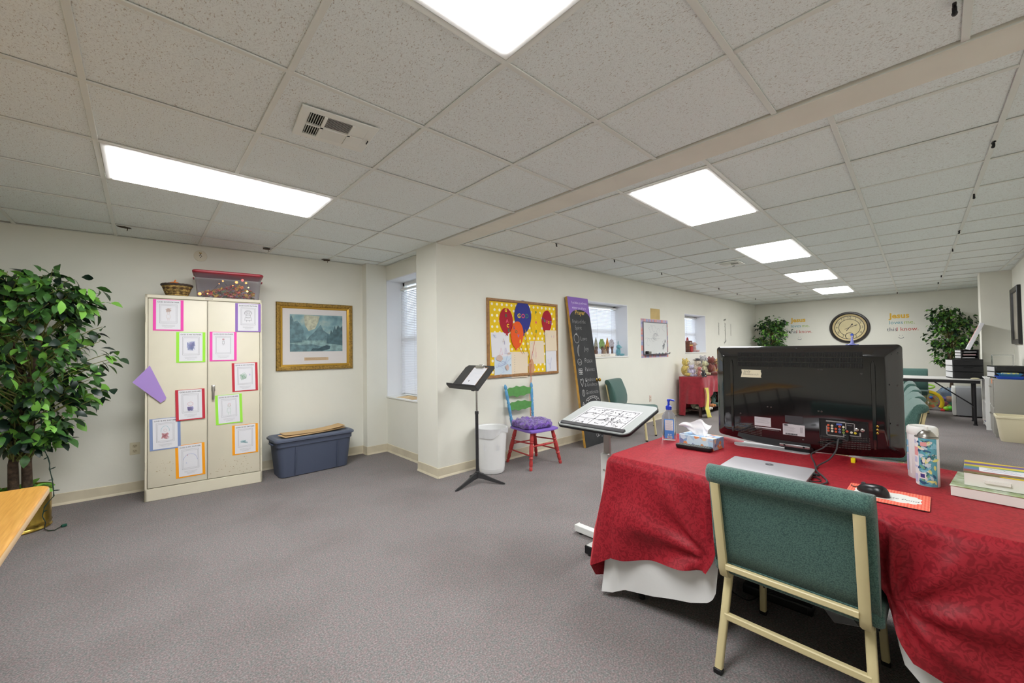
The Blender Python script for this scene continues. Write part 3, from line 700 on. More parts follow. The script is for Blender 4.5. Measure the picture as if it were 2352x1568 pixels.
landf([(.3, .3), (.36, .42), (.44, .52), (.5, .62), (.57, .74), (.62, .58), (.7, .5), (.8, .46), (.86, .3)], TEALS[0], -.0076)
landf([(.0, .3), (0, .02), (1, .02), (1, .3)], TEALS[4], -.0079)
landf([(0, .22), (0, .0), (.6, 0), (.7, .1), (.4, .2), (.18, .17)], TEALS[0], -.0081)
landf([(.68, .22), (.7, .5), (.74, .44), (.77, .6), (.8, .52), (.84, .72), (.87, .6), (.91, .74), (.95, .66), (1, .72), (1, .16), (.82, .2)], TEALS[2], -.0083)
landf([(0, .3), (.04, .34), (.1, .3), (.16, .36), (.22, .3), (.22, .25), (0, .23)], TEALS[1], -.0083)
landf([(.38, .02), (.42, .09), (.52, .08), (.6, .13), (.68, .17), (.76, .15), (.74, .06), (.62, .02)], TEALS[3], -.0085)
mb = MB(); mb.box((.005, -.0068, -.266), (.265, .0014, .036)); c_ = mb.build('caption_plate', mat('tan_caption', (204, 176, 140), .5), t, smooth=False)
mb = MB()
for k in range(2): mb.ribbon([(-.115+i*.012, -.258-k*.014+.0015*(i % 2)) for i in range(20)], .0022, -.0078)
mb.build('caption_lines', mat('brown_ink', (120, 90, 62), .7), c_, smooth=False)

# ---------------------------------------------------------------- blue-grey tote with cardboard
TOTE = mat('slate_blue_plastic', (78, 86, 106), .5, bump=(70, .06, .004)); TLID = mat('slate_blue_lid', (88, 96, 114), .45)
ta = math.atan2(4.784-4.68, 1.739-1.109)
tt = thing('storage_tote', 'slate blue lidded storage tote on the floor under the gold picture', 'storage tote', (1.40, 4.815, 0), ta*.2)
L0, D0, L1, D1, Hh = .70, .29, .77, .35, .375
mb = MB()
def trect(a, c, z, ins): # ribbed rounded outline
    return [Vector((x, y, z)) for x, y in rrect(a, c, .06, 5)]
mb.loft([trect(L0+(L1-L0)*f, D0+(D1-D0)*f, Hh*f, 0) for f in (0.02, .03, .5, .86)]+[trect(L1+.012, D1+.012, Hh*.87, 0), trect(L1+.016, D1+.016, Hh, 0)]); mb.build('bin', TOTE, tt)
mb = MB()
for sx in (-1, 1):
    mb.box((sx*.215, -(D0/2+D1/2)/2-.006, Hh*.43), (.008, .012, Hh*.80), bev=.003, rot=Euler((math.atan2((D1-D0)/2, Hh), 0, 0)).to_matrix())
mb.build('ribs', TOTE, tt, kind='stuff')
mb = MB(); mb.loft([trect(L1+.035, D1+.035, Hh, 0), trect(L1+.05, D1+.05, Hh+.006, 0), trect(L1+.05, D1+.05, Hh+.022, 0), trect(L1+.025, D1+.025, Hh+.034, 0), trect(L1-.04, D1-.04, Hh+.036, 0), trect(L1-.06, D1-.06, Hh+.026, 0)]); mb.build('lid', TLID, tt)
mb = MB()
for sx in (-1, 1): mb.box((sx*(L1/2+.012), 0, Hh-.03), (.03, .13, .014), bev=.005)
mb.build('handle', TOTE, tt)
KRAFT = mat('kraft_card', (206, 172, 124), .8, var=(9, .06)); KRAFTE = mat('kraft_pale', (222, 190, 140), .8)
for k, (z, rz, sc, lab) in enumerate(((.414, .12, 1, 'lower flat brown cardboard sheet on the blue tote lid'), (.421, .02, .96, 'upper bowed brown cardboard sheet on the blue tote lid'))):
    mb = MB(); L_, D_ = .66*sc, .20
    f = lambda u, v, h: Vector(((u-.5)*L_, (v-.5)*D_, .028*(2*u-1)**2*(1 if k else .4)*(1 if u > .5 else .3)+h))
    t2 = bmesh.new(); mb.grid(lambda u, v: f(u, v, 0), 10, 1); mb.grid(lambda u, v: f(u, v, .004), 10, 1); mb.build
    o = mb.build('cardboard_sheet', KRAFT if k else KRAFTE, smooth=False); o.location = (1.41+.01*k, 4.80+.03*k, z); o.rotation_euler = (0, 0, ta*.2+rz); tag(o, lab, 'cardboard')
# envelopes on the alcove window sill
for k, (y, rz, m_, lab) in enumerate(((4.62, .1, KRAFTE, 'manila envelope on the alcove window sill, farther one'), (4.42, -.12, KRAFT, 'manila envelope on the alcove window sill, nearer one'))):
    e = thing('manila_envelope', lab, 'envelope', (2.47, y, .719+.0015*k), rz)
    mb = MB(); mb.box((0, 0, 0), (.17, .24, .003), bev=.001, seg=1); mb.build('pouch', m_, e, smooth=False)
    mb = MB(); mb.slab([(-.085, .12), (.085, .12), (.05, .07), (-.05, .07)], .0015, .0022); mb.build('flap', KRAFT, e, smooth=False)

# ---------------------------------------------------------------- near wood table, left edge of the picture
OAK = mat('oak_laminate', (200, 146, 62), .38, c2=(184, 128, 50))
nt = OAK.node_tree; bs = nt.nodes['Principled BSDF']; tc = nt.nodes.new('ShaderNodeTexCoord'); mpn = nt.nodes.new('ShaderNodeMapping'); mpn.inputs['Scale'].default_value = (60, 3, 3); n1 = nt.nodes.new('ShaderNodeTexNoise'); n1.inputs['Scale'].default_value = 2.2; n1.inputs['Detail'].default_value = 4
nt.links.new(tc.outputs['Object'], mpn.inputs[0]); nt.links.new(mpn.outputs[0], n1.inputs['Vector']); rp = nt.nodes.new('ShaderNodeValToRGB'); nt.links.new(n1.outputs['Fac'], rp.inputs[0])
rp.color_ramp.elements[0].position = .3; rp.color_ramp.elements[0].color = rgb((184, 128, 48)); rp.color_ramp.elements[1].position = .7; rp.color_ramp.elements[1].color = rgb((212, 160, 76)); nt.links.new(rp.outputs[0], bs.inputs['Base Color'])
t = thing('wooden_table', 'oak topped table corner at the left edge of the photo', 'table', (-.91, 2.06, 0))
mb = MB(); ol = rrect(1.24, 1.24, .05, 5)
mb.loft([[Vector((x*s, y*s, z)) for x, y in ol] for s, z in ((.992, .742), (1.0, .738), (1.0, .712), (.996, .708))][::-1]); top = mb.build('tabletop', OAK, t, angle=60)
mb = MB(); mb.loft([[Vector((x*s, y*s, z)) for x, y in ol] for s, z in ((1.001, .712), (1.003, .716), (1.003, .733), (1.001, .737))], False, False); mb.build('edge_band', mat('pale_edge_band', (206, 176, 136), .5), top)
for sx in (-1, 1):
    for sy in (-1, 1):
        mb = MB(); mb.tube([(sx*.34, sy*.34, .708), (sx*.34, sy*.34, .02)], .019, 12); lg = mb.build('leg', mat('dark_leg', (52, 48, 46), .4), t)
        mb = MB(); mb.lathe([(.022, 0), (.022, .022), (.019, .024)], 12, (sx*.34, sy*.34, 0)); mb.build('foot', BLACKP, lg)
mb = MB()
for s_ in (-1, 1): mb.box((0, s_*.34, .685), (.68, .02, .045)); mb.box((s_*.34, 0, .685), (.02, .68, .045))
mb.build('apron', mat('dark_leg', (52, 48, 46), .4), t)

# ---------------------------------------------------------------- artificial ficus
LEAFM = [mat('leaf_dark', (42, 68, 40), .38, var=(30, .2)), mat('leaf_mid', (66, 112, 50), .4, var=(30, .2)), mat('leaf_deep', (26, 46, 34), .36), mat('leaf_light', (116, 172, 68), .42)]
BARK = mat('bark', (104, 84, 68), .85, var=(26, .4), bump=(40, .8, .01)); TWIG = mat('twig_green', (126, 130, 70), .7)
LEAFSH = []
for L_, W2, cup in ((.092, .050, .010), (.078, .048, .014), (.102, .054, .008)):
    prof = [(0, 0), (.25, .75), (.5, 1), (.75, .68), (.92, .25), (1, 0)]
    LEAFSH.append([(L_*a, W2/2*b_, cup*b_-.012*a*a*L_/.07) for a, b_ in prof])
def leaf_faces(mb, sh, M_):
    top = [mb.bm.verts.new(M_ @ Vector((a, b_, z))) for a, b_, z in sh[1:-1]]; bot = [mb.bm.verts.new(M_ @ Vector((a, -b_, z))) for a, b_, z in sh[1:-1]]
    mid = [mb.bm.verts.new(M_ @ Vector((a, 0, z-.5*abs(b_)*.3))) for a, b_, z in sh]
    F = mb.bm.faces.new; n = len(top)
    F((mid[0], mid[1], top[0])); F((mid[0], bot[0], mid[1]))
    for i in range(n-1): F((mid[i+1], mid[i+2], top[i+1], top[i])); F((mid[i+1], bot[i], bot[i+1], mid[i+2]))
    F((mid[n], mid[n+1], top[n-1])); F((mid[n], bot[n-1], mid[n+1]))
def leaf_meshes():
    out = []
    for m_ in LEAFM:
        for sh in LEAFSH:
            mb = MB(); leaf_faces(mb, sh, Matrix.Identity(4)); me = bpy.data.meshes.new('leaf'); mb.bm.to_mesh(me); mb.bm.free(); me.materials.append(m_)
            me.polygons.foreach_set('use_smooth', [True]*len(me.polygons)); out.append(me)
    return out
LM = leaf_meshes()
def ficus(label, loc, trunk, crown, ntw, per, seed, singles, scale=1.0, potf=None, near=None, group='artificial ficus plants'):
    t = thing('potted_ficus', label, 'plant', loc, group=None); r = random.Random(seed)
    for k, path in enumerate(trunk):
        mb = MB(); n = len(path); mb.tube(path, [.030*scale*(1-.55*i/(n-1)) for i in range(n)], 10); mb.build('trunk', BARK, t)
    leaves = []; mbT = MB()
    for k in range(ntw):
        cz, tip = crown(r); path = trunk[k % len(trunk)]; zs = min(max(cz, path[1][2]), path[-1][2]-.02)
        for a, c in zip(path, path[1:]):
            if a[2] <= zs <= c[2]: f = (zs-a[2])/(c[2]-a[2]); base = Vector(a).lerp(Vector(c), f)
        tip = Vector(tip); mid = base.lerp(tip, .55)+Vector((0, 0, .06*scale))
        pts = [base.lerp(mid, f).lerp(mid.lerp(tip, f), f) for f in (0, .25, .5, .75, 1)]
        mbT.tube(pts, [.006*scale, .005*scale, .004*scale, .003*scale, .002*scale], 5)
        out = (tip-base); out.z = 0; out = out.normalized() if out.length > 1e-4 else Vector((1, 0, 0))
        for q in range(per):
            f = r.uniform(.45, 1.03); c = base.lerp(mid, f).lerp(mid.lerp(tip, f), f) + Vector((r.gauss(0, .03), r.gauss(0, .03), r.gauss(0, .025)))*scale
            yaw = math.atan2(out.y, out.x)+r.gauss(0, .9); pitch = r.gauss(.55, .45); roll = r.gauss(0, .6); s_ = scale*r.uniform(.75, 1.15)
            M_ = Matrix.Translation(c) @ Euler((roll, pitch, yaw)).to_matrix().to_4x4() @ Matrix.Diagonal((s_, s_, s_, 1))
            leaves.append((c, M_, r.choice((0, 0, 1, 1, 1, 2, 2, 3) if r.random() < .7 else (1, 3)), r.randrange(3)))
    mbT.build('twigs', TWIG, t, kind='stuff')
    if near: leaves.sort(key=lambda q: (Vector(loc)+q[0]-near).length)
    for c, M_, im, ish in leaves[:singles]:
        o = bpy.data.objects.new('leaf', LM[im*3+ish]); COL.objects.link(o); o.parent = t; o.matrix_local = M_
    rest = [MB() for _ in LEAFM]
    for c, M_, im, ish in leaves[singles:]: leaf_faces(rest[im], LEAFSH[ish], M_)
    for im, mb in enumerate(rest):
        if len(mb.bm.faces): mb.build('foliage', LEAFM[im], t, kind='stuff')
        else: mb.bm.free()
    if potf: potf(t)
    return t
def brass_pot(t):
    mb = MB(); R = .165
    prof = [(R-.012, .0), (R-.004, .004), (R, .012), (R-.004, .02), (R-.008, .026), (R-.002, .045), (R-.007, .058), (R-.006, .25), (R-.001, .262), (R-.006, .272), (R, .30), (R+.004, .306), (R-.006, .308), (R-.012, .26), (R-.012, .25)]
    mb.lathe(prof, 40, cap1=True); mb.build('pot', mat('brass_pot', (186, 158, 76), .2, metal=.95, bump=(9, .12, .01)), t, label='shiny brass pot')
    mb = MB(); mb.lathe([(.002, .262), (R-.015, .258)], 24, cap0=False, cap1=False); mb.build('moss', mat('moss', (70, 86, 44), .95, var=(50, .5), bump=(60, 1, .02)), t)
    r = random.Random(2)
    for k in range(60):
        a = r.uniform(0, 6.28); rr = r.uniform(.04, .13); s_ = r.uniform(.55, .95)
        o = bpy.data.objects.new('base_leaf', LM[r.choice((3, 10, 10, 9, 11, 4))]); COL.objects.link(o); o.parent = t
        o.matrix_local = Matrix.Translation((rr*math.cos(a), rr*math.sin(a), .275+r.uniform(0, .02))) @ Euler((r.gauss(0, .5), r.uniform(-.7, .1), a+r.gauss(0, .6))).to_matrix().to_4x4() @ Matrix.Diagonal((s_, s_*1.2, s_, 1))
def crown_big(r):
    z = r.uniform(.66, 1.98); u = (z-.66)/1.32
    R = .22+.40*math.sin(PI*min(1, .08+.74*u))**.9 if u < .95 else .34
    R *= .92 if z > 1.45 else 1
    a = r.uniform(0, 2*PI); rr = R*math.sqrt(r.uniform(.12, 1))
    x, y = rr*math.cos(a)*.90, rr*math.sin(a)*.70-.05
    return max(.5, z-.28), (x, y, z)
PLX, PLY = -.665, 4.74
ficus('large artificial ficus in a brass pot at the left wall', (PLX, PLY, 0), [[(-.03, 0, .25), (-.035, 0, .5), (.0, .02, .8), (.05, .0, 1.15), (.10, -.02, 1.5), (.13, 0, 1.75)], [(.035, .01, .25), (.03, .0, .5), (.05, .0, .8), (.0, .03, 1.1), (-.06, .02, 1.45), (-.1, .0, 1.7)]],
      crown_big, 200, 10, 21, 300, 1.0, brass_pot, Vector((0, 0, 1.3)))
# string of unlit mini lights hanging down from the ficus
WIREG = mat('dark_green_wire', (30, 52, 42), .5)
t = thing('mini_light_string', 'dark green string of mini lights trailing from the ficus to the floor', 'string lights', (0, 0, 0))
pts = [at_y(88, 940, 4.66), at_y(95, 985, 4.60), at_y(101, 1015, 4.58), at_y(103, 1035, 4.57), at_y(112, 1065, 4.55), at_y(119, 1090, 4.54), at_y(122, 1112, 4.53), at_y(121, 1140, 4.52), at_y(104, 1165, 4.50), at_y(97, 1185, 4.49), at_y(103, 1200, 4.48), at_z(104, 1214, .006), at_z(112, 1219, .006), at_z(125, 1217, .006), at_z(140, 1209, .008)]
sm = []
for i in range(len(pts)-1):
    for f in (0, .5): 
        p = pts[i].lerp(pts[i+1], f); sm.append(p+Vector((.004*math.sin(i*2.1+f*3), .003*math.cos(i*1.7), 0)))
sm.append(pts[-1]); mb = MB(); mb.tube(sm, .0026, 5); mb.tube([p+Vector((.004*math.sin(k*1.9), .003*math.cos(k*2.3), .002)) for k, p in enumerate(sm)], .0022, 5); mb.build('wire', WIREG, t)
for k, (i, dx, dz) in enumerate(((3, -.02, -.015), (5, -.018, -.02), (7, -.02, -.012), (9, .03, .012), (11, -.018, .0), (13, .032, -.004), (17, .02, .01))):
    mb = MB(); p = sm[i]; q = p+Vector((dx, -.004, dz)); mb.tube([p, p.lerp(q, .6), q], [.0035, .0045, .0015], 6); mb.build('mini_bulb', WIREG, t)
mb = MB(); p = at_z(147, 1206, .012); mb.box(p, (.03, .018, .02), bev=.004, rot=Euler((0, 0, .5)).to_matrix()); mb.build('plug', mat('green_plug', (20, 74, 58), .4), t)
# ================================================================ along the window wall
CHROME2 = mat('chrome_tube', (200, 200, 202), .18, metal=1)
STANDB = mat('stand_black', (50, 50, 52), .45, var=(60, .15))
# ---------------------------------------------------------------- music stand, clipboard
t = thing('music_stand', 'black metal music stand with tripod foot in front of the wall pillar', 'music stand', (2.426, 3.133, 0))
for k, tgt in enumerate(((2.125, 3.079), (2.582, 2.903), (2.481, 3.33))):
    v = Vector((tgt[0]-2.426, tgt[1]-3.133, 0)); L = v.length; d = v/L; n = Vector((-d.y, d.x, 0)); mb = MB(); rings = []
    for f, wdt, zl, zh in ((0, .042, .05, .105), (.2, .036, .045, .092), (.45, .028, .028, .062), (.7, .022, .012, .038), (.92, .018, .002, .02), (1, .012, .001, .012)):
        c = d*L*f; rings.append([c+n*wdt*.5+Vector((0, 0, zl)), c+n*wdt*.32+Vector((0, 0, zh)), c-n*wdt*.32+Vector((0, 0, zh)), c-n*wdt*.5+Vector((0, 0, zl))])
    mb.loft(rings); mb.build('tripod_foot', STANDB, t, angle=30)
mb = MB(); mb.lathe([(.019, .05), (.021, .11), (.0155, .115), (.0155, .67), (.018, .672), (.019, .685), (.018, .70), (.009, .702)], 20); mb.build('lower_tube', STANDB, t)
mb = MB(); mb.lathe([(.0095, .69), (.0095, .93)], 16); mb.build('upper_tube', CHROME2, t)
lp, tp = Vector((2.305-2.426, 0, .925)), Vector((2.53-2.426, 0, 1.145)); dv = (tp-lp).normalized(); nv = Vector((-dv.z, 0, dv.x)); YC = 3.185-3.133; HW = .235
desk = empty('desk_frame')
def dk(u, v, n): return lp+dv*v+nv*n+Vector((0, YC-u, 0))       # u to the right seen from the front, v up the desk
LV = (tp-lp).length
mb = MB(); ol = [(-HW, 0), (HW, 0), (HW, LV-.03), (HW-.03, LV), (-HW+.03, LV), (-HW, LV-.03)]
mb.loft([[dk(u, v, 0) for u, v in ol], [dk(u, v, -.003) for u, v in ol]]); mb.build('desk_plate', STANDB, t, smooth=False)
mb = MB(); pr_ = [(0, 0), (0, .05), (.012, .062), (.008, .064), (-.004, .05), (-.004, -.002)]
mb.loft([[dk(u, v, n) for v, n in pr_] for u in (-HW-.004, HW+.004)]); mb.build('ledge', STANDB, t, smooth=False)
mb = MB(); mb.bar([Vector((0, YC, .90)), dk(0, LV*.3, -.012)], .05, .02, (0, 1, 0)); mb.ball(dk(0, LV*.32, -.016), .024, 12, 8); mb.build('tilt_bracket', STANDB, t)
bpy.data.objects.remove(desk)
cb = thing('clipboard', 'brown clipboard with white paper resting on the black music stand', 'clipboard', (2.426, 3.133, 0))
uc = .03
def cbp(u, v, n): return dk(uc+u, v, n)
mb = MB(); ol = rrect(.229, .285, .012, 3, 0, .150); mb.loft([[cbp(u, v, .001) for u, v in ol], [cbp(u, v, .004) for u, v in ol]]); mb.build('clipboard_panel', mat('hardboard', (126, 100, 78), .6, var=(50, .15)), cb, smooth=False)
mb = MB(); ol = [(-.105, .012), (.108, .010), (.108, .276), (-.105, .278)]; mb.loft([[cbp(u, v, .0048) for u, v in ol], [cbp(u, v, .006) for u, v in ol]]); mb.build('paper_sheet', PAPER, cb, smooth=False)
mb = MB()
for k in range(13):
    v = .04+k*.016; mb.loft([[cbp(-.09, v, .0064), cbp(.09, v, .0064)], [cbp(-.09, v+.0014, .0064), cbp(.09, v+.0014, .0064)]], False, False, False)
mb.build('ruled_lines', mat('pale_blue_ink', (190, 196, 216), .8), cb, smooth=False)
mb = MB(); mb.loft([[cbp(u, v, n) for u, n in ((-.06, .005), (.06, .005), (.05, .020), (-.05, .020))] for v in (.262, .278, .292)]); mb.tube([cbp(-.03, .292, .022), cbp(-.03, .308, .020), cbp(.03, .308, .020), cbp(.03, .292, .022)], .003, 6); mb.lathe([(.008, 0), (.008, .12)], 10, axis=(cbp(-.06, .28, .022), cbp(-.06, .28, .022)+Vector((0, -1, 0)))); mb.build('metal_clip', CHROME, cb)

# ---------------------------------------------------------------- white bin with liner
t = thing('waste_bin', 'round white plastic waste bin with a clear liner beside the painted chair', 'bin', (2.765, 3.315, 0))
BINM = mat('white_bin_plastic', (236, 237, 236), .4)
mb = MB(); mb.lathe([(.002, .004), (.128, .004), (.134, .012), (.137, .05), (.139, .052), (.162, .43), (.164, .44), (.169, .455), (.173, .462), (.173, .472), (.166, .474), (.160, .468), (.158, .43), (.134, .016), (.002, .012)], 40); mb.build('bucket', BINM, t)
LIN = mat('bin_liner', (240, 241, 242), .3, trans=.35, ior=1.1)
r = random.Random(4); ph = [r.uniform(0, 6) for _ in range(6)]
def liner(u, v):
    a = 2*PI*u; wob = .004*math.sin(7*a+ph[0])+.003*math.sin(13*a+ph[1]+6*v)+.0025*math.sin(23*a+ph[2]+9*v)
    if v < .5:
        f = v/.5; rr, z = (.150+.012*f), .25+.222*f; wob *= .8*(1-f)+.1
    else:
        f = (v-.5)/.5; z = .478-(.075+.03*math.sin(2*a+ph[3])+.012*math.sin(5*a))*f; rr = .176-.010*f+abs(wob)*f*1.4
    return Vector(((rr+wob*.5)*math.cos(a), (rr+wob*.5)*math.sin(a), z))
mb = MB(); mb.grid(liner, 72, 14, True); mb.build('bag_liner', LIN, t)

# ---------------------------------------------------------------- painted wooden chair and plush cushion
CR_ = mat('red_chair_paint', (190, 62, 60), .45, var=(30, .1)); CB_ = mat('blue_chair_paint', (92, 160, 206), .45, var=(30, .1)); CG_ = mat('green_chair_paint', (96, 158, 84), .45, var=(20, .06)); CP_ = mat('purple_chair_paint', (134, 104, 196), .45)
pch = thing('painted_chair', 'hand painted wooden chair with red legs, purple seat and blue posts', 'chair', (3.29, 3.20, 0), -.10)
SEAT = .42
mb = MB(); ol = [(-.20, -.20), (-.12, -.222), (.12, -.222), (.20, -.20), (.205, -.10), (.185, .19), (.15, .205), (-.15, .205), (-.185, .19), (-.205, -.10)]
mb.loft([[Vector((x*s, y*s, z)) for x, y in ol] for s, z in ((.96, SEAT-.028), (1, SEAT-.022), (1, SEAT-.006), (.97, SEAT))]); mb.build('seat', CP_, pch)
TURN = [(.013, 0), (.015, .04), (.018, .16), (.020, .22), (.014, .25), (.021, .28), (.014, .31), (.019, .36), (.020, .5), (.019, .6), (.013, .64), (.020, .68), (.013, .72), (.017, .80), (.015, .88), (.011, .9), (.016, .93), (.012, 1)]
LEG = {}
for nm, a, c in (('fl', (-.15, -.155, SEAT-.025), (-.215, -.205, 0)), ('fr', (.15, -.155, SEAT-.025), (.235, -.195, 0)), ('rl', (-.135, .15, SEAT-.025), (-.20, .235, 0)), ('rr', (.135, .15, SEAT-.025), (.225, .215, 0))):
    mb = MB(); mb.lathe([(q*1.22, z) for q, z in TURN], 12, axis=(a, c)); mb.build('leg', CR_, pch); LEG[nm] = (Vector(a), Vector(c))
def lp_(n, f): return LEG[n][0].lerp(LEG[n][1], f)
TS = [(.007, 0), (.008, .1), (.013, .45), (.009, .48), (.014, .5), (.009, .52), (.013, .55), (.008, .9), (.007, 1)]; PL_ = [(.008, 0), (.008, 1)]
for a, c, fa, fc, pf in (('fl', 'fr', .38, .38, TS), ('fl', 'rl', .3, .36, PL_), ('fr', 'rr', .3, .36, PL_), ('fl', 'rl', .62, .62, PL_), ('fr', 'rr', .58, .6, PL_), ('rl', 'rr', .45, .45, PL_)):
    mb = MB(); mb.lathe(pf, 10, axis=(lp_(a, fa), lp_(c, fc))); mb.build('stretcher', CR_, pch)
PT = [(.012, 0), (.017, .05), (.018, .2), (.013, .23), (.019, .26), (.013, .29), (.018, .33), (.018, .5), (.013, .53), (.019, .56), (.013, .6), (.018, .65), (.018, .84), (.012, .87), (.019, .91), (.016, .96), (.006, 1)]
PB = {}
for sx in (-1, 1):
    a, c = (sx*.155, .185, SEAT-.01), (sx*.20, .262, .895); mb = MB(); mb.lathe(PT, 12, axis=(a, c)); mb.build('back_post', CB_, pch); PB[sx] = (Vector(a), Vector(c))
for f0, hgt in ((.80, .072), (.46, .066)):
    a, c = PB[-1][0].lerp(PB[-1][1], f0), PB[1][0].lerp(PB[1][1], f0); mb = MB(); rings = []; n = 40
    for k in range(n+1):
        u = k/n; p = a.lerp(c, u)+Vector((0, .022*math.sin(PI*u), 0)); x = abs(2*u-1)
        up = hgt*(.62+.38*(1-x**2))*(1-.20*abs(math.cos(PI*u*3.5))); dn = hgt*(.55+.42*(1-x)**1.2)*(1-.24*abs(math.cos(PI*u*3.5)))
        if x > .9: up *= .8; dn *= .8
        rings.append([p+Vector((0, -.005, up)), p+Vector((0, .005, up)), p+Vector((0, .005, -dn)), p+Vector((0, -.005, -dn))])
    mb.loft(rings); mb.build('scalloped_slat', CG_, pch)
PLUSHP = mat('purple_plush', (140, 92, 212), .9, var=(26, .35), bump=(70, 1, .02), sheen=.6)
r = random.Random(6); ph = [r.uniform(0, 6) for _ in range(8)]
def cush(u, v):
    a = 2*PI*u; b_ = PI*v-PI/2; sg = lambda q, e: math.copysign(abs(q)**e, q)
    x = .205*sg(math.cos(a), .55)*sg(math.cos(b_), .5); y = .19*sg(math.sin(a), .55)*sg(math.cos(b_), .5); z = .038*sg(math.sin(b_), .8)
    k = .010*math.sin(9*x*10+ph[0]+3*math.sin(y*22))+.006*math.sin(24*x+31*y+ph[1])+.006*math.sin(40*y-17*x+ph[2])
    edge = max(0, -y-.04)*.9+max(0, -x-.08)*.4
    return Vector((x*(1+.06*math.sin(5*a+ph[3])), y*(1+.05*math.sin(4*a+ph[4])), max(-.034, z+k*(1+2*edge)*(1 if b_ > -.6 else .2)+.02*(1 if b_ > 0 else 0)*(.5+y*2))))
mb = MB(); mb.grid(cush, 64, 26, True); o = mb.build('seat_cushion', PLUSHP, angle=180); o.location = (3.275, 3.20, SEAT+.037); o.rotation_euler = (0, 0, -.16); tag(o, 'crumpled purple plush cushion on the painted chair', 'cushion')

# ---------------------------------------------------------------- bulletin board
X0, X1, Z0, Z1 = 2.876, 4.093, .978, 1.899
BW, BH = X1-X0, Z1-Z0
t = thing('bulletin_board', 'oak framed bulletin board covered in yellow polka dot paper', 'bulletin board', ((X0+X1)/2, WY, (Z0+Z1)/2))
OAKF = mat('oak_frame', (166, 122, 76), .5, var=(30, .15))
mb = MB(); frame_ring(mb, BW, BH, [(0, 0), (0, .024), (.006, .03), (.026, .028), (.034, .018), (.034, .012)]); mb.build('frame', OAKF, t, angle=25)
YEL = mat('yellow_backing', (238, 200, 14), .7)
mb = MB(); mb.box((0, -.009, 0), (BW-.06, .012, BH-.06)); mb.build('cover_paper', YEL, t, smooth=False)
mb = MB(); s = .0765
for i in range(-9, 10):
    for j in range(-7, 8):
        x, z = i*s+(s/2 if j % 2 else 0), j*s*.86
        if abs(x) < BW/2-.045 and abs(z) < BH/2-.045: mb.face([(x+.0165*math.cos(k*PI/7), -.0155, z+.0165*math.sin(k*PI/7)) for k in range(14)])
mb.build('white_dots', mat('dot_white', (248, 240, 214), .7), t, smooth=False, kind='stuff')
def onb(px, py): 
    p = at_y(px, py, WY-.02); return p.x, p.z
def poly_card(mb, pts, y0, y1): mb.prism(pts, y0, y1)
def balloon(name, label, ctr, rx, rz, colr, letters, scal=0, tail=True, rot=0.0, lay=0):
    cx, cz = ctr; tb = thing('paper_balloon', label, 'paper cut-out', (cx, WY-.0165-.0025*lay, cz), 0, 'paper balloons on the bulletin board', rot=(0, rot, 0))
    pts = []
    for k in range(48):
        a = 2*PI*k/48+PI/2; q = 1+scal*abs(math.sin(a*3.5)); taper = 1-.16*max(0, -math.sin(a))
        pts.append((rx*math.cos(a)*taper*q, rz*math.sin(a)*q))
    lo = [i for i, p in enumerate(pts) if p[1] < -.955*rz]
    if tail:
        i0, i1 = lo[0], lo[-1]; pts = pts[:i0]+[(-rx*.10, -rz*.98), (-rx*.20, -rz*1.12), (-.2*rx*.2, -rz*1.06), (rx*.05, -rz*1.14), (rx*.16, -rz*1.10), (rx*.10, -rz*.98)]+pts[i1+1:]
    mb = MB(); mb.prism(pts, -.0015, .0005); mb.build('card_shape', mat('balloon_'+name, colr, .8), tb, smooth=False)
    for ch, dx, dz, c, sz in letters: txt(ch, sz, mat('letter_'+c, LET[c], .8), tb, dx, dz, -.0022, name='letter', thin=.0018)
    return tb
LET = {'yellow': (240, 214, 40), 'green': (48, 110, 74), 'pink': (232, 92, 116), 'teal': (74, 130, 110), 'lime': (150, 196, 120), 'blue': (72, 82, 150), 'orange': (236, 120, 60), 'purple': (130, 120, 190)}
balloon('dark_red', 'red paper balloon lettered GRACE at the left of the bulletin board', onb(1163, 737), .108, .155, (168, 28, 46), [('G', .0, .125, 'yellow', .05), ('R', .0, .062, 'green', .055), ('A', .012, .0, 'pink', .055), ('C', .02, -.058, 'yellow', .055), ('E', .03, -.112, 'green', .05)], rot=-.05, lay=1)
balloon('navy', 'big dark blue paper balloon lettered GOD at the top of the bulletin board', onb(1201, 728), .145, .205, (52, 56, 136), [('G', -.07, .01, 'yellow', .075), ('O', .0, .01, 'pink', .075), ('D', .068, .012, 'teal', .075)], lay=2)
balloon('orange', 'orange paper balloon lettered LOVE overlapping the red and blue ones', onb(1187, 769), .105, .165, (232, 92, 32), [('L', -.055, .082, 'blue', .05), ('O', -.018, .035, 'green', .05), ('V', .02, -.012, 'purple', .05), ('E', .055, -.075, 'yellow', .055)], rot=.08, lay=4)
balloon('gold', 'yellow scalloped paper balloon lettered PEACE beside the blue one', onb(1231, 741), .095, .175, (234, 190, 10), [('P', .0, .125, 'green', .05), ('E', .0, .065, 'yellow', .05), ('A', .0, .005, 'pink', .055), ('C', .0, -.055, 'yellow', .05), ('E', .0, -.115, 'green', .05)], scal=.09, tail=False, lay=1)
balloon('dark_red', 'red paper balloon lettered TRUST at the right of the bulletin board', onb(1256, 739), .095, .145, (168, 28, 46), [('T', -.075, .02, 'blue', .05), ('R', -.04, .008, 'teal', .05), ('U', .0, .0, 'pink', .05), ('S', .038, -.004, 'yellow', .05), ('T', .075, -.006, 'purple', .05)], scal=.05, rot=.06, lay=1)
MAN = mat('manila_drawing_paper', (232, 216, 190), .85); LBL = mat('pale_blue_print', (206, 222, 234), .8)
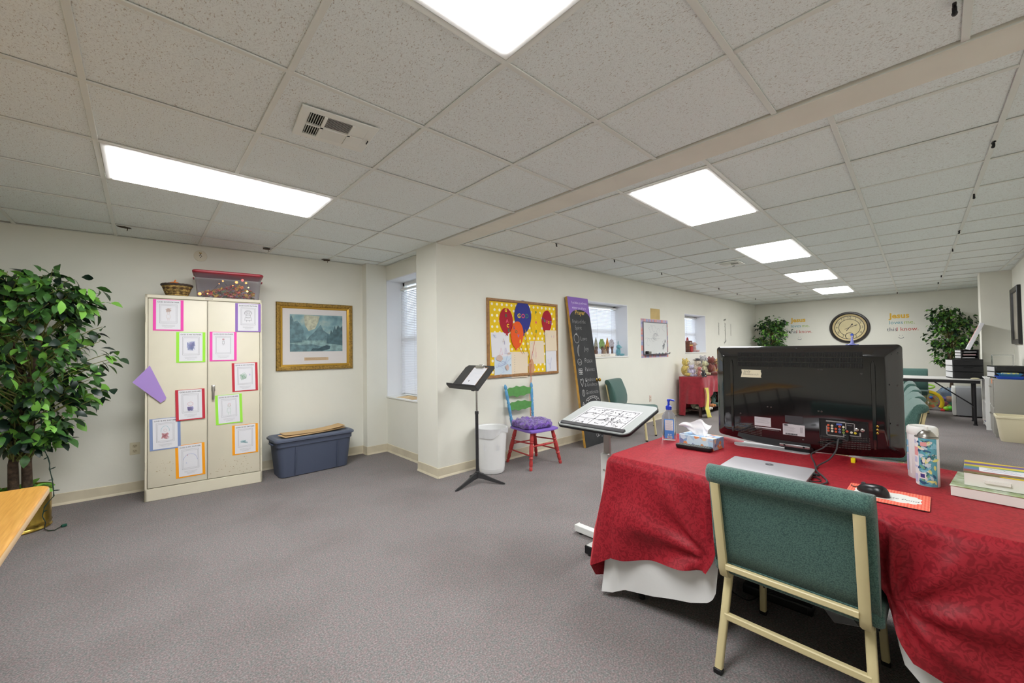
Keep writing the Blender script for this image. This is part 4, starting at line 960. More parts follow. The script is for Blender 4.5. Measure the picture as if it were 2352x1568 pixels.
def pinned(label, cx, cz, wd, ht, m_, tilt, marks, lay=0, backing=None):
    tp_ = thing('pinned_paper', label, 'paper', (cx, WY-.0165-.002*lay, cz), 0, 'papers on the bulletin board', rot=(0, tilt, 0)); rr = random.Random(label)
    if backing: 
        mb = MB(); mb.box((.004, .0006, 0), (wd+.02, .001, ht+.02)); mb.build('backing_card', backing, tp_, smooth=False)
    mb = MB(); mb.grid(lambda u, v: Vector(((u-.5)*wd, -.001-.008*(2*u-1)**2*v*v*.6, (.5-v)*ht)), 6, 6); mb.build('paper_sheet', m_, tp_)
    for kind, c, x, z, rx, rz, n in marks:
        mb = MB()
        if kind == 'scr': scribble(mb, x, z, rx, rz, n, rr, .0018, -.008)
        elif kind == 'blob': mb.face([(x+rx*math.cos(a)*rr.uniform(.75, 1.15), -.008, z+rz*math.sin(a)*rr.uniform(.75, 1.15)) for a in [k*PI/8 for k in range(16)]])
        elif kind == 'tri': mb.ribbon([(x-rx, z-rz), (x, z+rz), (x+rx, z-rz), (x-rx, z-rz)], .003, -.008)
        elif kind == 'dots':
            for k in range(n): zz = z+rz*(1-2*k/(n-1)); mb.ribbon([(x-.004, zz), (x+.004, zz+.004)], .005, -.008)
        mb.build('drawn_mark', CRAY[c], tp_, smooth=False)
pinned('white drawing with small crayon figures at the left of the bulletin board', *onb(1150, 791), .285, .285, PAPER, -.03, [('scr', 'blue', -.09, .10, .03, .02, 10), ('tri', 'pink', -.0, -.08, .022, .04, 0), ('tri', 'purple', .075, -.075, .02, .035, 0), ('scr', 'purple', .06, .02, .006, .03, 8), ('tri', 'brown', .045, .05, .015, .02, 0)])
pinned('pale blue drawing with brown blobs at the lower left of the bulletin board', *onb(1156, 838), .27, .30, LBL, .02, [('blob', 'brown', -.06, .08, .05, .04, 0), ('blob', 'brown', .06, -.03, .03, .035, 0), ('blob', 'brown', -.04, -.12, .018, .02, 0), ('scr', 'blue', .02, .05, .11, .08, 14), ('scr', 'blue', -.04, -.03, .08, .06, 10), ('blob', 'black', .11, -.0, .008, .008, 0), ('blob', 'brown', .09, .135, .03, .012, 0)])
pinned('manila paper with a column of small marks beside the blue drawing', *onb(1194, 837), .275, .31, MAN, .02, [('dots', 'black', -.09, .0, .02, .11, 9)])
pinned('manila paper with faint crayon lines under the yellow balloon', *onb(1234, 809), .26, .29, MAN, -.03, [('scr', 'purple', -.08, -.02, .02, .08, 8), ('scr', 'red', -.03, .0, .015, .09, 7), ('blob', 'teal', -.1, .115, .006, .006, 0)])
pinned('manila paper with three tiny figures below the red TRUST balloon', *onb(1266, 782), .235, .27, MAN, -.01, [('scr', 'brown', -.09, .07, .008, .03, 8), ('scr', 'purple', .0, .06, .006, .025, 8), ('scr', 'pink', .045, .055, .006, .025, 8)], lay=2)
pinned('white drawing on teal card at the lower right of the bulletin board', *onb(1267, 826), .215, .34, PAPER, .0, [('scr', 'blue', -.04, -.03, .05, .09, 9)], backing=mat('teal_card', (84, 150, 158), .8))
# brown paper hand holding the strings
hx, hz = onb(1220, 839); th_ = thing('paper_hand', 'brown paper cut-out hand holding the balloon strings', 'paper cut-out', (hx, WY-.021, hz))
hp = [(-.05, -.09), (.035, -.095), (.055, -.07), (.06, -.02), (.045, .03), (.03, .065), (.02, .085), (.005, .08), (-.012, .07), (-.02, .05), (-.035, .045), (-.03, .03), (-.048, .022), (-.04, .005), (-.056, -.006), (-.044, -.022), (-.056, -.036), (-.045, -.05)]
mb = MB(); mb.prism(hp, -.001, .001); mb.build('card_shape', mat('brown_card', (206, 156, 116), .8), th_, smooth=False)
STR_ = {'tan': mat('string_tan', (190, 160, 110), .8), 'red': mat('string_red', (214, 90, 90), .8), 'dark': mat('string_dark', (110, 84, 50), .8), 'yel': mat('string_yellow', (216, 180, 20), .8)}
gx, gz = onb(1217, 832)
for k, (px, py, c, lab) in enumerate(((1203, 757, 'dark', 'string from the blue balloon to the paper hand'), (1205, 757, 'yel', 'second string from the blue balloon to the paper hand'), (1230, 767, 'red', 'red string from the yellow balloon to the paper hand'), (1191, 797, 'red', 'red string from the orange balloon tail'), (1196, 796, 'dark', 'brown string from the orange balloon tail'), (1249, 763, 'dark', 'string hanging from the red TRUST balloon'))):
    ax, az_ = onb(px, py); ex, ez = (gx+.004*(k-2), gz) if k < 3 else ((onb(1199+4*(k-3), 813)) if k < 5 else onb(1251, 795)); yy = WY-.03
    mb = MB(); mb.tube([(ax, yy, az_), (ax*.5+ex*.5+.006*(k % 3-1), yy, az_*.5+ez*.5), (ex, yy, ez)], .0022, 5); o = mb.build('balloon_string', STR_[c]); tag(o, lab, 'string', 'balloon strings')
pts_ = [onb(1217, 835), onb(1217, 850), onb(1218, 870), onb(1217, 890), onb(1218, 925), onb(1219, 955)]
for k in range(3):
    mb = MB(); mb.tube([(x+.008*(k-1)+.003*math.sin(3*i+k), WY-.034-.002*k if i < 3 else WY-.02, z) for i, (x, z) in enumerate(pts_)], .0022, 5); o = mb.build('balloon_string', STR_[('tan', 'red', 'tan')[k]]); tag(o, ['tan string tail, left one, hanging below the bulletin board', 'red string tail hanging below the bulletin board', 'tan string tail, right one, hanging below the bulletin board'][k], 'string', 'balloon strings')

# ---------------------------------------------------------------- leaning chalkboard plank
PKW, PKH, PKT = .488, 2.035, .035
th0 = math.atan2(3.466-3.20, 2.01)
t = thing('chalkboard_plank', 'tall narrow door panel leaning on the wall, painted as a chalkboard with a purple top', 'chalkboard', (4.262+PKW/2, 3.197, .004), rot=(-th0, 0, .035))
PINE = mat('varnished_pine', (206, 158, 70), .45, var=(12, .15)); CHALKB = mat('chalkboard', (54, 55, 56), .75, var=(3.5, .22)); PPAINT = mat('purple_board_paint', (142, 104, 190), .6)
mb = MB(); mb.box((0, PKT/2, PKH/2), (PKW, PKT, PKH)); mb.build('door_slab', PINE, t, smooth=False)
mb = MB(); fp = [(-PKW/2, 0), (PKW/2, 0), (PKW/2, PKH-.33)]
fp += [(PKW/2*math.cos(a), PKH-.33+.135*math.sin(a)+.02) for a in [k*PI/16 for k in range(1, 16)]]+[(-PKW/2, PKH-.33)]
mb.face([(x, -.0006, z) for x, z in fp]); mb.build('chalk_face', CHALKB, t, smooth=False)
mb = MB(); ap = [(-PKW/2, PKH), (-PKW/2, PKH-.33)]+[(PKW/2*math.cos(a), PKH-.33+.135*math.sin(a)+.02) for a in [PI-k*PI/16 for k in range(1, 16)]]+[(PKW/2, PKH-.33), (PKW/2, PKH)]
for a, c in zip(range(1, 17), range(2, 18)): mb.face([(ap[a][0], -.0007, ap[a][1]), (ap[c][0], -.0007, ap[c][1]), (ap[c][0], -.0007, PKH), (ap[a][0], -.0007, PKH)])
mb.build('purple_header', PPAINT, t, smooth=False)
CHW = mat('chalk_white', (204, 204, 202), .9); LILAC = mat('lilac_lettering', (226, 212, 240), .8); GOLDL = mat('gold_lettering', (226, 190, 90), .8)
zz = lambda y: PKH*(1-(y-52)/1452.0)
txt('If you believe, you will receive', .052, LILAC, t, .02, zz(108), -.0014, sx=.58); txt('whatever you ask for in', .052, LILAC, t, .0, zz(160), -.0014, sx=.66)
txt('Prayer', .095, GOLDL, t, .0, zz(208), -.0014, slant=.25, sx=.95, name='gold_lettering')
def chalk(s, x, y, sz, sx=1, al='LEFT'): txt(s, sz, CHW, t, x, zz(y), -.0014, al, name='chalk_lettering', thin=-.0022, sx=sx, slant=.10)
chalk('Fruits of the', -.20, 300, .082, .78); chalk('Spirit', -.16, 362, .085, .9)
for s, y, x, sz, sx in (('Love', 470, -.06, .085, .95), ('Joy', 572, .0, .088, .95), ('Peace', 690, -.03, .09, .92), ('Patience', 778, -.045, .082, .85), ('Kindness', 878, -.07, .080, .85), ('& Goodness', 926, -.10, .078, .78), ('Gentleness', 1000, -.095, .080, .85), ('Self Control', 1350, -.15, .085, .8)): chalk(s, x, y, sz, sx)
mb = MB(); L = .0045; Y_ = -.0013
def cr(cx, y, rx, rz, a0=0, a1=2*PI, n=22): mb.ribbon([(cx+rx*math.cos(a0+(a1-a0)*k/n), zz(y)+rz*math.sin(a0+(a1-a0)*k/n)) for k in range(n+1)], L, Y_)
cr(-.15, 470, .055, .062); mb.ribbon([(-.16, zz(432)), (-.15, zz(420)), (-.135, zz(430))], L, Y_); cr(-.14, 425, .014, .012)
mb.ribbon([(-.115, zz(530)), (-.15, zz(560)), (-.165, zz(600)), (-.15, zz(640)), (-.14, zz(644)), (-.145, zz(600)), (-.13, zz(560)), (-.11, zz(534))], L, Y_)
cr(-.145, 700, .045, .042); cr(-.145, 695, .02, .02, PI, 2*PI, 8)
for k in range(9): cr(-.15+.028*(k % 3-1), 775+18*(k//3), .016, .017, n=12)
mb.ribbon([(-.15, zz(940)), (-.185, zz(890)), (-.18, zz(868)), (-.16, zz(866)), (-.15, zz(880)), (-.135, zz(862)), (-.115, zz(868)), (-.115, zz(890)), (-.15, zz(940))], L, Y_)
cr(-.145, 1000, .03, .042); mb.ribbon([(-.14, zz(975)), (-.145, zz(1020))], L, Y_)
cr(.045, 1090, .16, .07, 0, PI); cr(.045, 1090, .10, .045, 0, PI)
for k in range(1, 8):
    a = PI*k/8; mb.ribbon([(.045+.10*math.cos(a), zz(1090)+.045*math.sin(a)), (.045+.16*math.cos(a), zz(1090)+.07*math.sin(a))], L, Y_)
mb.ribbon([(-.20, zz(1120)), (-.175, zz(1085)), (-.15, zz(1120)), (-.165, zz(1104)), (-.19, zz(1104))], L, Y_)
cr(.055, 1418, .02, .026); cr(.095, 1412, .02, .026); mb.ribbon([(.055, zz(1398)), (.085, zz(1372)), (.095, zz(1394))], L, Y_); cr(.16, 1440, .004, .004, n=8)
mb.build('chalk_drawings', CHW, t, smooth=False, kind='stuff')
mb = MB(); kz = .86; kx = PKW/2-.035; mb.lathe([(.02, 0), (.021, .004), (.009, .008), (.008, .03), (.022, .036), (.026, .048), (.022, .058), (.004, .062)], 20, axis=((kx, 0, kz), (kx, -1, kz))); mb.build('door_knob', BRASS, t, label='round brass knob')

# ---------------------------------------------------------------- green upholstered stacking chair
GREEN = bpy.data.materials.new('green_chair_fabric'); GREEN.use_nodes = True; nt = GREEN.node_tree; bs = nt.nodes['Principled BSDF']; bs.inputs['Roughness'].default_value = .9; bs.inputs['Sheen Weight'].default_value = .25
tc = nt.nodes.new('ShaderNodeTexCoord'); vo = nt.nodes.new('ShaderNodeTexVoronoi'); vo.inputs['Scale'].default_value = 250; nt.links.new(tc.outputs['Object'], vo.inputs['Vector'])
rp = nt.nodes.new('ShaderNodeValToRGB'); nt.links.new(vo.outputs['Distance'], rp.inputs[0]); rp.color_ramp.elements[0].position = .1; rp.color_ramp.elements[0].color = rgb((84, 118, 108)); rp.color_ramp.elements[1].position = .75; rp.color_ramp.elements[1].color = rgb((46, 80, 74))
nt.links.new(rp.outputs[0], bs.inputs['Base Color']); bp = nt.nodes.new('ShaderNodeBump'); bp.inputs['Strength'].default_value = .35; bp.inputs['Distance'].default_value = .002; bp.invert = True; nt.links.new(vo.outputs['Distance'], bp.inputs['Height']); nt.links.new(bp.outputs[0], bs.inputs['Normal'])
CREAM = mat('cream_chair_frame', (206, 192, 146), .4)
def church_chair(label, loc, rz, group='green upholstered chairs'):
    """front faces local -y"""
    t = thing('stacking_chair', label, 'chair', loc, rz, group)
    mb = MB(); prof = [(-.235, .395), (-.245, .415), (-.238, .445), (-.20, .462), (-.05, .455), (.12, .450), (.235, .452), (.268, .432), (.264, .39), (.235, .372), (-.20, .376)]
    rings = []
    cy0, cz0 = -.01, .42
    for x, s in ((-.258, .55), (-.256, .82), (-.246, .96), (-.225, 1), (.225, 1), (.246, .96), (.256, .82), (.258, .55)): rings.append([Vector((x, cy0+(y-cy0)*(1 if s > .9 else .985), cz0+(z-cz0)*s)) for y, z in prof])
    mb.loft(rings); mb.build('seat', GREEN, t, angle=60)
    bp_ = [(.262, .425), (.288, .50), (.310, .60), (.330, .70), (.343, .763), (.370, .774), (.385, .795), (.384, .818), (.366, .836), (.338, .838), (.305, .818), (.278, .78), (.250, .72), (.222, .65), (.206, .575), (.206, .50), (.222, .44), (.24, .418)]
    cy0, cz0 = .29, .64; rings = []
    for x, s in ((-.250, .55), (-.247, .80), (-.236, .95), (-.215, 1), (0, 1.0), (.215, 1), (.236, .95), (.247, .80), (.250, .55)): rings.append([Vector((x, cy0+(y-cy0)*(s+.3*(1-s) if 0 else s), cz0+(z-cz0)*(1-(1-s)*.08))) for y, z in bp_])
    mb = MB(); mb.loft(rings); mb.build('backrest', GREEN, t, angle=60)
    for sx in (-1, 1):
        mb = MB(); mb.bar([(sx*.214, y, z) for y, z in ((.363, .775), (.352, .715), (.336, .63), (.318, .54), (.302, .46), (.296, .42), (.285, .392), (.262, .378), (.235, .382), (.22, .392))], .030, .022); mb.build('back_post', CREAM, t, angle=50)
        mb = MB(); mb.bar([(sx*.214, .15, .385), (sx*.215, .20, .383), (sx*.218, .226, .355), (sx*.226, .262, .20), (sx*.236, .305, .018)], .028, .026); lg = mb.build('rear_leg', CREAM, t, angle=50)
        mb = MB(); mb.box((sx*.2365, .308, .010), (.032, .030, .02), bev=.003, seg=1); mb.build('foot_cap', BLACKP, lg)
        mb = MB(); mb.bar([(sx*.20, -.10, .375), (sx*.202, -.165, .372), (sx*.206, -.182, .345), (sx*.212, -.200, .19), (sx*.218, -.216, .018)], .026, .026); lg = mb.build('front_leg', CREAM, t, angle=50)
        mb = MB(); mb.box((sx*.2185, -.217, .010), (.030, .030, .02), bev=.003, seg=1); mb.lathe([(.007, 0), (.007, .004)], 10, axis=((sx*.206, -.187, .15), (sx*.206+sx*-1, -.187, .15))); mb.build('foot_cap', BLACKP, lg)
    mb = MB(); mb.bar([(-.2, .304, .432), (.2, .304, .432)], .022, .020, (0, 0, 1)); mb.build('back_rail', CREAM, t)
    mb = MB(); mb.bar([(-.222, .262, .212), (.222, .262, .212)], .026, .022, (0, 0, 1)); mb.build('rear_stretcher', CREAM, t)
    mb = MB()
    for sx in (-1, 1): mb.bar([(sx*.18, -.19, .375), (sx*.18, .19, .38)], .02, .02)
    mb.build('seat_rail', CREAM, t)
    return t
church_chair('green upholstered chair beside the chalkboard plank at the window wall', (5.31, 3.06, 0), .20)

# ---------------------------------------------------------------- things on the window sills
SILL2 = 1.155+.019; SILL3 = 1.175+.019
t = thing('cutout_trees', 'row of four painted cut-out trees on a white base on the window sill', 'ornament', (5.02, WY+.055, SILL2))
IV = mat('ivory_base', (232, 226, 214), .6); TRK = mat('painted_trunk', (122, 98, 92), .8, var=(30, .2))
mb = MB(); mb.box((.275, .0, .022), (.56, .03, .044), bev=.003, seg=1); base = mb.build('base_block', IV, t)
txt('everything has its season', .026, INK, base, .27, .024, -.0158, slant=.3, sx=.95)
for x, col, shape, h in ((.06, (158, 156, 140), 'spear', .26), (.215, (136, 168, 100), 'cloud', .255), (.365, (206, 142, 70), 'spear2', .26), (.485, (196, 190, 198), 'fan', .255)):
    mb = MB()
    mb.prism([(x-.02, .044), (x+.022, .044), (x+.015, .10), (x+.035, .15), (x+.02, .15), (x+.005, .12), (x-.005, .16), (x-.012, .12), (x-.032, .15), (x-.015, .10)], -.006, .006); tr = mb.build('trunk', TRK, t, smooth=False)
    if shape == 'cloud': pl_ = [(x+.07*math.cos(a)*(1+.08*math.sin(7*a)), .19+.085*math.sin(a)*(1+.08*math.sin(7*a))) for a in [k*PI/16 for k in range(32)]]
    elif shape == 'fan': pl_ = [(x+.068*math.cos(a)*(1+.1*math.sin(9*a)), .195+.078*math.sin(a)*(1+.08*math.sin(9*a))) for a in [k*PI/16 for k in range(32)]]
    else: pl_ = [(x-.03, .10), (x-.045, .14), (x-.04, .19), (x-.018, .26), (x, .30), (x+.018, .26), (x+.042, .19), (x+.045, .14), (x+.032, .10)]
    mb = MB(); mb.prism(pl_, .007, .013); mb.build('crown', mat('tree_%s' % shape, col, .8, var=(30, .2)), t, smooth=False)

FUR = {}
def furm(n, c):
    if n not in FUR: FUR[n] = mat('plush_'+n, c, .95, var=(40, .18), bump=(120, .9, .01), sheen=.5)
    return FUR[n]
EYE = mat('bead_eye', (20, 18, 18), .2)
def plush(label, loc, rz, c, s=1.0, c2=None, ears='round', lie=0.0, group='plush toys', cat='plush toy', hat=None, name='plush_toy'):
    """seated soft toy facing local -y"""
    t = thing(name, label, cat, loc, rot=(lie, 0, rz), group=group); m1 = furm(*c); m2 = furm(*(c2 or c))
    def part(nm, m_, balls):
        mb = MB()
        for p, r_ in balls: mb.ball([q*s for q in p], tuple(q*s for q in r_), 12, 8)
        return mb.build(nm, m_, t, angle=180)
    part('body', m1, [((0, 0, .085), (.062, .055, .082))]); part('belly', m2, [((0, -.022, .08), (.042, .038, .058))])
    part('head', m1, [((0, -.01, .20), (.058, .052, .052))]); h = part('muzzle', m2, [((0, -.058, .19), (.026, .022, .020))])
    part('eye', EYE, [((sx*.022, -.056, .212), (.006, .005, .006)) for sx in (-1, 1)]+[((0, -.080, .196), (.008, .006, .006))])
    for sx in (-1, 1):
        if ears == 'round': part('ear', m1, [((sx*.046, .0, .245), (.020, .010, .020))])
        elif ears == 'long': part('ear', m1, [((sx*.036, .0, .28), (.015, .010, .055))])
        elif ears == 'flop': part('ear', m1, [((sx*.058, -.005, .20), (.014, .016, .040))])
        part('arm', m1, [((sx*.066, -.025, .115), (.020, .026, .048))]); part('leg', m1, [((sx*.048, -.075, .028), (.026, .055, .027))]); part('foot_pad', m2, [((sx*.05, -.125, .03), (.020, .008, .022))])
    if hat: part('hat', furm(*hat), [((0, 0, .252), (.05, .05, .022)), ((0, 0, .243), (.075, .07, .008))])
    return t
plush('brown dark faced plush bear sitting behind the first two cut-out trees', (5.14, WY+.13, SILL2), .1, ('brown', (150, 96, 52)), .62, ('dkbrown', (66, 46, 32)))
plush('tan plush lion half hidden behind the two right cut-out trees', (5.40, WY+.14, SILL2), .0, ('tan', (226, 196, 164)), .72, ('cream', (238, 224, 204)))
plush('small rust coloured plush beside the chalkboard plank on the sill', (4.97, WY+.12, SILL2), -.3, ('rust', (160, 92, 58)), .5)
plush('teal blue plush dinosaur at the right end of the window sill', (5.75, WY+.10, SILL2), .55, ('teal', (122, 186, 198)), .74, ('teal2', (146, 204, 210)), ears='long')
plush('small pink and white plush bunny beside the red backpack on the far sill', (8.76, WY+.12, SILL3), .4, ('pinkwhite', (226, 186, 178)), .85, ('cream', (238, 224, 204)), ears='flop')
# little red-brown backpack
t = thing('toy_backpack', 'small red and brown toy backpack on the far window sill', 'bag', (8.42, WY+.11, SILL3), .15)
LEA = mat('brown_leather', (112, 66, 48), .5, var=(30, .2)); REDL = mat('red_leather', (176, 44, 44), .5)
mb = MB(); mb.loft([[Vector((x*s, y, z+.0)) for x, z in rrect(.27, .24, .07, 5, 0, .12)] for y, s in ((-.07, .9), (-.06, 1), (.06, 1), (.07, .9))]); mb.build('body', LEA, t)
mb = MB(); mb.loft([[Vector((x*s, y, z)) for x, z in rrect(.17, .12, .04, 5, 0, .065)] for y, s in ((-.095, .85), (-.085, 1), (-.07, 1))]); mb.build('front_pocket', REDL, t)
mb = MB(); mb.box((0, -.073, .145), (.24, .01, .028), bev=.003, seg=1); mb.build('strap', mat('tan_strap', (216, 166, 92), .6), t)
mb = MB(); mb.tube([(.05*math.cos(a), 0, .235+.07*math.sin(a)) for a in [k*PI/10 for k in range(11)]], .011, 8); mb.build('handle', REDL, t)
mb = MB()
for sx in (-1, 1): mb.ball((sx*.05, -.072, .195), (.016, .008, .016), 10, 6)
mb.build('button', mat('pale_button', (226, 214, 206), .4), t)

# ---------------------------------------------------------------- whiteboard with border, paper
X0, X1, Z0, Z1 = 6.315, 7.30, 1.125, 1.81
t = thing('whiteboard', 'whiteboard with a patterned paper border on the window wall', 'whiteboard', ((X0+X1)/2, WY, (Z0+Z1)/2))
wb, hb = X1-X0, Z1-Z0
BOR = [mat('border_%s' % n, c, .8) for n, c in (('pink', (214, 168, 172)), ('blue', (160, 168, 204)), ('coral', (222, 150, 142)), ('lilac', (190, 180, 208)))]
r = random.Random(9); strip = {}
def bstrip(cx_, cy2, cz_, sx_, sz_):
    mi_ = r.randrange(4); key = (mi_, round(sx_, 4)); mb = None
    if key not in strip:
        mb = MB(); mb.box((0, 0, 0), (sx_, .003, sz_)); o = mb.build('border_strip', BOR[mi_], t, smooth=False); strip[key] = o
    else: o = inst(strip[key], 'border_strip', t)
    o.location = (cx_, cy2, cz_)
n = 34
for k in range(n):
    for zz_ in (hb/2-.026, -hb/2+.026): bstrip(-wb/2+(k+.5)*wb/n, -.002, zz_, wb/n*.98, .052)
n = 22
for k in range(n):
    for xx in (-wb/2+.026, wb/2-.026): bstrip(xx, -.0025, -hb/2+(k+.5)*hb/n, .052, hb/n*.98)
mb = MB(); mb.box((0, -.010, .0), (wb-.115, .014, hb-.12)); pn = mb.build('writing_panel', mat('glossy_whiteboard', (226, 228, 226), .2), t, smooth=False)
mb = MB(); frame_ring(mb, wb-.10, hb-.10, [(0, 0), (0, .02), (.01, .022), (.016, .018)]); mb.build('rim', mat('grey_rim', (120, 120, 128), .4), t, smooth=False)
mb = MB(); mb.box((.0, -.04, -hb/2+.06), (wb-.12, .06, .012), bev=.003, seg=1); mb.build('marker_tray', mat('tray_grey', (96, 96, 104), .4), t)
mb = MB(); rr = random.Random(2)
for k in range(11): 
    cx, cz = rr.uniform(-.32, .36), rr.uniform(-.18, .22); mb.ribbon([(cx+rr.uniform(.03, .09)*math.cos(a)*1.1, cz+.06*math.sin(a)+rr.uniform(-.006, .006)) for a in [k2*.5 for k2 in range(11)]], .005, -.0178)
mb.ribbon([(-.38+.04*k, -.0+.006*math.sin(k)) for k in range(14)], .006, -.0178); mb.build('faint_drawing', mat('faint_marker', (186, 188, 192), .6), t, smooth=False)
mb = MB(); scribble(mb, .28, -.14, .05, .07, 16, rr, .006, -.018); scribble(mb, .34, -.06, .03, .05, 10, rr, .006, -.018); mb.build('marker_scribble', mat('dark_marker', (110, 112, 120), .6), t, smooth=False)
er = thing('board_eraser', 'black and grey eraser at the left end of the whiteboard tray', 'eraser', ((X0+X1)/2-.34, WY-.045, Z0+.067))
mb = MB(); mb.box((-.03, 0, .026), (.055, .04, .05), bev=.004); mb.build('felt', BLACKP, er); mb = MB(); mb.box((.045, 0, .022), (.08, .035, .044), bev=.004); mb.build('grip', mat('grey_felt', (120, 120, 112), .8), er)
for k, (x, c, lab) in enumerate(((-.05, (90, 110, 160), 'blue marker on the whiteboard tray'), (.08, (70, 110, 90), 'green marker on the whiteboard tray'), (.2, (160, 70, 70), 'red marker on the whiteboard tray'), (.36, (30, 30, 34), 'black marker at the right end of the whiteboard tray'))):
    o = thing('marker_pen', lab, 'marker', ((X0+X1)/2+x, WY-.045, Z0+.075), 0, 'markers on the whiteboard tray')
    mb = MB(); mb.lathe([(.008, 0), (.009, .01), (.009, .08)], 10, axis=((0, 0, 0), (1, 0, 0))); mb.build('barrel', WHITEP, o); mb = MB(); mb.lathe([(.0095, .08), (.0095, .12), (.006, .125)], 10, axis=((0, 0, 0), (1, 0, 0))); mb.build('cap', mat('marker_cap%d' % k, c, .4), o)
mb = MB(); mb.box((6.83, WY-.002, 1.91), (.345, .003, .19)); o = mb.build('brown_paper', mat('brown_wall_paper', (212, 186, 128), .85, var=(6, .06)), smooth=False); tag(o, 'plain tan paper taped to the wall above the whiteboard', 'paper')
# small lettering decal in a diamond on the wall
t = thing('wall_lettering', 'tiny dark lettering arranged as a diamond on the wall by the far corner', 'wall decal', (10.27, WY-.002, 1.69))
DK = mat('decal_dark', (66, 70, 62), .8)
rr = random.Random(14)
for n_, x, z, rot, sz in ((4, 0, .25, .2, .05), (7, -.40, .04, PI/2, .05), (10, .0, -.02, PI/2, .06), (7, .38, .03, PI/2, .045), (4, 0, -.27, .5, .06)):
    mb = MB(); pts = [((k-n_)*.022, sz*(.5 if k % 2 else -.3)*rr.uniform(.5, 1.2)) for k in range(2*n_)]
    mb.ribbon([(x+u*math.cos(rot)-v*math.sin(rot), z+u*math.sin(rot)+v*math.cos(rot)) for u, v in pts], .010, -.001); mb.build('illegible_word', DK, t, smooth=False)

# ---------------------------------------------------------------- red draped toy table
REDC = mat('red_cloth', (160, 40, 52), .85, var=(20, .12), bump=(60, .3, .005), sheen=.3)
def drape(top, z, hem, nper, fold, r_, seed, corner=.04):
    """cloth over a table: top=(x0, x1, y0, y1), hem(u, x, y) gives the hem height; returns builder"""
    x0, x1, y0, y1 = top; rr = random.Random(seed); ph = [rr.uniform(0, 6) for _ in range(5)]
    ol = rrect(x1-x0, y1-y0, corner, 5, (x0+x1)/2, (y0+y1)/2)
    P_ = []; per = 0; acc = [0]
    for a, c in zip(ol, ol[1:]+ol[:1]): per += math.hypot(c[0]-a[0], c[1]-a[1]); acc.append(per)
    for k in range(nper):
        d = per*k/nper; i = max(j for j in range(len(ol)) if acc[j] <= d+1e-9); f = (d-acc[i])/max(1e-9, acc[i+1]-acc[i]); a, c = ol[i], ol[(i+1) % len(ol)]
        P_.append((a[0]+(c[0]-a[0])*f, a[1]+(c[1]-a[1])*f, c[1]-a[1], a[0]-c[0]))
    mb = MB(); rows = []
    for f in (0, .015, .05, .12, .22, .34, .46, .58, .70, .82, .92, 1.0):
        row = []
        for k, (x, y, nx, ny) in enumerate(P_):
            L = math.hypot(nx, ny) or 1; nx /= L; ny /= L; u = k/nper
            zz_ = z-(z-hem(u, x, y))*f; am = fold*min(1, f*1.6)
            o_ = .006*min(1, f*30)+am*(.5+.5*math.sin(2*PI*u*r_+ph[0]+1.2*math.sin(2*PI*u*3+ph[1])))+am*.35*math.sin(2*PI*u*r_*2.3+ph[2]+2*f)
            row.append(Vector((x+nx*o_, y+ny*o_, zz_-(.004 if f > 0 else 0))))
        rows.append(row)
    mb.loft(rows, True, False); return mb
DKW = mat('dark_wood', (66, 46, 40), .5)
tx0, tx1, ty0, ty1 = 7.52, 9.3, 3.0, 3.43
t = thing('toy_table', 'low table under the red cloth below the far window', 'table', ((tx0+tx1)/2, (ty0+ty1)/2, 0))
mb = MB(); mb.box((0, 0, .722), (tx1-tx0-.02, ty1-ty0-.02, .025)); mb.build('tabletop', OAKF, t, smooth=False)
for sx in (-1, 1):
    for sy in (-1, 1): mb = MB(); mb.box((sx*(tx1-tx0-.1)/2, sy*(ty1-ty0-.1)/2, .355), (.04, .04, .71)); mb.build('leg', DKW, t, smooth=False)
mb = MB(); mb.box((0, 0, .12), (tx1-tx0-.1, ty1-ty0-.12, .02)); mb.build('lower_shelf', DKW, t, smooth=False)
def hem_toy(u, x, y):
    if x < tx0+.03: return .02 if y > ty0+.30 else (.25 if y > ty0+.05 else .20)
    if y < ty0+.03: return .26-.08*math.exp(-((x-tx0-.12)/.1)**2)+.18*min(1, max(0, (x-tx0-.25)/.25))
    return .05
o = drape((tx0, tx1, ty0, ty1), .742, hem_toy, 150, .05, 9, 3).build('red_table_cloth', REDC, angle=180); tag(o, 'red cloth draped over the toy table below the far window', 'tablecloth')
YC_ = mat('pale_yellow_cloth', (232, 222, 110), .85, sheen=.3)
mb = MB(); mb.grid(lambda u, v: Vector((tx0-.02+.24*u+.03*math.sin(6*v)+.06*v*v, ty0-.045-.02*math.sin(9*u+2)-.03*v*v*(1 if v > .7 else .3), .55-.545*v)), 12, 20); o = mb.build('yellow_cloth', YC_, angle=180); tag(o, 'pale yellow cloth hanging at the front of the toy table', 'cloth')
mb = MB(); mb.box((tx0+.72, ty0-.02, .60), (.16, .006, .13)); o = mb.build('yellow_sign', mat('yellow_card', (240, 206, 40), .7), smooth=False); o.rotation_euler = (0, 0, 0); mb = MB(); mb.ribbon([(tx0+.67+.012*k, .60+.012*(k % 2)) for k in range(9)], .006, ty0-.0245); mb.build('illegible_word', INK, o, smooth=False); tag(o, 'small yellow sign on the red cloth beside the television edge', 'sign')
TZ = .748
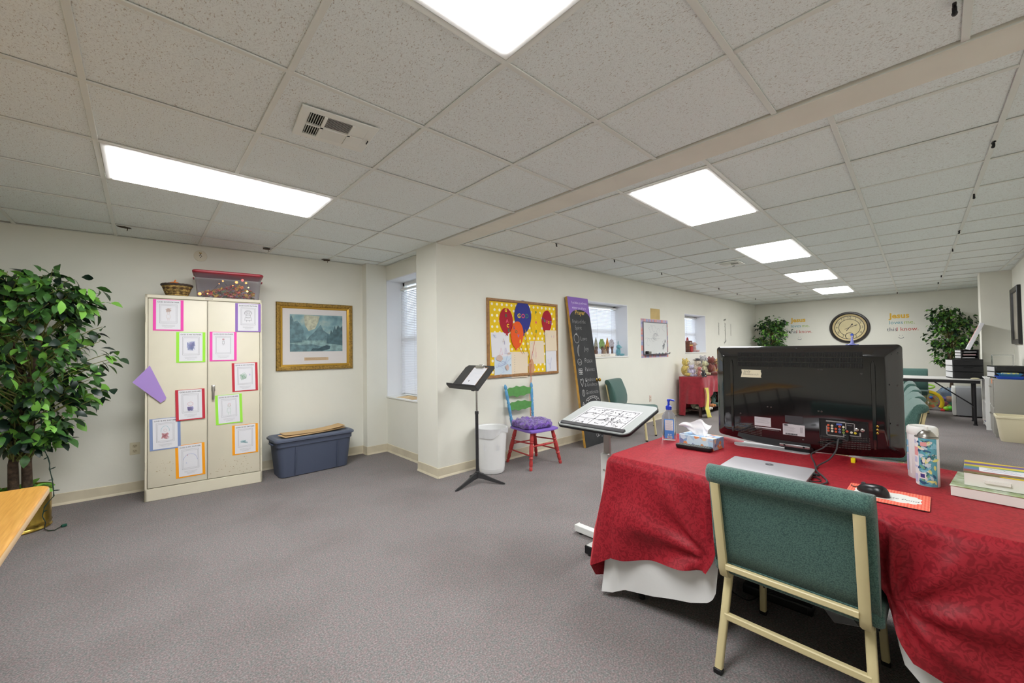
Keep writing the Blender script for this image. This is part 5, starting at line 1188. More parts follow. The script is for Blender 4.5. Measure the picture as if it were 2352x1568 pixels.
for px, py, rz, c, sz, lab, ears, c2, hat in (
          (1571, 863, .2, ('yellow', (236, 208, 112)), 1.30, 'yellow plush bear at the left end of the red toy table', 'round', ('cream', (238, 224, 204)), None),
          (1590, 857, 0.1, ('grey', (196, 194, 196)), 1.45, 'grey plush behind the yellow bear on the toy table', 'round', None, None),
          (1588, 864, -.2, ('lilac', (212, 204, 226)), .85, 'pale lilac plush at the front of the toy table', 'round', None, None),
          (1602, 860, .0, ('cream', (238, 224, 204)), 1.2, 'cream plush wearing a black hat on the toy table', 'round', None, ('black', (40, 38, 40))),
          (1607, 865, .1, ('pinkish', (206, 130, 120)), .75, 'small pink and white plush on the toy table', 'flop', ('white', (236, 232, 228)), None),
          (1616, 866, -.5, ('black', (44, 42, 44)), .5, 'small black plush lying at the front of the toy table', 'round', None, None),
          (1619, 861, .2, ('palegreen', (222, 220, 176)), 1.1, 'pale green plush toy at the middle of the toy table', 'round', None, None),
          (1626, 857, .0, ('pink', (232, 150, 172)), 1.3, 'pink plush behind the others on the toy table', 'flop', None, None),
          (1634, 861, .2, ('dkred', (126, 56, 46)), 1.4, 'dark red brown plush near the television edge on the toy table', 'round', ('brown', (150, 96, 52)), None),
          (1643, 859, .0, ('yellow2', (220, 180, 100)), 1.2, 'golden plush at the right of the toy table', 'round', None, None)):
    p = at_z(px, py, TZ); plush(lab, (p.x, min(p.y, 3.36), TZ), rz-.35, c, sz, c2, ears, hat=hat)
for a in ((tx0+.12, 3.14, .135, .2, ('olive', (150, 146, 116)), 1.25, 'olive plush on the shelf under the toy table', 'round', None), (tx0+.20, 2.99, .13, .0, ('white', (236, 232, 228)), 1.0, 'white plush on the shelf under the toy table', 'flop', None), (tx0+.33, 3.12, .13, .2, ('pink', (232, 150, 172)), 1.0, 'pink plush under the toy table behind the yellow cloth', 'round', None),
          (tx0+.62, 3.10, .13, .0, ('orange', (220, 140, 70)), 1.1, 'orange plush under the toy table right of the yellow cloth', 'round', None), (tx0+.85, 3.1, .13, .0, ('dkgreen', (50, 90, 76)), 1.2, 'dark green plush under the toy table', 'round', None)):
    plush(a[6], (a[0], a[1]+.05, a[2]), a[3], a[4], a[5], None, a[7])
# ================================================================ the red draped desk
DX0, DX1, DY0, DY1, DZ = 1.83, 2.60, -.235, 1.215, .735
REDV = bpy.data.materials.new('red_embossed_cloth'); REDV.use_nodes = True; nt = REDV.node_tree; bs = nt.nodes['Principled BSDF']; bs.inputs['Roughness'].default_value = .5; bs.inputs['Specular IOR Level'].default_value = .2; bs.inputs['Sheen Weight'].default_value = .5; bs.inputs['Sheen Roughness'].default_value = .4
bs.inputs['Base Color'].default_value = rgb((150, 24, 36)); bs.inputs['Sheen Tint'].default_value = rgb((255, 84, 92))
tc = nt.nodes.new('ShaderNodeTexCoord'); n1 = nt.nodes.new('ShaderNodeTexNoise'); n1.inputs['Scale'].default_value = 34; n1.inputs['Detail'].default_value = 1; n1.inputs['Distortion'].default_value = 2.6; nt.links.new(tc.outputs['Object'], n1.inputs['Vector'])
rp = nt.nodes.new('ShaderNodeValToRGB'); nt.links.new(n1.outputs['Fac'], rp.inputs[0]); rp.color_ramp.elements[0].position = .40; rp.color_ramp.elements[0].color = rgb((128, 24, 34)); rp.color_ramp.elements[1].position = .56; rp.color_ramp.elements[1].color = rgb((154, 34, 45)); nt.links.new(rp.outputs[0], bs.inputs['Base Color'])
bp = nt.nodes.new('ShaderNodeBump'); bp.inputs['Strength'].default_value = .45; bp.inputs['Distance'].default_value = .004; nt.links.new(rp.outputs[0], bp.inputs['Height']); nt.links.new(bp.outputs[0], bs.inputs['Normal'])
WCL = mat('white_underskirt', (226, 226, 224), .85, bump=(20, .15, .01))
t = thing('desk_table', 'folding table hidden under the red and white cloths', 'table', ((DX0+DX1)/2, (DY0+DY1)/2, 0))
mb = MB(); mb.box((0, 0, DZ-.032), (DX1-DX0-.05, DY1-DY0-.05, .03), bev=.004); mb.build('tabletop', mat('grey_laminate', (180, 178, 174), .5), t)
for sx in (-1, 1):
    for sy in (-1, 1): mb = MB(); mb.tube([(sx*.30, sy*.60, 0), (sx*.30, sy*.60, DZ-.045)], .016, 10); mb.build('leg', BLACKP, t)

def lerp_tab(tab, v):
    if v <= tab[0][0]: return tab[0][1]
    for (a, p), (c, q) in zip(tab, tab[1:]):
        if v <= c: return p+(q-p)*(v-a)/(c-a)
    return tab[-1][1]
FRONT_HEM = [(-.235, .10), (-.12, .17), (-.01, .265), (.08, .33), (.12, .40), (.145, .50), (.655, .50), (.675, .40), (.70, .345), (.82, .315), (.97, .285), (1.10, .245), (1.20, .23)]
def cloth(name, m, hem, z, seed, out0, fold, label, topbump=0.0, nper=360, freq=13, swag=0.0):
    r = random.Random(seed); ph = [r.uniform(0, 6) for _ in range(6)]
    ol = rrect(DX1-DX0, DY1-DY0, .035, 6, (DX0+DX1)/2, (DY0+DY1)/2); acc = [0]
    for a, c in zip(ol, ol[1:]+ol[:1]): acc.append(acc[-1]+math.hypot(c[0]-a[0], c[1]-a[1]))
    per = acc[-1]; P_ = []
    for k in range(nper):
        d = per*k/nper; i = max(j for j in range(len(ol)) if acc[j] <= d+1e-9); f = (d-acc[i])/max(1e-9, acc[i+1]-acc[i]); a, c = ol[i], ol[(i+1) % len(ol)]
        L = math.hypot(c[0]-a[0], c[1]-a[1]); P_.append((a[0]+(c[0]-a[0])*f, a[1]+(c[1]-a[1])*f, (c[1]-a[1])/L, (a[0]-c[0])/L, k/nper))
    rows = []
    cx, cy = (DX0+DX1)/2, (DY0+DY1)/2
    def ripple(x, y):   # loose wrinkles of the cloth on the top, mostly along the back edge
        q = max(0, (x-2.36)/.24)*topbump; return q*(.007*math.sin(26*x+9*y+ph[0])+.006*math.sin(38*x-13*y+ph[1])+.008)
    for s_ in (.12, .3, .45, .6, .7, .78, .85, .91, .96, .99):
        rows.append([Vector((cx+(x-cx)*s_, cy+(y-cy)*s_, z+ripple(cx+(x-cx)*s_, cy+(y-cy)*s_))) for x, y, nx, ny, u in P_])
    for f in (0, .012, .03, .06, .1, .14, .18, .22, .26, .30, .34, .38, .42, .46, .5, .54, .58, .62, .66, .7, .74, .78, .82, .86, .9, .95, 1.0):
        row = []
        for x, y, nx, ny, u in P_:
            h = hem(x, y, nx, ny); zz_ = z-(z-h)*f
            am = fold*min(1, f*1.5)**1.3
            w1 = .5+.5*math.sin(2*PI*u*freq+ph[0]+1.5*math.sin(2*PI*u*3+ph[1])+.8*f); w2 = math.sin(2*PI*u*freq*2.1+ph[2]+1.7*f)
            if nx < -.7:      # long front: diagonal swags falling from the corners
                w1 = .5+.5*math.sin(13*y+9*zz_+ph[3]+1.2*math.sin(5*y)); w2 = .5+.5*math.sin(24*y-14*zz_+ph[4])
            o_ = out0*min(1, f*25)+am*max(0, w1+.30*w2)+.02*f*abs(nx*ny)*6
            if nx < -.7:      # folds fanning out from where the chair pushes into the cloth
                for yc_, zc_, sg in ((.13, .47, -1), (.69, .40, 1)):
                    dy_, dz_ = sg*(y-yc_), zz_-zc_
                    if dy_ > 0:
                        rr_ = math.hypot(dy_, dz_); an_ = math.atan2(dz_, dy_)
                        o_ += swag*(.5+.5*math.sin(8.5*an_+ph[5]))**1.5*min(1, rr_/.10)*math.exp(-rr_/.55)*min(1, f*5)
            row.append(Vector((x+nx*o_, y+ny*o_, zz_+(0 if f else ripple(x, y))-(.003 if f else 0))))
        rows.append(row)
    mb = MB(); mb.loft(rows, True, False); o = mb.build(name, m, angle=180); return tag(o, label, 'tablecloth')
def hem_red(x, y, nx, ny):
    if nx < -.5 and abs(ny) < .8: return lerp_tab(FRONT_HEM, y)-.10*max(0, ny)
    if ny > .5: return .075+.05*max(0, (x-DX0)/.7)
    if nx > .5: return .30
    return .08
def hem_white(x, y, nx, ny):
    if nx < -.5: return lerp_tab([(-.2, .006), (-.05, .10), (.0, .17), (.05, .21), (.11, .27), (.14, .50), (.66, .50), (.69, .22), (.72, .185), (.80, .15), (.98, .10), (1.13, .07), (1.2, .03)], y)
    return .05
cloth('white_underskirt', WCL, hem_white, DZ-.006, 5, .004, .012, 'white tablecloth showing below the red cloth on the front desk', freq=26)
cloth('red_desk_cloth', REDV, hem_red, DZ, 3, .026, .040, 'dark red embossed cloth draped over the front desk', topbump=1.0, freq=15, swag=.045)
TZ_ = DZ+.001

# ---------------------------------------------------------------- television seen from the back
TVX = 2.515; TVA = 0.0
tv = thing('television', 'glossy black flat television seen from the back on the red desk', 'television', (TVX, .523, TZ_), -PI/2)
GLOSS = mat('piano_black', (18, 18, 19), .10, spec=.8, coat=.5, bump=(3, .02, .01)); SATIN = mat('satin_black', (24, 24, 26), .35)
TW, ZB, ZT = .805, .046, .566      # local z of the lower edge and of the top
def tv_ring(ins, y, bulge=1.0, r=.019):
    p = []
    for x, z in rrect(TW-2*ins, ZT-ZB-2*ins, max(.006, r-ins*.15), 5, 0, (ZB+ZT)/2): p.append([x, z])
    n = []
    # extra points along the lower edge so that it can bow
    for i, (x, z) in enumerate(p): n.append((x, z))
    out = []
    for i in range(len(n)):
        a, c = n[i], n[(i+1) % len(n)]; out.append(a)
        L = math.hypot(c[0]-a[0], c[1]-a[1])
        if L > .1:
            for k in range(1, 12): out.append((a[0]+(c[0]-a[0])*k/12, a[1]+(c[1]-a[1])*k/12))
    res = []
    for x, z in out:
        if z < ZB+ins+.05: z -= .032*bulge*max(0, 1-(x/(TW/2))**2)
        res.append(Vector((x, y, z)))
    return res
mb = MB(); mb.loft([tv_ring(.056, .0), tv_ring(.046, .003), tv_ring(.016, .030), tv_ring(.006, .038), tv_ring(.0, .046), tv_ring(0, .072), tv_ring(.004, .078)]); mb.build('back_shell', GLOSS, tv, angle=24)
mb = MB(); mb.box((0, .079, (ZB+ZT)/2+.01), (TW-.07, .003, ZT-ZB-.09)); mb.build('screen', mat('dark_screen', (10, 10, 12), .1), tv, smooth=False)
def tvp(px, py):      # photo pixel to local point on the back
    p = at_x(px, py, TVX); return -(p.y-.523), p.z-TZ_
# side rails of the raised back panel
mb = MB()
for x in (-TW/2+.095, TW/2-.098): mb.loft([[Vector((x+dx*w_, y, z)) for dx, y in ((-1, .004), (-.6, -.005), (.6, -.005), (1, .004))] for z, w_ in ((ZB+.03, .006), (ZB+.06, .009), (ZT-.10, .011), (ZT-.075, .004))])
mb.build('moulded_ridge', GLOSS, tv, kind='stuff')
# slotted vent band: recessed dark strip with upright fins
vx0, vz1 = tvp(1694, 808); vx1, vz0 = tvp(1982, 845)
mb = MB(); mb.box(((vx0+vx1)/2, -.0003, (vz0+vz1)/2-.002), (vx1-vx0, .002, vz1-vz0)); v = mb.build('vent_panel', mat('vent_black', (8, 8, 9), .5), tv, smooth=False)
mb = MB(); n = 92; hgt = vz1-vz0
for k in range(n):
    x = vx0+(k+.5)*(vx1-vx0)/n
    for z_, h_ in ((vz0+hgt*.80, hgt*.30), (vz0+hgt*.46, hgt*.30), (vz0+hgt*.14, hgt*.24)): mb.box((x, -.0022, z_-.002), (.0016, .003, h_))
for z_ in (.64, .30): mb.box(((vx0+vx1)/2, -.0016, vz0+hgt*z_), (vx1-vx0, .003, .004))
mb.build('vent_fin', GLOSS, v, smooth=False, kind='stuff')
def dots(x0, z0, x1, z1, nx, nz, slope):
    mb = MB()
    for i in range(nx):
        for j in range(nz):
            x = x0+(x1-x0)*i/(nx-1); z = z0+(z1-z0)*j/(nz-1)+slope(x); mb.box((x, -.0012, z), (.0026, .0012, .0034))
    mb.build('speaker_hole', mat('vent_grey', (92, 90, 84), .6), tv, smooth=False, kind='stuff')
sl = lambda x: -.030*max(0, 1-(x/(TW/2))**2)+.022
dots(-TW/2+.10, ZB+.03, -TW/2+.24, ZB+.075, 26, 6, sl); dots(.10, ZB+.02, .285, ZB+.07, 34, 6, sl)
# screws
for k, (px, py) in enumerate(((1763, 845), (1771, 845), (1879, 849), (1887, 849), (1763, 934), (1771, 935), (1880, 944), (1887, 945), (1829, 799), (2062, 811), (2062, 885), (2062, 976), (1978, 858), (1701, 949), (1845, 1010))):
    x, z = tvp(px, py); mb = MB(); mb.lathe([(.0035, 0), (.0045, .0015), (.003, .0025), (.001, .0022)], 10, axis=((x, .001, z), (x, -.999, z))); s = mb.build('screw', mat('dark_screw', (96, 96, 96), .25, metal=1), tv)
# tape, labels
TAPE = mat('masking_tape', (218, 212, 184), .75); STK = mat('silver_sticker', (196, 194, 198), .4)
(a, za), (c, zc) = tvp(1703, 848), tvp(1749, 867)
mb = MB(); r = random.Random(7)
pts = [(a, za), (c, za-.001), (c-.003, za-.007), (c+.001, (za+zc)/2), (c-.003, zc+.006), (c, zc), (a-.004, zc-.001), (a-.001, zc+.012), (a+.002, (za+zc)/2+.004)]
mb.face([(x, -.0012, z) for x, z in pts]); mb.build('masking_tape_label', TAPE, tv, smooth=False)
txt('Jody', .019, INK, tv, a+.012, za-.010, -.0018, 'LEFT', thin=-.0003, slant=.3); txt('Heidenreich', .0165, INK, tv, a+.008, za-.026, -.0018, 'LEFT', thin=-.0003, slant=.25, sx=.95)
def sticker(px0, py0, px1, py1, m_, name='sticker'):
    (a, za), (c, zc) = tvp(px0, py0), tvp(px1, py1); mb = MB(); mb.box(((a+c)/2, -.0008, (za+zc)/2), (abs(c-a), .0012, abs(za-zc))); s = mb.build(name, m_, tv, smooth=False); return s, a, c, za, zc
for q in ((1733, 956, 1771, 980), (1734, 978, 1794, 988)):
    s, a, c, za, zc = sticker(*q, STK); mb = MB()
    for k in range(5 if q[3]-q[1] > 15 else 2): zz_ = za-.006-k*.006; mb.ribbon([(a+.005, zz_), (c-.006-.004*(k % 3), zz_)], .0014, -.0018)
    mb.build('fine_print', GREYINK, s, smooth=False)
s, a, c, za, zc = sticker(1798, 972, 1849, 1003, STK, 'rating_label')
mb = MB(); mb.face([((a+.014)+.011*math.cos(q), -.0016, za-.0065+.0042*math.sin(q)) for q in [k*PI/8 for k in range(16)]]); mb.build('brand_oval', INK, s, smooth=False); txt('SAMSUNG', .0042, STK, s, a+.014, za-.0066, -.0022)
mb = MB()
for k in range(5): mb.ribbon([(a+.005, za-.015-k*.006), (a+.05+.006*(k % 2), za-.015-k*.006)], .0016, -.0018)
for k in range(3): mb.ribbon([(c-.018+.004*k, za-.012), (c-.018+.004*k, za-.040)], .0022, -.0018)
mb.build('fine_print', GREYINK, s, smooth=False)
mb = MB(); rr = random.Random(1); x = a+.012
while x < c-.03: w_ = rr.choice((.0008, .0014, .002)); mb.box((x, -.0017, zc+.006), (w_, .0006, .008)); x += w_+rr.choice((.0008, .0014))
mb.build('barcode', INK, s, smooth=False, kind='stuff')
sticker(1803, 953, 1845, 973, mat('smoke_sticker', (62, 62, 66), .4))
# connector bay
(a, za), (c, zc) = tvp(1884, 962), tvp(1993, 1015)
mb = MB(); mb.box(((a+c)/2, -.0004, (za+zc)/2), (c-a, .0012, za-zc)); bay = mb.build('connector_bay', SATIN, tv, smooth=False)
mb = MB(); frame_ring(mb, c-a+.01, za-zc+.01, [(0, 0), (0, .004), (.004, .004), (.005, 0)]); fr = mb.build('bay_rim', SATIN, bay, smooth=False); fr.location = ((a+c)/2, 0, (za+zc)/2)
mb = MB(); w_, h_ = c-a, za-zc
for x0, x1, z0, z1 in ((.13, .50, .12, .17), (.13, .155, .12, .66), (.50, .52, .12, .30), (.52, .86, .22, .26), (.84, .87, .22, .44), (.55, .57, .55, .92), (.55, .75, .89, .93), (.73, .75, .50, .93), (.13, .55, .90, .97)):
    mb.box((a+w_*(x0+x1)/2, -.0014, zc+h_*(z0+z1)/2), (w_*(x1-x0), .0012, h_*(z1-z0)))
mb.build('printed_outline', mat('bay_grey', (150, 150, 148), .5), bay, smooth=False)
JC = {'red': (216, 96, 60), 'white': (232, 226, 206), 'green': (126, 150, 70), 'blue': (120, 124, 170), 'yellow': (226, 206, 60), 'dark': (40, 40, 42)}
JM = {k: mat('jack_'+k, q, .4) for k, q in JC.items()}
def jack(fx, fz, col, r_=.0052):
    x, z = a+w_*fx, zc+h_*fz; mb = MB(); mb.lathe([(r_, 0), (r_, .004), (r_*.62, .0046), (r_*.55, .002), (r_*.02, .002)], 12, axis=((x, 0, z), (x, -1, z))); mb.build('jack', JM[col], bay)
for j, row in enumerate((('red', 'white', 'dark', 'red', 'white'), ('red', 'white', 'red', 'blue', 'green'), ('red', 'white', 'red', 'blue', 'green'))):
    for i, q in enumerate(row): jack(.18+.082*i, .70-.155*j-.006*i, q)
jack(.585, .46, 'red'); jack(.675, .42, 'white'); jack(.755, .41, 'yellow')
for i in (0, 1): x, z = a+w_*(.785+.12*i), zc+h_*.60; mb = MB(); mb.lathe([(.008, 0), (.008, .004), (.0055, .005), (.0055, .011), (.002, .0115)], 12, axis=((x, 0, z), (x, -1, z))); mb.build('aerial_socket', CHROME, bay)
mb = MB(); x, z = a+w_*.42, zc+h_*.80; mb.box((x, -.003, z), (.022, .005, .009), bev=.001, seg=1); mb.build('monitor_socket', mat('vga_blue', (90, 110, 190), .4), bay)
for fx in (.19, .29): mb = MB(); mb.box((a+w_*fx, -.002, zc+h_*.83), (.012, .003, .009)); mb.build('port', JM['dark'], bay, smooth=False)
mb = MB(); mb.box((a+w_*.645, -.002, zc+h_*.80), (.018, .003, .006)); mb.build('port', mat('hdmi_grey', (120, 120, 122), .3, metal=.8), bay, smooth=False)
for k in range(3): x, z = tvp(2016, 979+8*k); mb = MB(); mb.lathe([(.005, 0), (.005, .006), (.003, .007), (.003, .003)], 10, axis=((x, .001, z), (x, -.999, z))); mb.build('side_jack', BRASS, tv)
# foot: neck casting and glass plate
mb = MB(); mb.box((.0, .045, .030), (.13, .04, .060), bev=.008); mb.build('stand_neck', SATIN, tv)
mb = MB(); mb.box((-.012, -.003, .040), (.135, .010, .016), bev=.005); nt_ = mb.build('neck_trim', mat('silver_trim', (176, 176, 178), .25, metal=.8), tv); mb = MB()
for x in (-.055, .03): mb.lathe([(.005, 0), (.005, .001)], 10, axis=((x, -.0078, .040), (x, -1.0078, .040)))
mb.build('trim_hole', BLACKP, nt_, kind='stuff')
mb = MB(); mb.slab(rrect(.36, .10, .04, 6, -.13, .035), .0, .009); mb.build('stand_base', mat('silver_base', (188, 188, 190), .35), tv)
# little blue ornament on the shelf-like top edge
t = thing('blue_ornament', 'small translucent blue spire ornament standing on top of the television', 'ornament', (TVX+.058, .297, TZ_+ZT), -PI/2)
BLUET = mat('translucent_blue', (176, 184, 252), .15, trans=.6, ior=1.2)
mb = MB(); mb.lathe([(.017, 0), (.017, .003), (.008, .008), (.006, .018), (.0045, .028), (.003, .040), (.001, .045)], 8); mb.build('spire', BLUET, t)
mb = MB(); mb.slab(rrect(.05, .022, .008, 4), 0, .004); mb.build('base', BLUET, t)
mb = MB(); mb.prism([((.009 if k % 2 == 0 else .004)*math.cos(PI/2+k*PI/5), .051+(.009 if k % 2 == 0 else .004)*math.sin(PI/2+k*PI/5)) for k in range(10)], -.002, .002); mb.build('star', mat('translucent_blue2', (90, 130, 250), .15, trans=.4, ior=1.3), t)

p = at_z(1960, 1063, TZ_); mb = MB(); mb.box((0, 0, .012), (.022, .016, .024), bev=.002, seg=1); o = mb.build('yellow_block', mat('yellow_plastic', (240, 220, 20), .5)); o.location = (min(p.x, 2.585), p.y, TZ_); tag(o, 'small bright yellow block at the back edge of the desk under the television', 'block')

# ---------------------------------------------------------------- laptop with cables
LAPM = mat('silver_laptop', (206, 204, 208), .32, metal=.35)
q = [at_z(1642, 1080, TZ_+.02), at_z(1697, 1047, TZ_+.02), at_z(1862, 1077, TZ_+.02), at_z(1843, 1098, TZ_+.02)]
lx, ly = (q[1].x+q[2].x)/2, (q[1].y+q[2].y)/2
t = thing('laptop', 'closed silver laptop on the red desk behind the green chair', 'laptop', (2.065, .548, TZ_), -PI/2+.03)
LW, LD = .325, .226
mb = MB(); mb.slab(rrect(LW, LD, .012, 4), .003, .013); mb.build('base', mat('laptop_base', (150, 150, 154), .35, metal=.4), t)
mb = MB(); mb.loft([[Vector((x*s, y*s, z)) for x, y in rrect(LW, LD, .012, 4)] for s, z in ((1, .0138), (1, .0195), (.985, .0215))]); mb.build('lid', LAPM, t)
mb = MB(); mb.slab(circ(.0165, 24, .0, .055), .0215, .0222); lo = mb.build('logo_disc', mat('logo_dark', (52, 52, 56), .3), t, smooth=False)
txt('hp', .024, LAPM, lo, .0, .056, .0226, slant=.35, flat=True)
for x, y in ((-.12, -.09), (.12, -.09), (-.12, .09), (.12, .09)): mb = MB(); mb.lathe([(.007, 0), (.007, .003)], 10, (x, y, 0)); mb.build('rubber_foot', BLACKP, t)
mb = MB()
for k in range(3): mb.box((LW/2-.001, -.02+.03*k, .008), (.003, .016, .005))
mb.build('port', BLACKP, t, smooth=False)
CABM = mat('grey_black_cable', (58, 58, 60), .5)
ca, za = tvp(1945, 1003); tvw = lambda lx_, y_, lz_: Vector((TVX+y_, .523-lx_, TZ_+lz_))
plug = [tvw(*(lambda u: (u[0], -.012, u[1]))(tvp(1948, 1000))), tvw(*(lambda u: (u[0], -.03, u[1]))(tvp(1949, 1010)))]
c1 = thing('video_cable', 'dark grey video cable from the television sockets to the laptop', 'cable', (0, 0, 0))
pts = [plug[0], plug[1], Vector((2.475, .345, .85)), Vector((2.44, .352, .80)), Vector((2.39, .372, .762)), Vector((2.31, .40, .744)), Vector((2.22, .398, .741)), Vector((2.14, .39, .741)), Vector((2.112, .372, .748))]
def smooth(pts, n=6):
    out = []; P = [pts[0]]+list(pts)+[pts[-1]]
    for i in range(1, len(P)-2):
        for k in range(n):
            f = k/n; a_, b2, c_, d_ = P[i-1], P[i], P[i+1], P[i+2]
            out.append(.5*((2*b2)+(c_-a_)*f+(2*a_-5*b2+4*c_-d_)*f*f+(3*b2-a_-3*c_+d_)*f**3))
    return out+[pts[-1]]
mb = MB(); mb.tube(smooth(pts), .0035, 8); mb.build('cord', CABM, c1)
mb = MB(); mb.tube([plug[0]+Vector((.006, 0, .004)), plug[1]], [.0065, .006], 8); mb.build('connector', BLACKP, c1)
mb = MB(); mb.box((2.118, .384, .749), (.016, .042, .010), bev=.003, rot=Euler((0, 0, .2)).to_matrix()); mb.build('plug_shell', BLACKP, c1)
c2 = thing('power_cable', 'looped black power cable under the television and beside the laptop', 'cable', (0, 0, 0))
x, z = tvp(1925, 1016); st_ = Vector((TVX-.012, .523-x, TZ_+z))
pts = [st_, st_+Vector((-.02, .03, -.004)), st_+Vector((-.03, .055, -.03)), Vector((2.43, .448, .765)), Vector((2.34, .42, .744)), Vector((2.22, .392, .742)), Vector((2.13, .352, .742)), Vector((2.06, .330, .742)), Vector((2.00, .345, .742)), Vector((1.965, .36, .742))]
mb = MB(); mb.tube(smooth(pts), .0035, 8); mb.build('cord', CABM, c2)
mb = MB(); mb.tube([st_+Vector((.008, -.012, .001)), st_+Vector((-.002, .004, 0)), st_+Vector((-.016, .022, -.002))], [.009, .009, .006], 8); mb.build('connector', BLACKP, c2)
pts = [Vector((2.10, .396, .7425)), Vector((2.09, .37, .744)), Vector((2.06, .35, .7425)), Vector((2.03, .365, .7425)), Vector((2.02, .40, .7425)), Vector((1.98, .41, .7425))]
c3 = thing('charger_cable', 'thin black charger cable lying by the laptop on the red cloth', 'cable', (0, 0, 0)); mb = MB(); mb.tube(smooth(pts), .0025, 6); mb.build('cord', BLACKP, c3); mb = MB(); mb.tube([pts[0], pts[0]+Vector((-.004, .012, .004))], .005, 8); mb.build('connector', BLACKP, c3)

# ---------------------------------------------------------------- hand sanitizer
p = at_z(1534, 1010, TZ_); t = thing('sanitizer_bottle', 'clear hand sanitizer bottle with a blue pump on the desk corner', 'bottle', (p.x+.02, p.y, TZ_), -PI/2+.32)
CLR = mat('clear_bottle', (240, 244, 250), .04, trans=.96, ior=1.18)
mb = MB(); mb.loft([[Vector((x*s, y*s2, z)) for x, y in rrect(.080, .052, .014, 5)] for s, s2, z in ((.93, .9, 0), (1, 1, .005), (1, 1, .135), (.99, .97, .142), (.72, .72, .162), (.46, .6, .174), (.36, .55, .180), (.34, .52, .188))]); mb.build('bottle', CLR, t)
mb = MB(); mb.tube([(0, 0, .17), (.004, 0, .01)], .003, 6); mb.build('dip_tube', mat('pale_tube', (226, 230, 236), .4), t)
PB_ = mat('pump_blue', (36, 62, 190), .35)
mb = MB(); mb.lathe([(.017, .184), (.0175, .186), (.0175, .204), (.012, .208), (.007, .209), (.006, .232), (.009, .234), (.009, .242)], 20); mb.bar([(-.008, 0, .243), (.012, 0, .244), (.034, 0, .240)], .012, .009, (0, 1, 0)); mb.build('pump', PB_, t)
mb = MB(); mb.box((.004, -.0268, .070), (.056, .001, .118)); la = mb.build('back_label', mat('label_blue', (82, 140, 214), .5), t, smooth=False)
mb = MB(); mb.box((.004, -.0275, .092), (.046, .0006, .062)); mb.build('text_panel', mat('label_white', (226, 224, 228), .5), la, smooth=False)
mb = MB()
for k in range(11): mb.ribbon([(-.016, .119-k*.0052), (.024-.003*(k % 3), .119-k*.0052)], .0012, -.0282)
mb.build('fine_print', GREYINK, la, smooth=False)
mb = MB(); mb.box((.006, -.0275, .020), (.028, .0006, .014)); mb.build('barcode_panel', PAPER, la, smooth=False)
mb = MB(); rr = random.Random(4); x = -.006
while x < .018: w_ = rr.choice((.0006, .001, .0016)); mb.box((x, -.0281, .0205), (w_, .0004, .010)); x += w_+rr.choice((.0007, .0012))
mb.build('barcode', INK, la, smooth=False, kind='stuff')
mb = MB()
for x in (.0, .013): mb.box((x, -.0275, .035), (.009, .0006, .009))
mb.build('label_icon', mat('pale_icon', (190, 200, 220), .5), la, smooth=False, kind='stuff')

# ---------------------------------------------------------------- tissue box, remote
t = thing('tissue_box', 'pale blue and orange patterned tissue box with a tissue pulled up', 'tissue box', (2.345, .945, TZ_), -PI/2-.13)
TB = bpy.data.materials.new('tissue_box_print'); TB.use_nodes = True; nt = TB.node_tree; bs = nt.nodes['Principled BSDF']; bs.inputs['Roughness'].default_value = .5
tc = nt.nodes.new('ShaderNodeTexCoord'); vo = nt.nodes.new('ShaderNodeTexVoronoi'); vo.inputs['Scale'].default_value = 34; nt.links.new(tc.outputs['Object'], vo.inputs['Vector'])
rp = nt.nodes.new('ShaderNodeValToRGB'); nt.links.new(vo.outputs['Color'], rp.inputs[0]); rp.color_ramp.interpolation = 'CONSTANT'
rp.color_ramp.elements[0].position = 0; rp.color_ramp.elements[0].color = rgb((176, 204, 226)); rp.color_ramp.elements[1].position = .62; rp.color_ramp.elements[1].color = rgb((226, 148, 96))
for po, cc in ((.3, (206, 222, 234)), (.48, (140, 170, 206)), (.72, (236, 210, 176)), (.82, (122, 130, 170))): e = rp.color_ramp.elements.new(po); e.color = rgb(cc)
nt.links.new(rp.outputs[0], bs.inputs['Base Color'])
mb = MB(); mb.box((0, 0, .032), (.20, .115, .064), bev=.0015, seg=1); mb.build('carton', TB, t, smooth=False)
mb = MB(); mb.slab(circ(.055, 24, 0, 0, .022), .0641, .0648); mb.build('opening', mat('film', (216, 226, 236), .3), t, smooth=False)
r = random.Random(12)
def tiss(u, v):
    a = (u-.5)*2; h = .085*v; w_ = .035+.05*v
    return Vector((a*w_-.03*v+.004*math.sin(9*a), .018*math.sin(4*a+1)*(1-.2*v)+.03*v*a+.006*math.sin(11*v+5*a), .062+h*(1-.35*abs(a-.15)*v)+.006*math.sin(7*a)*v))
mb = MB(); mb.grid(tiss, 20, 12); mb.grid(lambda u, v: tiss(u, v*.9)+Vector((.002, .022-.03*u, -.004)), 20, 10); mb.build('tissue', mat('tissue_white', (240, 240, 242), .85), t, angle=180)
t = thing('remote_control', 'black remote control lying in front of the tissue box', 'remote', (2.245, .945, TZ_), .07-PI/2)
mb = MB(); mb.loft([[Vector((x*s, y*s2, z)) for x, y in rrect(.19, .05, .014, 4)] for s, s2, z in ((.93, .80, 0), (.98, .95, .006), (1, 1, .016), (.985, .95, .021))]); mb.build('body', SATIN, t)
mb = MB(); r = random.Random(5)
but = None
for i in range(14):
    for j in range(4):
        if but is None: mb = MB(); mb.box((0, 0, 0), (.0075, .006, .003), bev=.001, seg=1); but = mb.build('button', mat('remote_button', (116, 120, 116), .5), t); o = but
        else: o = inst(but, 'button', t)
        o.location = (-.078+i*.012, -.0165+j*.011, .0215)

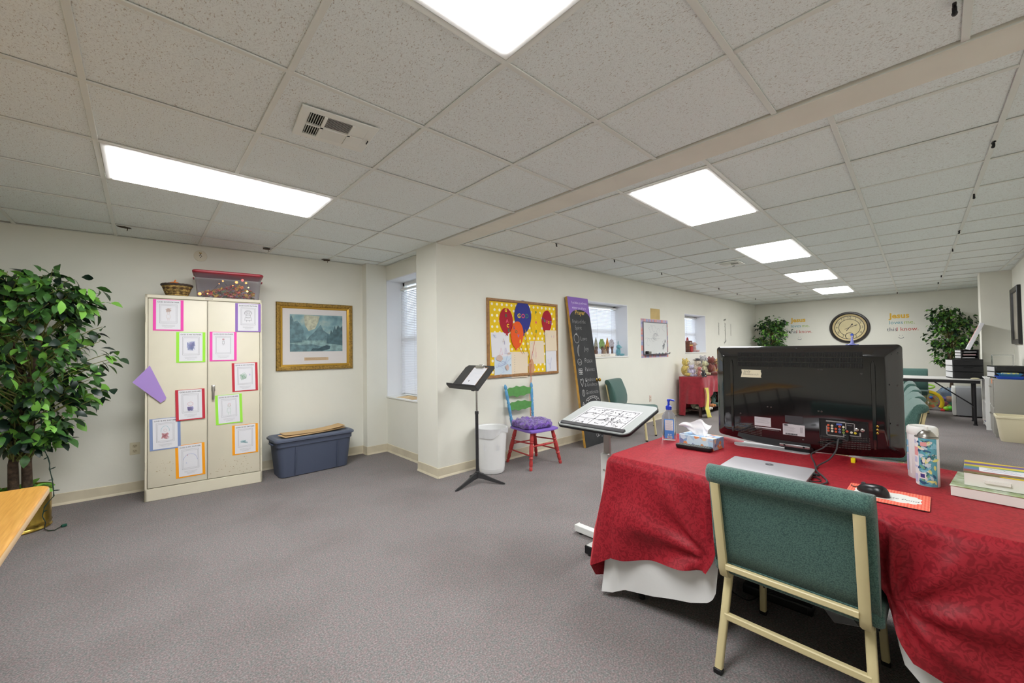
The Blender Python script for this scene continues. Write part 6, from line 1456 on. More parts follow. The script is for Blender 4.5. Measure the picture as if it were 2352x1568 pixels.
# ---------------------------------------------------------------- mouse and pad
t = thing('mouse_pad', 'coral patterned mouse pad with a white scalloped name plaque printed on it', 'mouse pad', (2.035, .150, TZ_), -PI/2+.0)
PADC = bpy.data.materials.new('coral_lattice'); PADC.use_nodes = True; nt = PADC.node_tree; bs = nt.nodes['Principled BSDF']; bs.inputs['Roughness'].default_value = .7
tc = nt.nodes.new('ShaderNodeTexCoord'); wv = nt.nodes.new('ShaderNodeTexChecker'); wv.inputs['Scale'].default_value = 170; mpn = nt.nodes.new('ShaderNodeMapping'); mpn.inputs['Rotation'].default_value = (0, 0, PI/4); mpn.inputs['Scale'].default_value = (1, .6, 1)
wv.inputs['Color1'].default_value = rgb((228, 84, 62)); wv.inputs['Color2'].default_value = rgb((238, 132, 108)); nt.links.new(tc.outputs['Object'], mpn.inputs[0]); nt.links.new(mpn.outputs[0], wv.inputs['Vector']); nt.links.new(wv.outputs['Color'], bs.inputs['Base Color'])
mb = MB(); mb.slab(rrect(.225, .19, .006, 3), 0, .003); mb.build('rubber_base', BLACKP, t, smooth=False)
mb = MB(); mb.slab(rrect(.225, .19, .006, 3), .003, .0036); mb.build('printed_top', PADC, t, smooth=False)
mb = MB(); mb.slab([((.088+.006*abs(math.sin(6*a)))*math.copysign(abs(math.cos(a))**.6, math.cos(a)), (.050+.006*abs(math.sin(6*a)))*math.copysign(abs(math.sin(a))**.6, math.sin(a))) for a in [k*PI/36 for k in range(72)]], .0036, .0040); pq = mb.build('plaque', mat('plaque_white', (226, 226, 220), .7), t, smooth=False)
txt('Primrose Pond', .022, INK, pq, .018, -.012, .0042, slant=.2, flat=True)
p = at_z(2003, 1129, TZ_+.02); t = thing('computer_mouse', 'black computer mouse on the coral mouse pad', 'mouse', (2.03, .188, TZ_+.004), -.55)
def mouse(u, v):
    a = 2*PI*u; b_ = PI/2*v; x = .031*math.cos(a)*math.cos(b_*.98)**.6; y = .054*math.sin(a)*math.cos(b_*.98)**.6; return Vector((x*(1-.1*math.sin(a)), y, .034*math.sin(b_)*(1-.25*(y/.054))))
mb = MB(); mb.grid(mouse, 32, 10, True); mb.build('shell', mat('mouse_black', (26, 26, 28), .3), t)
mb = MB(); mb.lathe([(.007, -.003), (.008, 0), (.007, .003)], 14, axis=((-.003, .03, .027), (.997, .03, .027))); mb.build('scroll_wheel', mat('wheel_grey', (70, 70, 72), .6), t)
mb = MB(); mb.tube([(0, .05, .01), (0, .066, .004), (.01, .085, .0), (.03, .10, -.002)], .0018, 6); mb.build('cord', BLACKP, t)

# ---------------------------------------------------------------- wipes tub and spray can
def arc_patch(mb, r_, a0, a1, z0, z1, n=8):
    for k in range(n):
        p_, q_ = a0+(a1-a0)*k/n, a0+(a1-a0)*(k+1)/n; mb.face([(r_*math.sin(p_), -r_*math.cos(p_), z0), (r_*math.sin(q_), -r_*math.cos(q_), z0), (r_*math.sin(q_), -r_*math.cos(q_), z1), (r_*math.sin(p_), -r_*math.cos(p_), z1)])
def patch(parent, name, m_, r_, a0, a1, z0, z1): mb = MB(); arc_patch(mb, r_, a0, a1, z0, z1); return mb.build(name, m_, parent, angle=180)
LB = {k: mat('label_'+k, c, .45) for k, c in (('sky', (150, 200, 232)), ('lav', (196, 198, 226)), ('navy', (44, 92, 176)), ('pinkband', (226, 160, 160)), ('offwhite', (236, 234, 234)), ('leafgreen', (90, 160, 110)), ('tealx', (96, 168, 186)))}
t = thing('wipes_canister', 'white cylindrical wipes canister behind the spray can on the desk', 'canister', (2.425, .062, TZ_), -PI/2-.86)
R_ = .047
mb = MB(); mb.lathe([(R_-.003, 0), (R_, .004), (R_, .185), (R_-.002, .187)], 36); mb.build('tub', mat('tub_white', (240, 240, 240), .3), t)
mb = MB(); mb.lathe([(R_+.001, .186), (R_+.002, .188), (R_+.001, .212), (R_-.004, .219), (R_-.008, .220), (R_-.010, .213), (.001, .212)], 36); mb.build('lid', WHITEP, t)
l0 = patch(t, 'label', LB['offwhite'], R_+.0005, -1.7, 1.7, .02, .17)
for a0, a1, z0, z1, c in ((-1.4, -.2, .135, .158, 'sky'), (-1.4, -.75, .105, .13, 'navy'), (-.7, -.2, .105, .128, 'sky'), (-1.4, -.2, .03, .098, 'lav'), (.75, 1.6, .11, .165, 'navy'), (.75, 1.6, .022, .06, 'leafgreen'), (.75, 1.6, .06, .11, 'sky')): patch(l0, 'label_block', LB[c], R_+.001, a0, a1, z0, z1)
t = thing('spray_can', 'aerosol spray can with a teal leaf label on the red desk', 'spray can', (2.315, .047, TZ_), -PI/2-.86)
R_ = .034
mb = MB(); mb.lathe([(R_-.002, 0), (R_, .003), (R_, .192), (R_-.001, .194)], 36); mb.build('can', LB['offwhite'], t)
mb = MB(); mb.lathe([(R_, .190), (R_+.0015, .1925), (R_, .195), (R_-.006, .197), (R_-.010, .205), (R_-.017, .214), (.013, .216), (.013, .219), (.008, .219)], 36); mb.build('dome', mat('tin_dome', (160, 156, 148), .3, metal=1), t)
mb = MB(); mb.lathe([(.005, .218), (.0055, .22), (.0055, .234), (.003, .236)], 16); mb.build('nozzle', WHITEP, t)
lb = patch(t, 'pattern_label', LB['tealx'], R_+.0005, .12, 1.75, .003, .19)
r = random.Random(3); LC = [mat('leafpat_%d' % i, c, .5) for i, c in enumerate([(136, 196, 214), (60, 120, 120), (196, 214, 222), (120, 176, 140), (52, 92, 128), (222, 222, 140), (230, 226, 216)])]
pm = [MB() for _ in LC]
for k in range(70):
    a = r.uniform(.2, 1.65); z = r.uniform(.015, .18); L_ = r.uniform(.007, .013); an = r.uniform(0, PI); i = r.randrange(len(LC)); pl_ = []
    for q in range(10):
        u = 2*PI*q/10; lx_, lz_ = L_*math.cos(u), L_*.45*math.sin(u)*abs(math.sin(u))**.3; dx, dz = lx_*math.cos(an)-lz_*math.sin(an), lx_*math.sin(an)+lz_*math.cos(an); aa = a+dx/R_; rr_ = R_+.0008+.00002*k; pl_.append((rr_*math.sin(aa), -rr_*math.cos(aa), z+dz))
    pm[i].face(pl_)
for mb, m_ in zip(pm, LC): mb.build('leaf_pattern', m_, lb, smooth=False, kind='stuff')
lw = patch(t, 'text_label', LB['offwhite'], R_+.0004, -1.7, .12, .003, .19)
for a0, a1, z0, z1, c in ((-1.3, .08, .118, .152, 'pinkband'), (-1.2, -.8, .165, .18, 'lav'), (-.55, -.15, .165, .18, 'lav'), (-1.3, -.05, .09, .112, 'lav'), (-1.0, 0, .012, .045, 'lav'), (-1.3, 0, .07, .078, 'lav'), (-1.3, -1.02, .006, .03, 'navy')): patch(lw, 'label_block', LB[c], R_+.0009, a0, a1, z0, z1)
pr2 = patch(lb, 'rating_mark', LB['offwhite'], R_+.003, .2, .75, .03, .055); patch(pr2, 'arrow_mark', mat('ink_violet', (70, 60, 130), .5), R_+.0034, .3, .65, .035, .05)
patch(lb, 'maker_mark', LB['pinkband'], R_+.003, .35, .85, .160, .176)

# ---------------------------------------------------------------- books and boxed sets at the desk's right
BKW = mat('page_white', (236, 234, 228), .6)
t = thing('boxed_book', 'thick white boxed book lying lowest in the pile at the desk right end', 'book', (2.33, -.125, TZ_), -PI/2-.10)
mb = MB(); mb.box((0, 0, .019), (.20, .25, .036), bev=.001, seg=1); mb.build('box_body', BKW, t, smooth=False)
mb = MB(); mb.box((0, .0, .0385), (.205, .256, .003), bev=.001, seg=1); cv = mb.build('cover', mat('pale_green_cover', (206, 216, 196), .5, var=(26, .3), c2=(150, 170, 110)), t, smooth=False)
mb = MB(); mb.ribbon([(-.07+.009*k, -.112+.003*(k % 2)) for k in range(17)], .0016, .0403, True); mb.build('illegible_line', GREYINK, cv, smooth=False)
t = thing('colourful_book', 'upper boxed book with a rainbow striped cover and white title panel', 'book', (2.352, -.135, TZ_+.0405), -PI/2-.04)
mb = MB(); mb.box((0, 0, .024), (.165, .225, .046), bev=.001, seg=1); mb.build('box_body', BKW, t, smooth=False)
mb = MB(); mb.slab([(-.035, -.1135), (.028, -.1135), (.026, -.121), (-.032, -.121)], .020, .030); mb.build('closing_flap', BKW, t, smooth=False)
RB = bpy.data.materials.new('rainbow_stripes'); RB.use_nodes = True; nt = RB.node_tree; bs = nt.nodes['Principled BSDF']; bs.inputs['Roughness'].default_value = .35
tc = nt.nodes.new('ShaderNodeTexCoord'); wv = nt.nodes.new('ShaderNodeTexWave'); wv.inputs['Scale'].default_value = 1.3; wv.inputs['Distortion'].default_value = 3; wv.inputs['Detail'].default_value = 1; wv.wave_profile = 'SAW'; mpn = nt.nodes.new('ShaderNodeMapping'); mpn.inputs['Rotation'].default_value = (0, 0, 1.2); nt.links.new(tc.outputs['Object'], mpn.inputs[0]); nt.links.new(mpn.outputs[0], wv.inputs['Vector'])
rp = nt.nodes.new('ShaderNodeValToRGB'); nt.links.new(wv.outputs['Fac'], rp.inputs[0]); rp.color_ramp.interpolation = 'CONSTANT'; rp.color_ramp.elements[0].color = rgb((92, 120, 176)); rp.color_ramp.elements[1].position = .15; rp.color_ramp.elements[1].color = rgb((166, 74, 70))
for po, cc in ((.3, (120, 110, 70)), (.42, (236, 206, 40)), (.6, (110, 80, 160)), (.75, (232, 214, 60)), (.88, (90, 150, 130))): e = rp.color_ramp.elements.new(po); e.color = rgb(cc)
nt.links.new(rp.outputs[0], bs.inputs['Base Color'])
mb = MB(); mb.box((0, 0, .0485), (.168, .228, .003), bev=.001, seg=1); cv = mb.build('cover', RB, t, smooth=False)
mb = MB(); mb.slab(rrect(.115, .075, .003, 2, .012, -.03), .0500, .0505); pn = mb.build('title_panel', PAPER, cv, smooth=False)
rr = random.Random(8)
for zz_, n_, c_ in ((-.014, 12, 'green'), (-.042, 15, 'purple')):
    mb = MB(); mb.ribbon([(.012+(k-n_/2)*.0062, zz_+rr.uniform(-.007, .007)) for k in range(n_)], .0026, .0508, True); mb.build('illegible_title', mat('title_'+c_, LET[c_], .6), pn, smooth=False)

# ---------------------------------------------------------------- under the desk
t = thing('cable_box', 'flat black electronic box on the carpet under the desk', 'box', (2.42, .60, 0), -PI/2+.05)
mb = MB(); mb.box((0, 0, .024), (.30, .15, .046), bev=.006); mb.build('case', SATIN, t)
mb = MB(); mb.box((0, -.076, .024), (.26, .002, .026)); mb.build('front_panel', BLACKP, t, smooth=False)
t = thing('floor_cable', 'thin black cable looping on the carpet under the desk', 'cable', (0, 0, 0))
mb = MB(); mb.tube(smooth([Vector(p) for p in ((2.42, .84, .30), (2.40, .85, .12), (2.36, .83, .006), (2.30, .78, .004), (2.28, .70, .004), (2.33, .63, .05), (2.34, .60, .06), (2.345, .55, .045))]), .003, 6); mb.build('cord', BLACKP, t)
mb = MB(); mb.slab([(-.06, -.05), (.06, -.045), (.055, .05), (-.058, .045)], 0, .0015); o = mb.build('dropped_paper', PAPER, smooth=False); o.location = (2.46, .36, .001); o.rotation_euler = (0, 0, .5); tag(o, 'white sheet of paper lying on the carpet under the desk', 'paper')

# ---------------------------------------------------------------- the chair at the desk
church_chair('large green upholstered chair in the foreground, back towards us at the desk', (2.005, .40, 0), PI/2)

# ---------------------------------------------------------------- tilting lap stand
t = thing('reading_stand', 'white tilting adjustable reading stand beside the red desk', 'stand', (2.272, 1.535, 0))
WST = mat('white_stand_enamel', (224, 226, 222), .35)
mb = MB(); mb.box((0.0, .03, .038), (.05, .44, .044), bev=.003, seg=1); bb = mb.build('base_bar', WST, t)
mb = MB(); mb.box((-.115, .0, .038), (.19, .05, .044), bev=.003, seg=1); b2_ = mb.build('base_arm', WST, t)
for q in ((0, .252, .038, .052, .006), ): mb = MB(); mb.box((q[0], q[1], q[2]), (.052, .008, .046)); mb.build('end_cap', WST, bb, smooth=False)
mb = MB(); mb.box((-.213, 0, .038), (.012, .052, .048), bev=.002, seg=1); mb.build('end_cap', BLACKP, b2_)
for x, y in ((0, .22), (0, -.16), (-.19, 0)): mb = MB(); mb.lathe([(.014, 0), (.014, .012), (.008, .018)], 12, (x, y, 0)); mb.build('glide', BLACKP, bb)
mb = MB(); mb.box((-.012, .0, .33), (.028, .058, .55), bev=.004, seg=1); mb.build('lower_post', WST, t)
mb = MB(); mb.box((.014, .0, .50), (.024, .046, .68), bev=.003, seg=1); mb.build('upper_post', mat('grey_post', (206, 202, 200), .4), t)
mb = MB(); mb.lathe([(.006, 0), (.006, .006), (.003, .007)], 10, axis=((-.026, 0, .50), (-1.026, 0, .50))); mb.build('bolt', CHROME, t)
lo_, hi_ = Vector((-.245, 0, .792)), Vector((.155, 0, .905)); dv2 = (hi_-lo_).normalized(); nv2 = Vector((-dv2.z, 0, dv2.x)); LV2 = (hi_-lo_).length; yc2 = -.045
def sp(u, v, n): return lo_+dv2*v+nv2*n+Vector((0, yc2-u, 0))
ol = rrect(.525, LV2, .045, 6, 0, LV2/2)
mb = MB(); mb.loft([[sp(u, v, 0) for u, v in ol], [sp(u, v, .018) for u, v in ol]]); tp2 = mb.build('board', mat('white_laminate', (172, 176, 174), .35), t, angle=30)
ol2 = rrect(.535, LV2+.010, .05, 6, 0, LV2/2)
mb = MB(); mb.loft([[sp(u, v, -.001) for u, v in ol2], [sp(u, v, -.003) for u, v in rrect(.53, LV2+.005, .05, 6, 0, LV2/2)], [sp(u, v, -.003) for u, v in rrect(.4, LV2-.12, .05, 6, 0, LV2/2)]][:2]+[]); 
mb.loft([[sp(u, v, n) for u, v in ol2] for n in (.002, .014)], False, False); mb.build('black_edge', BLACKP, tp2)
mb = MB(); mb.loft([[sp(u, v, n) for v, n in ((.012, .018), (.012, .026), (.020, .032), (.034, .032), (.038, .018))] for u in (-.235, .235)]); mb.build('ledge', mat('dark_grey_ledge', (72, 72, 74), .45), tp2, smooth=False)
mb = MB(); mb.box((.02, 0, .835), (.10, .14, .03), bev=.006, rot=Euler((0, -.27, 0)).to_matrix()); mb.build('tilt_plate', WST, t)
t2 = thing('comic_sheet', 'sheet of black and white comic panels lying on the reading stand', 'paper', t.location)
ol = [(-.19, .042), (.20, .040), (.205, .31), (-.185, .318)]
mb = MB(); mb.loft([[sp(u, v, .0185) for u, v in ol], [sp(u, v, .0195) for u, v in ol]]); mb.build('paper_sheet', mat('newsprint', (196, 196, 198), .85), t2, smooth=False)
def sl_(mb, pts, w_):
    for (a, b_), (c, d) in zip(pts, pts[1:]):
        L = math.hypot(c-a, d-b_) or 1; nx, ny = -(d-b_)/L*w_/2, (c-a)/L*w_/2; mb.face([sp(a+nx, b_+ny, .0201), sp(a-nx, b_-ny, .0201), sp(c-nx, d-ny, .0201), sp(c+nx, d+ny, .0201)])
mb = MB(); r = random.Random(21); fr_ = [(-.175, .052), (.185, .050), (.190, .290), (-.172, .296), (-.175, .052)]; sl_(mb, fr_, .0032)
for q in (((-.05, .052), (-.05, .294)), ((.075, .052), (.075, .29)), ((-.175, .135), (.185, .132)), ((-.172, .215), (.19, .212)), ((-.02, .135), (.05, .16)), ((.02, .135), (.03, .213))): sl_(mb, q, .0032)
mb.build('panel_lines', INK, t2, smooth=False)
mb = MB()
for k in range(95):
    cx, cz = r.uniform(-.165, .175), r.uniform(.06, .285); s = r.uniform(.006, .018); pts = [(cx+s*r.uniform(-1, 1), cz+s*r.uniform(-1, 1)) for _ in range(r.randint(3, 6))]; sl_(mb, pts, r.choice((.0014, .0018, .0024)))
mb.build('ink_drawing', mat('soft_ink', (50, 50, 54), .8), t2, smooth=False)
# ================================================================ far part of the room
ROWL = ['green chair at the near end of the row behind the television', 'second green chair in the row behind the television', 'third green chair in the row behind the television', 'green chair at the far end of the row behind the television']
src = None
for k, (x, y, a) in enumerate(((4.62, .475, PI+.10), (5.27, .50, PI+.10), (5.98, .54, PI+.08), (6.85, .60, PI+.06))):
    if src is None: src = church_chair(ROWL[0], (x, y, 0), a); c = src
    else: c = copy_tree(src); c.location = (x, y, 0); c.rotation_euler = (0, 0, a)
    c['label'] = ROWL[k]; c['group'] = 'green upholstered chairs'
c = copy_tree(src); c.location = (10.42, .43, 0); c.rotation_euler = (0, 0, -PI/2-.03); c['label'] = 'green chair tucked behind the far black edged folding table'
# folding table
t = thing('folding_table', 'long white topped folding table with a black edge near the far wall', 'table', (9.93, .55, 0))
mb = MB(); mb.box((0, 0, .722), (.70, 1.96, .016), bev=.004, seg=1); mb.build('tabletop', mat('white_table_top', (214, 212, 208), .4), t)
mb = MB()
for sx in (-1, 1): mb.box((sx*.335, 0, .690), (.012, 1.92, .05))
for sy in (-1, 1): mb.box((0, sy*.955, .690), (.66, .012, .05))
mb.build('apron', BLACKP, t, smooth=False)
for sy in (-1, 1):
    for sx in (-1, 1):
        mb = MB(); mb.tube([(sx*.26, sy*.90, .70), (sx*.26, sy*.90, .015)], .018, 8); lg = mb.build('leg', BLACKP, t); mb = MB(); mb.box((sx*.26, sy*.90, .008), (.05, .05, .016), bev=.004, seg=1); mb.build('foot', BLACKP, lg)
    mb = MB(); mb.tube([(-.26, sy*.90, .30), (-.26, sy*.45, .68)], .010, 6); mb.build('brace', BLACKP, t); mb = MB(); mb.tube([(-.26, sy*.90, .25), (.26, sy*.90, .25)], .012, 6); mb.build('crossbar', BLACKP, t)
BLKD = mat('black_drawer', (34, 34, 36), .4); GREYD = mat('pale_drawer_side', (206, 206, 206), .4)
def drawers(label, loc, w_, d, h, n, side=True, open_=False):
    t = thing('drawer_organizer', label, 'organizer', loc, -PI/2+.26)
    mb = MB(); mb.box((0, 0, h-.006), (w_, d, .012)); mb.box((0, 0, .006), (w_, d, .012)); mb.box((w_/2-.006, 0, h/2), (.012, d, h)); mb.box((-w_/2+.006, 0, h/2), (.012, d, h)); mb.box((0, d/2-.005, h/2), (w_, .01, h)); mb.build('shell', BLKD, t, smooth=False)
    hh = (h-.016)/n
    for k in range(n):
        z = .010+hh*(k+.5)
        if open_:
            mb = MB(); mb.box((0, 0, z-hh/2+.003), (w_-.026, d-.02, .006)); mb.build('tray', BLKD, t, smooth=False)
            mb = MB(); mb.box((.01*(k-1), -.02, z-hh/2+.014), (w_*.7, d*.7, .012)); mb.build('paper_stack', [PAPER, mat('pinkish_paper', (226, 190, 190), .8), PAPER][k % 3], t, smooth=False)
        else:
            mb = MB(); mb.box((0, -d/2-.004, z), (w_-.012, .012, hh-.006), bev=.003, seg=1); dr = mb.build('drawer', BLKD, t); mb = MB(); mb.box((0, -d/2-.012, z+hh*.25), (w_*.3, .010, .008), bev=.002, seg=1); mb.build('pull', BLKD, dr)
    if side:
        mb = MB()
        for k in range(n): mb.box((-w_/2-.001, 0, .010+hh*(k+.5)), (.004, d-.02, hh-.014))
        mb.build('side_panel', GREYD, t, smooth=False, kind='stuff')
    return t
drawers('wide black three drawer organizer on the far folding table', (9.90, -.255, .731), .34, .30, .31, 3)
drawers('small black letter tray unit on top of the wide drawer organizer', (9.90, -.29, 1.043), .20, .24, .155, 3, True, True)
t = thing('white_binder', 'white board leaning on the small tray unit against the column', 'board', (9.86, -.30, 1.199), rot=(-.0, .37, -PI/2))
mb = MB(); mb.box((0, 0, .225), (.045, .28, .45), bev=.003, seg=1); mb.build('panel', PAPER, t, smooth=False)
mb = MB(); mb.box((-.0235, 0, .25), (.002, .2, .30)); mb.build('pink_stripe', mat('pinkish_print', (214, 160, 160), .7), t, smooth=False)
mb = MB(); mb.ball((0, 0, .012), (.035, .05, .014), 10, 6); o = mb.build('tape_roll', mat('cream_tape', (222, 216, 180), .6)); o.location = (9.63, -.36, .731); tag(o, 'small cream coloured lump at the front edge of the far folding table', 'tape')
# mini fridge, toys on the floor
t = thing('mini_fridge', 'small white and grey mini fridge on the floor under the far table end', 'fridge', (10.86, -.37, 0), PI)
mb = MB(); mb.box((0, 0, .27), (.42, .40, .50), bev=.006); mb.build('cabinet', mat('fridge_grey', (158, 160, 164), .4), t)
mb = MB(); mb.box((0, -.225, .27), (.42, .05, .50), bev=.010); d = mb.build('door', WHITEP, t); mb = MB(); mb.box((-.19, -.252, .42), (.012, .012, .10), bev=.003, seg=1); mb.build('handle', mat('fridge_handle', (190, 190, 192), .4), d)
mb = MB()
for sx in (-1, 1):
    for sy in (-1, 1): mb.lathe([(.015, 0), (.015, .024)], 8, (sx*.18, sy*.16, 0))
mb.build('foot', BLACKP, t, kind='stuff')
t = thing('activity_toy', 'yellow arched baby activity toy with a green ring on the floor by the far wall', 'toy', (11.36, .20, 0), -PI/2)
TY = mat('toy_yellow', (240, 206, 40), .35)
mb = MB(); mb.tube([(.20*math.cos(a), 0, .16+.20*math.sin(a)) for a in [PI*k/12 for k in range(-2, 15)]], .032, 10); mb.build('arch', TY, t)
mb = MB(); mb.loft([[Vector((x, y, z)) for x, z in circ(.15, 18, 0, .18)] for y in (-.02, .02)]); mb.build('panel', mat('toy_panel_green', (110, 180, 120), .4, var=(18, .4), c2=(220, 90, 60)), t)
mb = MB(); pts = [(.10*math.cos(2*PI*k/20), .03*math.sin(2*PI*k/20), .46+.035*math.sin(2*PI*k/20)) for k in range(21)]; mb.tube(pts, .016, 8); mb.build('ring', mat('toy_green', (150, 200, 70), .4), t)
mb = MB(); mb.tube([(0, 0, .38), (0, 0, .45)], .012, 6); mb.build('ring_stem', TY, t)
for k, (x, z, c) in enumerate(((-.06, .22, (220, 70, 60)), (.05, .25, (60, 110, 200)), (.0, .14, (236, 226, 220)))): mb = MB(); mb.ball((x, -.03, z), .028, 10, 7); mb.build('knob', mat('toy_knob%d' % k, c, .3), t)
for sx in (-1, 1): mb = MB(); mb.box((sx*.2, 0, .02), (.06, .18, .04), bev=.01); mb.build('foot', mat('toy_red', (206, 60, 60), .4), t)
t = thing('toy_bag', 'translucent blue plastic bag bulging with toys on the floor by the far wall', 'bag', (11.74, -.10, 0), -PI/2)
BAGM = mat('blue_bag_film', (150, 184, 220), .15, trans=.75, ior=1.08, alpha=.75)
r = random.Random(9)
def bag(u, v):
    a = 2*PI*u; R = .22*math.sin(PI*min(1, .18+.72*v))**.7; return Vector((R*math.cos(a)*(1+.10*math.sin(5*a+7*v)), R*.8*math.sin(a)*(1+.1*math.sin(6*a+5*v)), .42*v+.02*math.sin(8*a)*v))
mb = MB(); mb.grid(bag, 36, 14, True); mb.build('film', BAGM, t)
for k, (x, y, z, s, c) in enumerate(((-.08, -.02, .10, .07, (216, 60, 60)), (.06, -.04, .09, .08, (70, 150, 80)), (.0, .02, .2, .07, (240, 150, 60)), (.10, .0, .2, .05, (60, 100, 200)), (-.08, .0, .2, .05, (150, 90, 170)), (.0, -.06, .06, .05, (236, 210, 60)))):
    mb = MB(); mb.ball((x, y, z), (s, s*.8, s*.8), 10, 7); o = mb.build('toy_ball', mat('bag_toy%d' % k, c, .4)); o.matrix_world = Matrix.Translation(t.location) @ Matrix.Rotation(-PI/2, 4, 'Z')
    tag(o, ['red', 'green', 'orange', 'blue', 'purple', 'yellow'][k]+' toy inside the translucent blue bag', 'toy', 'toys in the blue bag')
t = thing('green_toy', 'bright green caterpillar toy lying in front of the blue bag', 'toy', (11.34, -.17, 0), -PI/2)
GT = mat('toy_bright_green', (90, 200, 60), .4)
for k in range(5): mb = MB(); mb.ball((-.12+.055*k, 0, .05+.012*k), .045-.002*k, 10, 7); mb.build('segment', GT if k % 2 else mat('toy_lime', (150, 214, 60), .4), t)
for k, (px, py, c, nm, lab) in enumerate(((2148, 932, (80, 120, 200), 'toy_block', 'blue toy block on the carpet left of the blue bag'), (2162, 934, (196, 50, 60), 'toy_block', 'red toy block on the carpet in front of the blue bag'))):
    p = at_z(px, py, 0); mb = MB(); mb.box((0, 0, .045), (.10, .10, .09), bev=.01); mb.lathe([(.02, .09), (.02, .11)], 10); o = mb.build(nm, mat('block%d' % k, c, .4)); o.location = p; o.rotation_euler = (0, 0, .4); tag(o, lab, 'toy', 'toy blocks')
# shelf, filing cabinet and what stands on it
t = thing('white_shelf', 'low white open shelf against the right wall beyond the filing cabinet', 'shelf', (9.28, -.60, 0))
for sx in (-.0, .62): mb = MB(); mb.box((sx, 0, .39), (.02, .32, .78)); mb.build('side_panel', WHITEP, t, smooth=False)
for z in (.06, .40, .77): mb = MB(); mb.box((.31, 0, z), (.60, .32, .018)); mb.build('shelf_board', WHITEP, t, smooth=False)
mb = MB(); mb.box((.31, -.155, .40), (.62, .01, .72)); mb.build('back_panel', mat('grey_board', (170, 170, 168), .6), t, smooth=False)
for k, (z, c) in enumerate(((.07, (236, 232, 226)), (.09, (90, 110, 170)), (.105, (210, 200, 196)))):
    mb = MB(); mb.box((0, 0, .008), (.26, .20, .016)); o = mb.build('magazine', mat('mag%d' % k, c, .5), smooth=False); o.location = (9.50, -.55, z); o.rotation_euler = (0, 0, .1*k); tag(o, ['white magazine lowest in the pile on the white shelf', 'blue magazine in the middle of the pile on the white shelf', 'pale magazine topmost in the pile on the white shelf'][k], 'magazine', 'magazines on the white shelf')
FG = mat('filing_grey', (150, 148, 140), .45)
t = thing('filing_cabinet', 'grey metal filing cabinet against the right wall behind the cream bin', 'filing cabinet', (8.93, -.635, 0), 0)
mb = MB(); mb.box((0, 0, .40), (.60, .29, .80), bev=.006); mb.build('cabinet_body', FG, t)
for z in (.22, .60): mb = MB(); mb.box((0, .149, z), (.56, .012, .36), bev=.003, seg=1); d = mb.build('drawer', FG, t); mb = MB(); mb.bar([(-.07, .158, z+.08), (-.06, .172, z+.08), (.06, .172, z+.08), (.07, .158, z+.08)], .012, .006, (0, 0, 1)); mb.build('handle', CHROME, d)
mb = MB(); mb.box((-.22, .158, .77), (.06, .004, .07)); mb.build('orange_tag', mat('orange_tag', (240, 150, 100), .7), t, smooth=False)
drawers('black two drawer organizer on the grey filing cabinet', (9.06, -.63, .801), .29, .24, .17, 2)
t = thing('tray_stack', 'two stacked bright blue plastic trays on the front of the filing cabinet', 'tray', (8.76, -.64, .801), -PI/2)
BT = mat('tray_blue', (44, 84, 190), .35); BT2 = mat('tray_teal', (56, 118, 160), .35)
for k, (m_, w_, h0) in enumerate(((BT, .25, 0), (BT2, .20, .035))):
    mb = MB(); mb.loft([[Vector((x, y, z)) for x, y in rrect(a, b_, .02, 3)] for a, b_, z in ((w_-.03, .17, h0), (w_, .20, h0+.03), (w_+.02, .21, h0+.032), (w_+.02, .21, h0+.038), (w_-.01, .19, h0+.034), (w_-.04, .16, h0+.008))]); mb.build('tray', m_, t)
mb = MB(); mb.box((0, -.02, .07), (.15, .10, .03), bev=.006); mb.build('packet', mat('packet_blue', (70, 130, 180), .4, var=(40, .4), c2=(220, 210, 90)), t)
t = thing('acrylic_riser', 'clear acrylic riser standing on the black organizer', 'riser', (9.05, -.60, .972), -PI/2)
ACR = mat('acrylic', (240, 242, 244), .06, trans=.9, ior=1.2)
mb = MB(); mb.box((0, 0, .155), (.20, .14, .008), bev=.002, seg=1); mb.build('top_plate', ACR, t)
mb = MB(); frame_ring(mb, .20, .02, [(0, 0.07), (0, .075), (.004, .075), (.004, .07)]); e = mb.build('rim', ACR, t); e.location = (0, 0, .15)
for sx in (-1, 1): mb = MB(); mb.box((sx*.096, 0, .076), (.006, .13, .150)); mb.build('leg_panel', ACR, t, smooth=False)
t = thing('cream_bin', 'cream open plastic bin on the carpet in front of the filing cabinet', 'bin', (8.44, -.62, 0), -PI/2)
CBN = mat('cream_bin_plastic', (222, 214, 184), .45)
mb = MB(); mb.loft([[Vector((x, y, z)) for x, y in rrect(a, b_, .03, 4)] for a, b_, z in ((.20, .24, .0), (.205, .245, .006), (.27, .31, .31), (.295, .335, .312), (.295, .335, .335), (.27, .31, .338), (.262, .302, .30), (.20, .24, .012))]); mb.build('tub', CBN, t)
# framed picture on the right wall
t = thing('dark_framed_picture', 'black framed picture on the right wall at the edge of the photo', 'picture', (9.47, RY, 1.70), PI)
mb = MB(); frame_ring(mb, .82, .84, [(0, 0), (0, .035), (.01, .04), (.06, .03), (.07, .012)]); mb.build('frame', mat('black_frame', (36, 34, 34), .35), t, angle=25)
mb = MB(); mb.box((0, -.008, 0), (.70, .006, .72)); mb.build('print', mat('pale_print', (170, 164, 150), .6, var=(3, .12)), t, smooth=False)

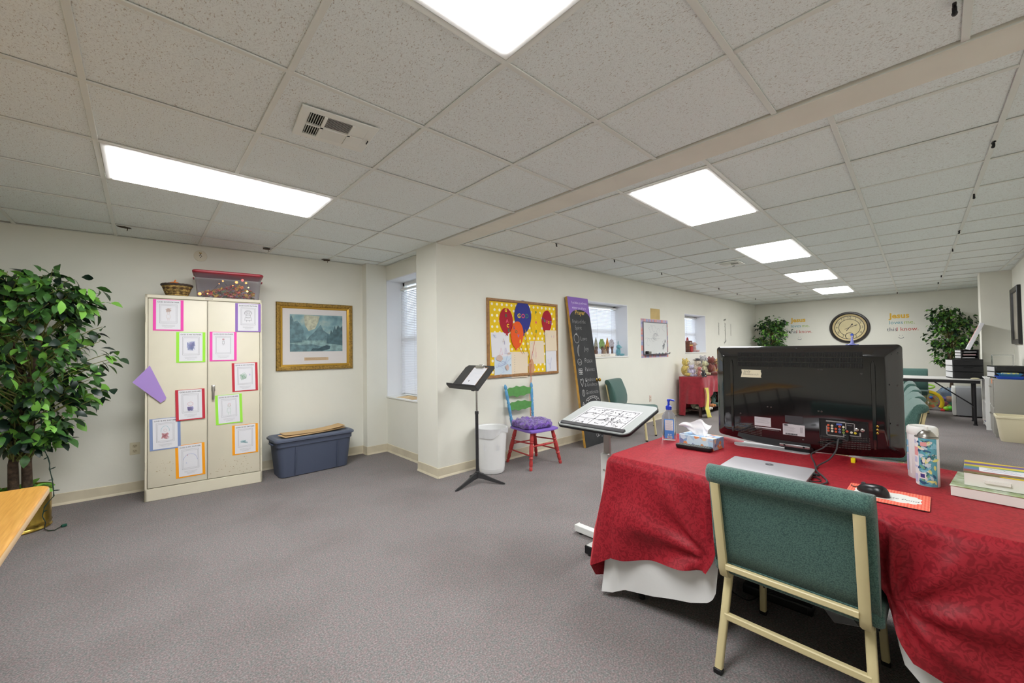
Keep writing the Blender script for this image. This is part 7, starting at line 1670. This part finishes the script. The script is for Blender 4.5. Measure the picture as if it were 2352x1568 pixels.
# ---------------------------------------------------------------- far wall: clock, lettering, plants
t = thing('wall_clock', 'large round dark rimmed wall clock with a cream face on the far wall', 'clock', (FX, 1.495, 1.722), -PI/2)
DKF = mat('dark_clock_rim', (46, 42, 40), .35); CRM = mat('cream_dial', (222, 208, 160), .5, var=(5, .06)); CRM2 = mat('tan_bezel', (206, 186, 136), .45)
mb = MB(); mb.lathe([(.383, .0), (.383, .03), (.368, .05), (.345, .052), (.328, .04), (.322, .02)], 56, axis=((0, 0, 0), (0, -1, 0)), cap1=False); mb.build('rim', DKF, t)
mb = MB(); mb.lathe([(.325, .015), (.322, .03), (.30, .026), (.285, .018)], 56, axis=((0, 0, 0), (0, -1, 0)), cap0=False, cap1=False); mb.build('bezel', CRM2, t)
mb = MB(); mb.lathe([(.30, .012), (.001, .0125)], 56, axis=((0, 0, 0), (0, -1, 0)), cap0=False); mb.build('dial', CRM, t)
mb = MB()
def ring_(mb, cx, cz, r0, r1, y): 
    n = 48
    for k in range(n):
        a, c = 2*PI*k/n, 2*PI*(k+1)/n; mb.face([(cx+r0*math.cos(a), y, cz+r0*math.sin(a)), (cx+r1*math.cos(a), y, cz+r1*math.sin(a)), (cx+r1*math.cos(c), y, cz+r1*math.sin(c)), (cx+r0*math.cos(c), y, cz+r0*math.sin(c))])
ring_(mb, 0, 0, .272, .290, -.0140); mb.build('outer_ring', DKF, t, smooth=False)
mb = MB(); ring_(mb, 0, 0, .195, .206, -.0140); mb.build('inner_ring', DKF, t, smooth=False)
mb = MB(); mb.face([(.085*math.cos(k*PI/14), -.0145, -.205+.085*math.sin(k*PI/14)) for k in range(28)]); sd = mb.build('seconds_dial', CRM, t, smooth=False)
mb = MB(); ring_(mb, 0, -.205, .070, .084, -.0150); mb.build('seconds_ring', DKF, sd, smooth=False)
for h in range(1, 13):
    if h == 6: continue
    a = PI/2-h*PI/6; txt(str(h), .085, DKF, t, .240*math.cos(a), .240*math.sin(a), -.0145, name='numeral', rot=0, thin=-.0008)
for nm, a, L, w_ in (('hour_hand', PI/2-1.18*PI/6, .115, .016), ('minute_hand', PI/2-11.2*PI/30, .165, .011)):
    mb = MB(); d = Vector((math.cos(a), 0, math.sin(a))); nrm = Vector((-math.sin(a), 0, math.cos(a))); o_ = Vector((0, -.018 if nm == 'hour_hand' else -.021, 0))
    mb.loft([[o_-d*.10+nrm*w_*.4, o_-d*.10-nrm*w_*.4, o_-d*.10-nrm*w_*.4+Vector((0, -.002, 0)), o_-d*.10+nrm*w_*.4+Vector((0, -.002, 0))], [o_+d*L*.6+nrm*w_*.3, o_+d*L*.6-nrm*w_*.3, o_+d*L*.6-nrm*w_*.3+Vector((0, -.002, 0)), o_+d*L*.6+nrm*w_*.3+Vector((0, -.002, 0))],
             [o_+d*L*.75+nrm*w_*1.1, o_+d*L*.75-nrm*w_*1.1, o_+d*L*.75-nrm*w_*1.1+Vector((0, -.002, 0)), o_+d*L*.75+nrm*w_*1.1+Vector((0, -.002, 0))], [o_+d*L+nrm*.001, o_+d*L-nrm*.001, o_+d*L-nrm*.001+Vector((0, -.002, 0)), o_+d*L+nrm*.001+Vector((0, -.002, 0))]])
    mb.build(nm, DKF, t, smooth=False)
DEC = {k: mat('decal_'+k, c, .7) for k, c in (('gold', (236, 190, 70)), ('teal', (96, 166, 176)), ('lime', (168, 196, 96)), ('slate', (88, 96, 104)), ('red', (196, 70, 64)))}
for k, (y, zo, sc, lab) in enumerate(((2.50, 0, 1.0, 'coloured Jesus loves me lettering left of the clock'), (.60, -.02, 1.05, 'coloured Jesus loves me lettering right of the clock'))):
    t = thing('wall_lettering', lab, 'wall decal', (FX-.001, y, 0), -PI/2)
    txt('Jesus', .155*sc, DEC['gold'], t, -.02, 1.965+zo, -.001, name='gold_word', thin=.006); txt('loves', .115*sc, DEC['teal'], t, -.075*sc, 1.815+zo, -.001, name='teal_word', sx=.95); txt('me.', .115*sc, DEC['lime'], t, .135*sc, 1.815+zo, -.001, name='lime_word')
    txt('this', .115*sc, DEC['slate'], t, -.14*sc, 1.66+zo, -.001, name='slate_word'); txt('I know.', .115*sc, DEC['red'], t, .10*sc, 1.66+zo, -.001, name='red_word')
    mb = MB(); mb.ribbon([(.045*math.cos(a), 1.49+zo+.035*math.sin(a)) for a in [PI+.35+(PI-.7)*q/10 for q in range(11)]], .008, -.001)
    for sx in (-1, 1): mb.ribbon([(sx*.022, 1.525+zo), (sx*.022, 1.515+zo)], .007, -.001)
    mb.build('smile', DEC['slate'], t, smooth=False, kind='stuff')
def plain_pot(t):
    mb = MB(); mb.lathe([(.11, 0), (.13, .01), (.15, .26), (.155, .27), (.14, .27), (.135, .24)], 24); mb.build('pot', mat('brown_pot', (110, 78, 56), .5), t)
def crown_l(r):
    z = r.uniform(.95, 2.06); u = (z-.95)/1.11; R = .16+.32*math.sin(PI*min(1, .1+.78*u)); a = r.uniform(0, 6.28); rr = R*math.sqrt(r.uniform(.1, 1)); return max(.5, z-.25), (rr*math.cos(a)*.6, rr*math.sin(a)*.92, z)
TR = [[(0, 0, .2), (.01, 0, .5), (0, .01, .9), (.01, -.02, 1.3), (0, 0, 1.7)], [(.03, .02, .2), (.02, .0, .5), (.03, .02, .9), (-.02, .03, 1.3), (-.03, .02, 1.65)]]
ficus('artificial ficus in the far left corner beyond the television', (12.14, 3.0, 0), TR, crown_l, 130, 10, 31, 0, .95, plain_pot)
ficus('artificial ficus beside the column at the right of the far wall', (12.22, -.14, 0), TR, crown_l, 130, 10, 47, 0, .95, plain_pot)
